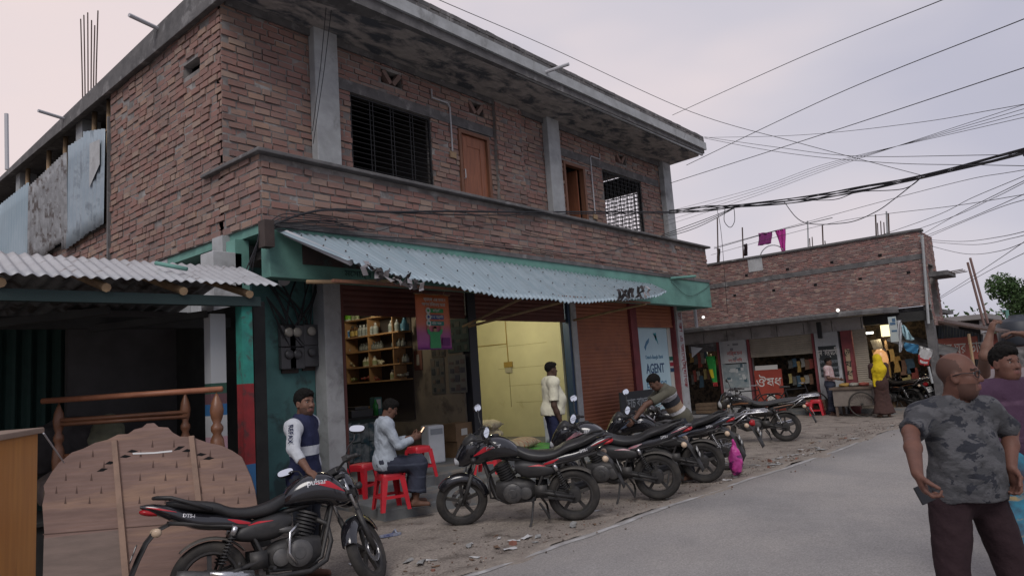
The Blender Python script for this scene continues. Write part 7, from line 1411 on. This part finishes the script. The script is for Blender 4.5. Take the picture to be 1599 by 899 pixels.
m_leaf = mat("tree leaves", (.035, .075, .02), (.05, .085, .03), rough=.8, spec=.15, island=[(.022, .048, .018), (.04, .075, .028), (.055, .095, .036), (.028, .06, .02)]); m_bark = mat("tree bark", (.10, .075, .055), (.06, .045, .035), rough=.95, scale=8, bump=.5)
def tree(name, loc, H, Rr, n, label, seed, group="trees beyond the stalls", ls=.3):
    rnd = random.Random(seed); T = thing(name, label, "tree", loc, 0, group); mb = MB(); mb.tube([(0, 0, 0), (.1, .05, H * .25), (0, .1, H * .5)], [H * .035, H * .025, H * .015], 8); tips = []
    for i in range(7): a = rnd.uniform(0, 6.28); e_ = Vector((math.cos(a) * Rr * rnd.uniform(.2, .5), math.sin(a) * Rr * rnd.uniform(.2, .5), H * rnd.uniform(.5, .82))); mb.tube([(0, 0, H * rnd.uniform(.25, .45)), e_ * .5 + Vector((0, 0, H * .22)), e_], [H * .014, H * .009, H * .004], 5); tips.append(e_)
    mb.build("trunk", m_bark, T, smooth=True); cl = MB(); centers = [(t, Rr * rnd.uniform(.35, .55)) for t in tips] + [(Vector((rnd.gauss(0, Rr * .3), rnd.gauss(0, Rr * .3), H * rnd.uniform(.45, .95))), Rr * rnd.uniform(.2, .42)) for _ in range(14)]
    for i in range(n):
        c, r = rnd.choice(centers); d = Vector((rnd.gauss(0, 1), rnd.gauss(0, 1), rnd.gauss(0, .8))).normalized() * r * rnd.random() ** .35; p = c + d; a = Vector((rnd.gauss(0, 1), rnd.gauss(0, 1), rnd.gauss(0, 1))).normalized(); b = a.orthogonal().normalized(); s = ls * rnd.uniform(.5, 1.2)
        cl.add([p - a * s, p + b * s * .45, p + a * s, p - b * s * .45], [(0, 1, 2, 3)])
    cl.build("crown", m_leaf, T); return T
def at_ground(px, x): p = PA(px, 560, 0, x); return (x, p.y, 0)
tree("broadleaf_tree", at_ground(1655, 56), 5.9, 3.3, 24000, "large dark green tree at the right edge behind the shed", 3, ls=.14)
mb = MB(); rnd = random.Random(9)
for i in range(14000):
    a = rnd.uniform(-60, 200); p = Vector((130 + rnd.uniform(-8, 8), a, abs(rnd.gauss(0, 2.6)) + 1.0 + 1.2 * math.sin(a * .13))); u = Vector((rnd.gauss(0, 1), rnd.gauss(0, 1), rnd.gauss(0, 1))).normalized(); v = u.orthogonal().normalized(); s = rnd.uniform(.25, .55); mb.add([p - u * s, p + v * s * .5, p + u * s, p - v * s * .5], [(0, 1, 2, 3)])
tag(mb.build("far_wood", m_leaf), "far dark wood along the horizon", "wood", kind='stuff')
# ------------------------------------------------------------------ cart, bicycles, far motorcycles
CA = thing("vendor_cart", "wooden vendor cart with a flat table top between the pink-shirted man and the woman", "cart", (20.75, 5.5, 0)); m_cw = mat("grey cart wood", (.15, .11, .085), (.10, .075, .06), rough=.9, scale=6)
mb = MB(); mb.box((20.4, 4.95, .74), (21.2, 6.05, .80)); mb.build("table_top", m_cw, CA, world=True); mb = MB(); mb.box((20.45, 5.0, .3), (21.15, 5.98, .739)); mb.build("side_panel", mat("dusty panel", (.22, .19, .165), (.16, .135, .12), rough=.9, scale=4), CA, world=True)
for a in (20.5, 21.1): mb = MB(); mb.box((a - .03, 5.9, 0), (a + .03, 5.96, .74)); mb.build("leg", m_cw, CA, world=True)
def spoke_wheel(mb, c, r, ax, n=20, tr=.02): 
    c, ax = Vector(c), Vector(ax).normalized(); u = ax.orthogonal().normalized(); v = ax.cross(u); mb.tube([c + (u * math.cos(t) + v * math.sin(t)) * r for t in (2 * math.pi * i / 32 for i in range(32))], tr, 6, closed=True)
    for i in range(n): t = 2 * math.pi * i / n; mb.tube([c, c + (u * math.cos(t) + v * math.sin(t)) * r], .003, 3)
    mb.lathe(c - ax * .04, ax, [(0, .025), (.08, .025)], 8)
mb = MB(); spoke_wheel(mb, (20.36, 5.25, .34), .32, (1, 0, 0)); mb.build("cart_wheel", m_tyre, CA, world=True, smooth=True)
for i, (y, m) in enumerate(((5.75, gm[0]), (5.5, gm[3]), (5.25, gm[2]))): blob("goods_heap", (20.8, y, .80), (.2, .12, .05), m, ("golden", "grey", "reddish")[i] + " heap of goods on the vendor cart", "goods", i, .01, .02, "goods on the vendor cart")
def bicycle(label, loc, rz):
    T = thing("bicycle", label, "bicycle", loc, R(rz), "bicycles by the far shops"); 
    for x in (0, 1.08): mb = MB(); spoke_wheel(mb, (x, 0, .34), .33, (0, 1, 0)); mb.build("wheel", m_tyre, T, smooth=True)
    mb = MB()
    for a, b in (((0, 0, .34), (.42, 0, .30)), ((.42, 0, .30), (.30, 0, .82)), ((.32, 0, .78), (.86, 0, .80)), ((.42, 0, .30), (.88, 0, .68)), ((0, 0, .34), (.31, 0, .76)), ((.85, 0, .90), (.93, 0, .60)), ((.93, 0, .60), (1.08, 0, .34))): mb.tube([a, b], .017, 6)
    mb.build("frame", m_iron, T); mb = MB(); mb.tube([(.72, -.27, .96), (.84, -.2, .95), (.85, 0, .92), (.84, .2, .95), (.72, .27, .96)], .014, 6); mb.build("handlebar", m_chrome, T); mb = MB(); Loft([(.16, .86, .09, .03), (.26, .87, .08, .03), (.44, .86, .025, .02)]).skin(mb, 8, 12); mb.build("saddle", m_seat, T, smooth=True)
    mb = MB(); mb.box((-.25, -.07, .68), (.18, .07, .70)); mb.build("carrier", m_iron, T); return T
bicycle("bicycle with its wheel turned to the road, left of the far red stool", (20.95, 7.75, 0), -78); bicycle("dark bicycle parked before the red lettered board", (20.9, 9.1, 0), -84)
for lab, loc, hd, src in (("dusty commuter motorcycle at the far stalls, nearest the woman in yellow", (22.1, 4.3, 0), 60, b6), ("commuter motorcycle at the far stalls behind the bald man's shoulder", (22.3, 3.75, 0), 70, b5), ("black sport motorcycle at the far stalls partly hidden by the bald man", (22.6, 3.1, 0), 75, b3)):
    c = copy_tree(src); tag(c, lab); c['group'] = "motorcycles parked at the far stalls"; stand(c, loc, hd)
mb = MB(); mb.prism([(0, 0), (1.6, -.3), (2.0, .6), (.2, .7)], (21.3, 3.2, -.03), (0, 1, 0), (1, 0, 0), (0, 0, .16)); tag(mb.build("brick_kerb", m_step, world=True), kind='structure')
# ------------------------------------------------------------------ overhead wires and cables
def spline(pts, n=10):
    out = []; pts = [Vector(p) for p in pts]
    for i in range(len(pts) - 1):
        a, b, c, d = pts[max(i - 1, 0)], pts[i], pts[i + 1], pts[min(i + 2, len(pts) - 1)]
        for k in range(n): t = k / n; out.append(.5 * ((2 * b) + (c - a) * t + (2 * a - 5 * b + 4 * c - d) * t * t + (3 * b - a - 3 * c + d) * t ** 3))
    return out + [pts[-1]]
GW = "overhead wires over the junction"
m_wire = mat("haze grey wire", (.05, .05, .056), rough=.6)  # thin wires: haze is put into the colour as a lighter grey
def wire(pts, label, r=.008, group=GW, name="overhead_wire", cat="wire"):
    q = [P(*p) for p in pts]
    if pts[0][0] > 1500: q.insert(0, q[0] + (q[0] - q[1]).normalized() * 9)
    if pts[-1][0] > 1500: q.append(q[-1] + (q[-1] - q[-2]).normalized() * 9)
    mb = MB(); mb.tube(spline(q), r, 5); tag(mb.build(name, m_cable if r > .0075 else m_wire, world=True, smooth=True), label, cat, group)
wire([(1505, -14, 8), (1472, 0, 8.6), (1250, 90, 13), (1050, 180, 19)], "steep overhead wire crossing the top of the sky", .007)
wire([(1640, 12, 8), (1599, 30, 8.6), (1300, 150, 13), (1072, 258, 18.2)], "long overhead wire just below the top one, ending at the roof corner", .0075)
wire([(1640, 92, 8), (1599, 106, 8.6), (1300, 205, 13), (1047, 286, 16.9)], "long overhead wire ending at the right concrete column", .0075)
wire([(640, -22, 9.6), (690, 2, 10.2), (860, 75, 13), (1080, 175, 14), (1250, 224, 13.5), (1440, 274, 12.4)], "wire running down from the roof edge to the thick cable bundle", .006)
wire([(1100, 215, 17.6), (1250, 211, 14), (1430, 192, 11), (1640, 156, 8)], "thin wire from the roof corner bowing up to the right edge", .0045)
wire([(1100, 214, 17.6), (1220, 231, 14), (1340, 244, 12), (1640, 241, 8)], "thin sagging wire from the roof corner, upper of two", .005)
wire([(1100, 216, 17.6), (1220, 238, 14), (1380, 254, 11), (1640, 260, 8)], "thin sagging wire from the roof corner, lower of two", .005)
for i in range(4): wire([(1040, 352 - i * 7, 17.3), (1180, 306 - i * 4, 14), (1300, 262 - i * 3, 12), (1640, 150 + i * 8, 7.5)], "one of four thin parallel wires rising to the right above the bundle", .0035, "thin parallel wires above the bundle")
# the thick bundle: several twisted cables
for i in range(6):
    o_ = lambda k: 4.2 * math.sin(i * 1.05 + k * 1.3)
    wire([(1640, 218 + o_(0) + i, 8.2), (1599, 236 + o_(1), 8.9), (1440, 276 + o_(2) * .6, 11), (1330, 298 + o_(3), 12.8), (1240, 313 + o_(4), 14.2), (1150, 322 + o_(5) * .5, 15.6), (1100, 326 + o_(6), 16.2), (1045, 331 + o_(7) * .6, 16.3)], "one strand of the thick black cable bundle running to the brick building", .011, "strands of the thick cable bundle")
for i in range(3): wire([(1152, 322, 15.6), (1110, 345 - i * 3, 15.9), (1075, 360 - i * 4, 16), (1032, 372 - i * 2, 15.95)], "short branch cable dropping from the bundle to the parapet's end", .008, "branch cables at the parapet's end")
wire([(1440, 276, 11), (1410, 295, 11.3), (1340, 300, 12.2), (1300, 312, 12.9), (1230, 312, 14)], "loose cable loop under the bundle near its knot", .008)
wire([(1440, 276, 11), (1400, 308, 11.5), (1365, 332, 12), (1320, 348, 12.6), (1255, 347, 13.6), (1225, 316, 14.2)], "deep drooping cable loop hanging below the bundle", .008)
wire([(1132, 326, 15.8), (1131, 345, 15.8), (1140, 355, 15.8), (1147, 345, 15.8), (1146, 324, 15.8)], "small round cable loop hanging from the bundle", .008)
wire([(1120, 328, 15.9), (1127, 372, 16.8), (1136, 490, 18.5)], "thin wire hanging straight down from the bundle before the far brickwork", .006)
for i, pts in enumerate(([(1115, 386, 20), (1240, 352, 17), (1480, 288, 12), (1640, 258, 9)], [(1110, 398, 20), (1300, 348, 16), (1500, 320, 11), (1640, 297, 9)], [(1270, 402, 19), (1440, 345, 13), (1520, 308, 11), (1640, 258, 9)], [(1330, 392, 19), (1470, 345, 13), (1550, 310, 11), (1640, 265, 9)], [(1430, 372, 20.5), (1500, 332, 14), (1640, 262, 9)], [(1436, 372, 20.5), (1520, 338, 14), (1640, 285, 9)], [(1440, 374, 20.5), (1545, 330, 13), (1640, 300, 9)],
                         [(1446, 374, 20.5), (1500, 377, 16), (1560, 370, 12), (1640, 352, 9)], [(1446, 377, 20.5), (1520, 382, 16), (1580, 372, 12), (1640, 355, 9)], [(1446, 382, 20.5), (1505, 396, 17), (1560, 392, 13), (1640, 362, 9)], [(1458, 470, 22), (1530, 424, 16), (1640, 350, 9)], [(1465, 468, 22), (1540, 425, 16), (1640, 375, 9)])):
    wire(pts, ("wire rising from the far roof to the right edge, %s" % ("first", "second", "third", "fourth", "fifth", "sixth", "seventh", "eighth", "ninth", "tenth", "lower", "lowest")[i]) if i in (10, 11) else ("slack wire from the far building's corner pole to the right edge" if i in (7, 8, 9) else ("wire leaving the far building's corner steeply to the right edge" if i in (4, 5, 6) else "long thin wire crossing above the far brick roof")), .006 if i > 3 else .005, ("slack wires at the far corner" if i in (7, 8, 9) else "steep wires at the far corner" if i in (4, 5, 6) else "wires above the far roof"))
# cables along the parapet
def fcable(pts, label, r=.012, y=8.36):
    q = [PA(a, b, 1, y - .012 * (k % 2)) for k, (a, b) in enumerate(pts)]; mb = MB(); mb.tube(spline(q), r, 5); tag(mb.build("parapet_cable", m_cable, world=True, smooth=True), label, "cable", "cables along the parapet")
fcable([(425, 352), (470, 335), (520, 327), (600, 331), (700, 330), (800, 331), (900, 331), (1000, 331), (1045, 331)], "main black cable across the whole brick parapet", .018, 8.3)
fcable([(425, 352), (500, 329), (640, 333), (760, 336), (900, 334), (1045, 333)], "second black cable running beside the main one on the parapet", .012, 8.3)
fcable([(420, 350), (520, 345), (620, 352), (700, 372), (800, 385), (930, 396), (1035, 368)], "loose cable sagging over the lower parapet bricks", .008, 8.32)
fcable([(430, 354), (560, 368), (700, 377), (860, 396), (960, 412), (1060, 430)], "cable clipped along the top of the green fascia", .008, 8.34)
fcable([(520, 345), (580, 362), (640, 348), (700, 356), (780, 352), (860, 372), (940, 372), (1035, 360)], "thin tangled cable in the middle of the parapet", .006, 8.32)
fcable([(1048, 440), (1075, 462), (1100, 452), (1110, 442)], "thin cable loop on the right end of the green fascia", .005, 8.37)
for i in range(6): fcable([(415 + i * 2, 352 + i), (440 + i * 3, 335 + i * 5), (470 + i * 9, 336 + i * 4), (520 + i * 12, 342 + i * 4)], "thin cable of the tangle at the parapet's left corner", .007, 8.30)
for i in range(2):
    mb = MB(); a = PA(511 + i * 9, -6, 1, 8.6); b = PA(488 + i * 1, 205 + i * 20, 1, 9.2); mb.tube([a, a.lerp(b, .5) + Vector((.02, 0, 0)), b], .006, 5); tag(mb.build("hanging_wire", m_cable, world=True), "thin wire hanging from the roof in front of the left concrete column", "wire", "wires before the left column")
for i in range(3): mb = MB(); a = PA(415 - i * 3, 345, 1, 8.3); b = PA(372 + i * 10, 445, 1, 8.6); mb.tube(spline([a, a.lerp(b, .5) + Vector((-.05, 0, -.15)), b]), .009, 5); tag(mb.build("hanging_cable", m_cable, world=True), "black cable falling from the parapet corner to the shed roof", "cable", "cables at the parapet corner")
# bamboo props behind the tin sheets
for px, y0, y1, y in ((171, 142, 215, 13.7), (148, 165, 220, 14.4), (103, 200, 245, 15.9), (77, 225, 262, 16.8), (44, 262, 305, 18.3)):
    a, b = PA(px, y0, 0, 5.02), PA(px + 2, y1, 0, 5.0); mb = MB(); pts = [(5.0, a.y, 4.12), (5.02, a.y, a.z)]; mb.tube(pts, .05, 8)
    for k in range(6): mb.lathe((5.0, a.y, 4.6 + k * .45), (0, 0, 1), [(0, .054), (.03, .054)], 8)
    tag(mb.build("bamboo_prop", m_bamboo, world=True, smooth=True), "bamboo prop under the roof slab, %s" % {171: "beside the brick wall's edge", 148: "behind the white patch", 103: "left of the grey column", 77: "behind the crumpled old sheet", 44: "farthest left behind the pale sheet"}[px], "prop", "bamboo props under the roof")
# ------------------------------------------------------------------ litter and stones along the verge
rnd = random.Random(77); st = MB()
for i in range(1300):
    x = rnd.uniform(2.8, 19); e_ = road_edge(x); y = e_ + (abs(rnd.gauss(0, .5)) if rnd.random() < .75 else rnd.uniform(-.5, 2.2)); s = rnd.uniform(.005, .02) * (1.6 if rnd.random() < .06 else 1); c = Vector((x, y, gz(x, y) + s * .3 if y > e_ + .05 else .042 + s * .2))
    d = [Vector((rnd.uniform(.6, 1.1) * s * a, rnd.uniform(.6, 1.1) * s * b, rnd.uniform(.5, .9) * s * cc)) for a, b, cc in ((1, 0, 0), (0, 1, 0), (-1, 0, 0), (0, -1, 0), (0, 0, 1), (0, 0, -1))]; st.add([c + q for q in d], [(0, 1, 4), (1, 2, 4), (2, 3, 4), (3, 0, 4), (1, 0, 5), (2, 1, 5), (3, 2, 5), (0, 3, 5)])
tag(st.build("gravel", mat("verge gravel", (.15, .125, .105), rough=1, island=[(.10, .085, .072), (.16, .135, .115), (.24, .20, .175), (.08, .065, .055), (.20, .12, .09)])), "small stones and crumbs along the verge", "gravel", kind='stuff')
kinds = [("paper_scrap", mat("white paper litter", (.5, .5, .5), (.38, .38, .38), rough=.9, scale=8), "white paper scrap on the dirt verge", .07), ("plastic_scrap", mat("grey plastic litter", (.30, .30, .29), (.2, .2, .2), rough=.5, scale=8), "grey plastic scrap trodden into the verge", .09), ("dry_leaf", mat("dry brown leaf", (.13, .08, .05), rough=.9), "dry brown leaf on the verge", .06), ("brick_chip", mat("brick chip", (.22, .10, .075), rough=1), "broken brick chip on the verge", .05)]
def scrap(kind, x, y):
    nm, m, lab, s = kind; mb = MB(); z = (gz(x, y) if y > road_edge(x) + .05 else .04) + .004; a = rnd.uniform(0, 6.28); s *= rnd.uniform(.3, .95); u, v = Vector((math.cos(a), math.sin(a), 0)), Vector((-math.sin(a), math.cos(a), 0)); o = Vector((x, y, z))
    if nm == "brick_chip": mb.box((-s, -s * .7, -.01), (s, s * .6, s), jit=s * .3); mb.v = [tuple(o + u * p[0] + v * p[1] + Vector((0, 0, p[2]))) for p in mb.v]
    else: mb.sheet([[o + u * s * (i - 1.5) * rnd.uniform(.7, 1) + v * s * .6 * (j - 1) * rnd.uniform(.6, 1) + Vector((0, 0, rnd.uniform(0, s * .35))) for j in range(3)] for i in range(4)], .0015)
    tag(mb.build(nm, m, world=True), lab, nm.split('_')[1], nm.replace('_', ' ') + "s along the verge")
for i in range(64):
    x = rnd.choice((rnd.uniform(3.6, 6.2), rnd.uniform(3.6, 18))); y = road_edge(x) + abs(rnd.gauss(.15, .5)); scrap(kinds[rnd.choice((0, 0, 1, 1, 2, 2, 3))], x, y)
for i in range(26): x = rnd.uniform(10.8, 13.8); scrap(kinds[rnd.choice((0, 1, 1, 2))], x, road_edge(x) + rnd.uniform(.15, .6))
q = PA(609, 836, 2, .01); mb = MB(); mb.prism([(-.12, -.03), (-.05, -.045), (.08, -.05), (.13, -.02), (.13, .03), (.07, .05), (-.06, .035), (-.12, .02)], q, (.9, -.4, 0), (.4, .9, 0), (0, 0, .02)); mb.tube([q + Vector((.05, -.06, .02)), q + Vector((.06, -.02, .06)), q + Vector((.07, .03, .02))], .01, 5); tag(mb.build("slipper", mat("blue rubber", (.03, .05, .18), (.3, .32, .36), rough=.6, scale=18), world=True), "single blue slipper lying on the dirt below the step", "slipper")
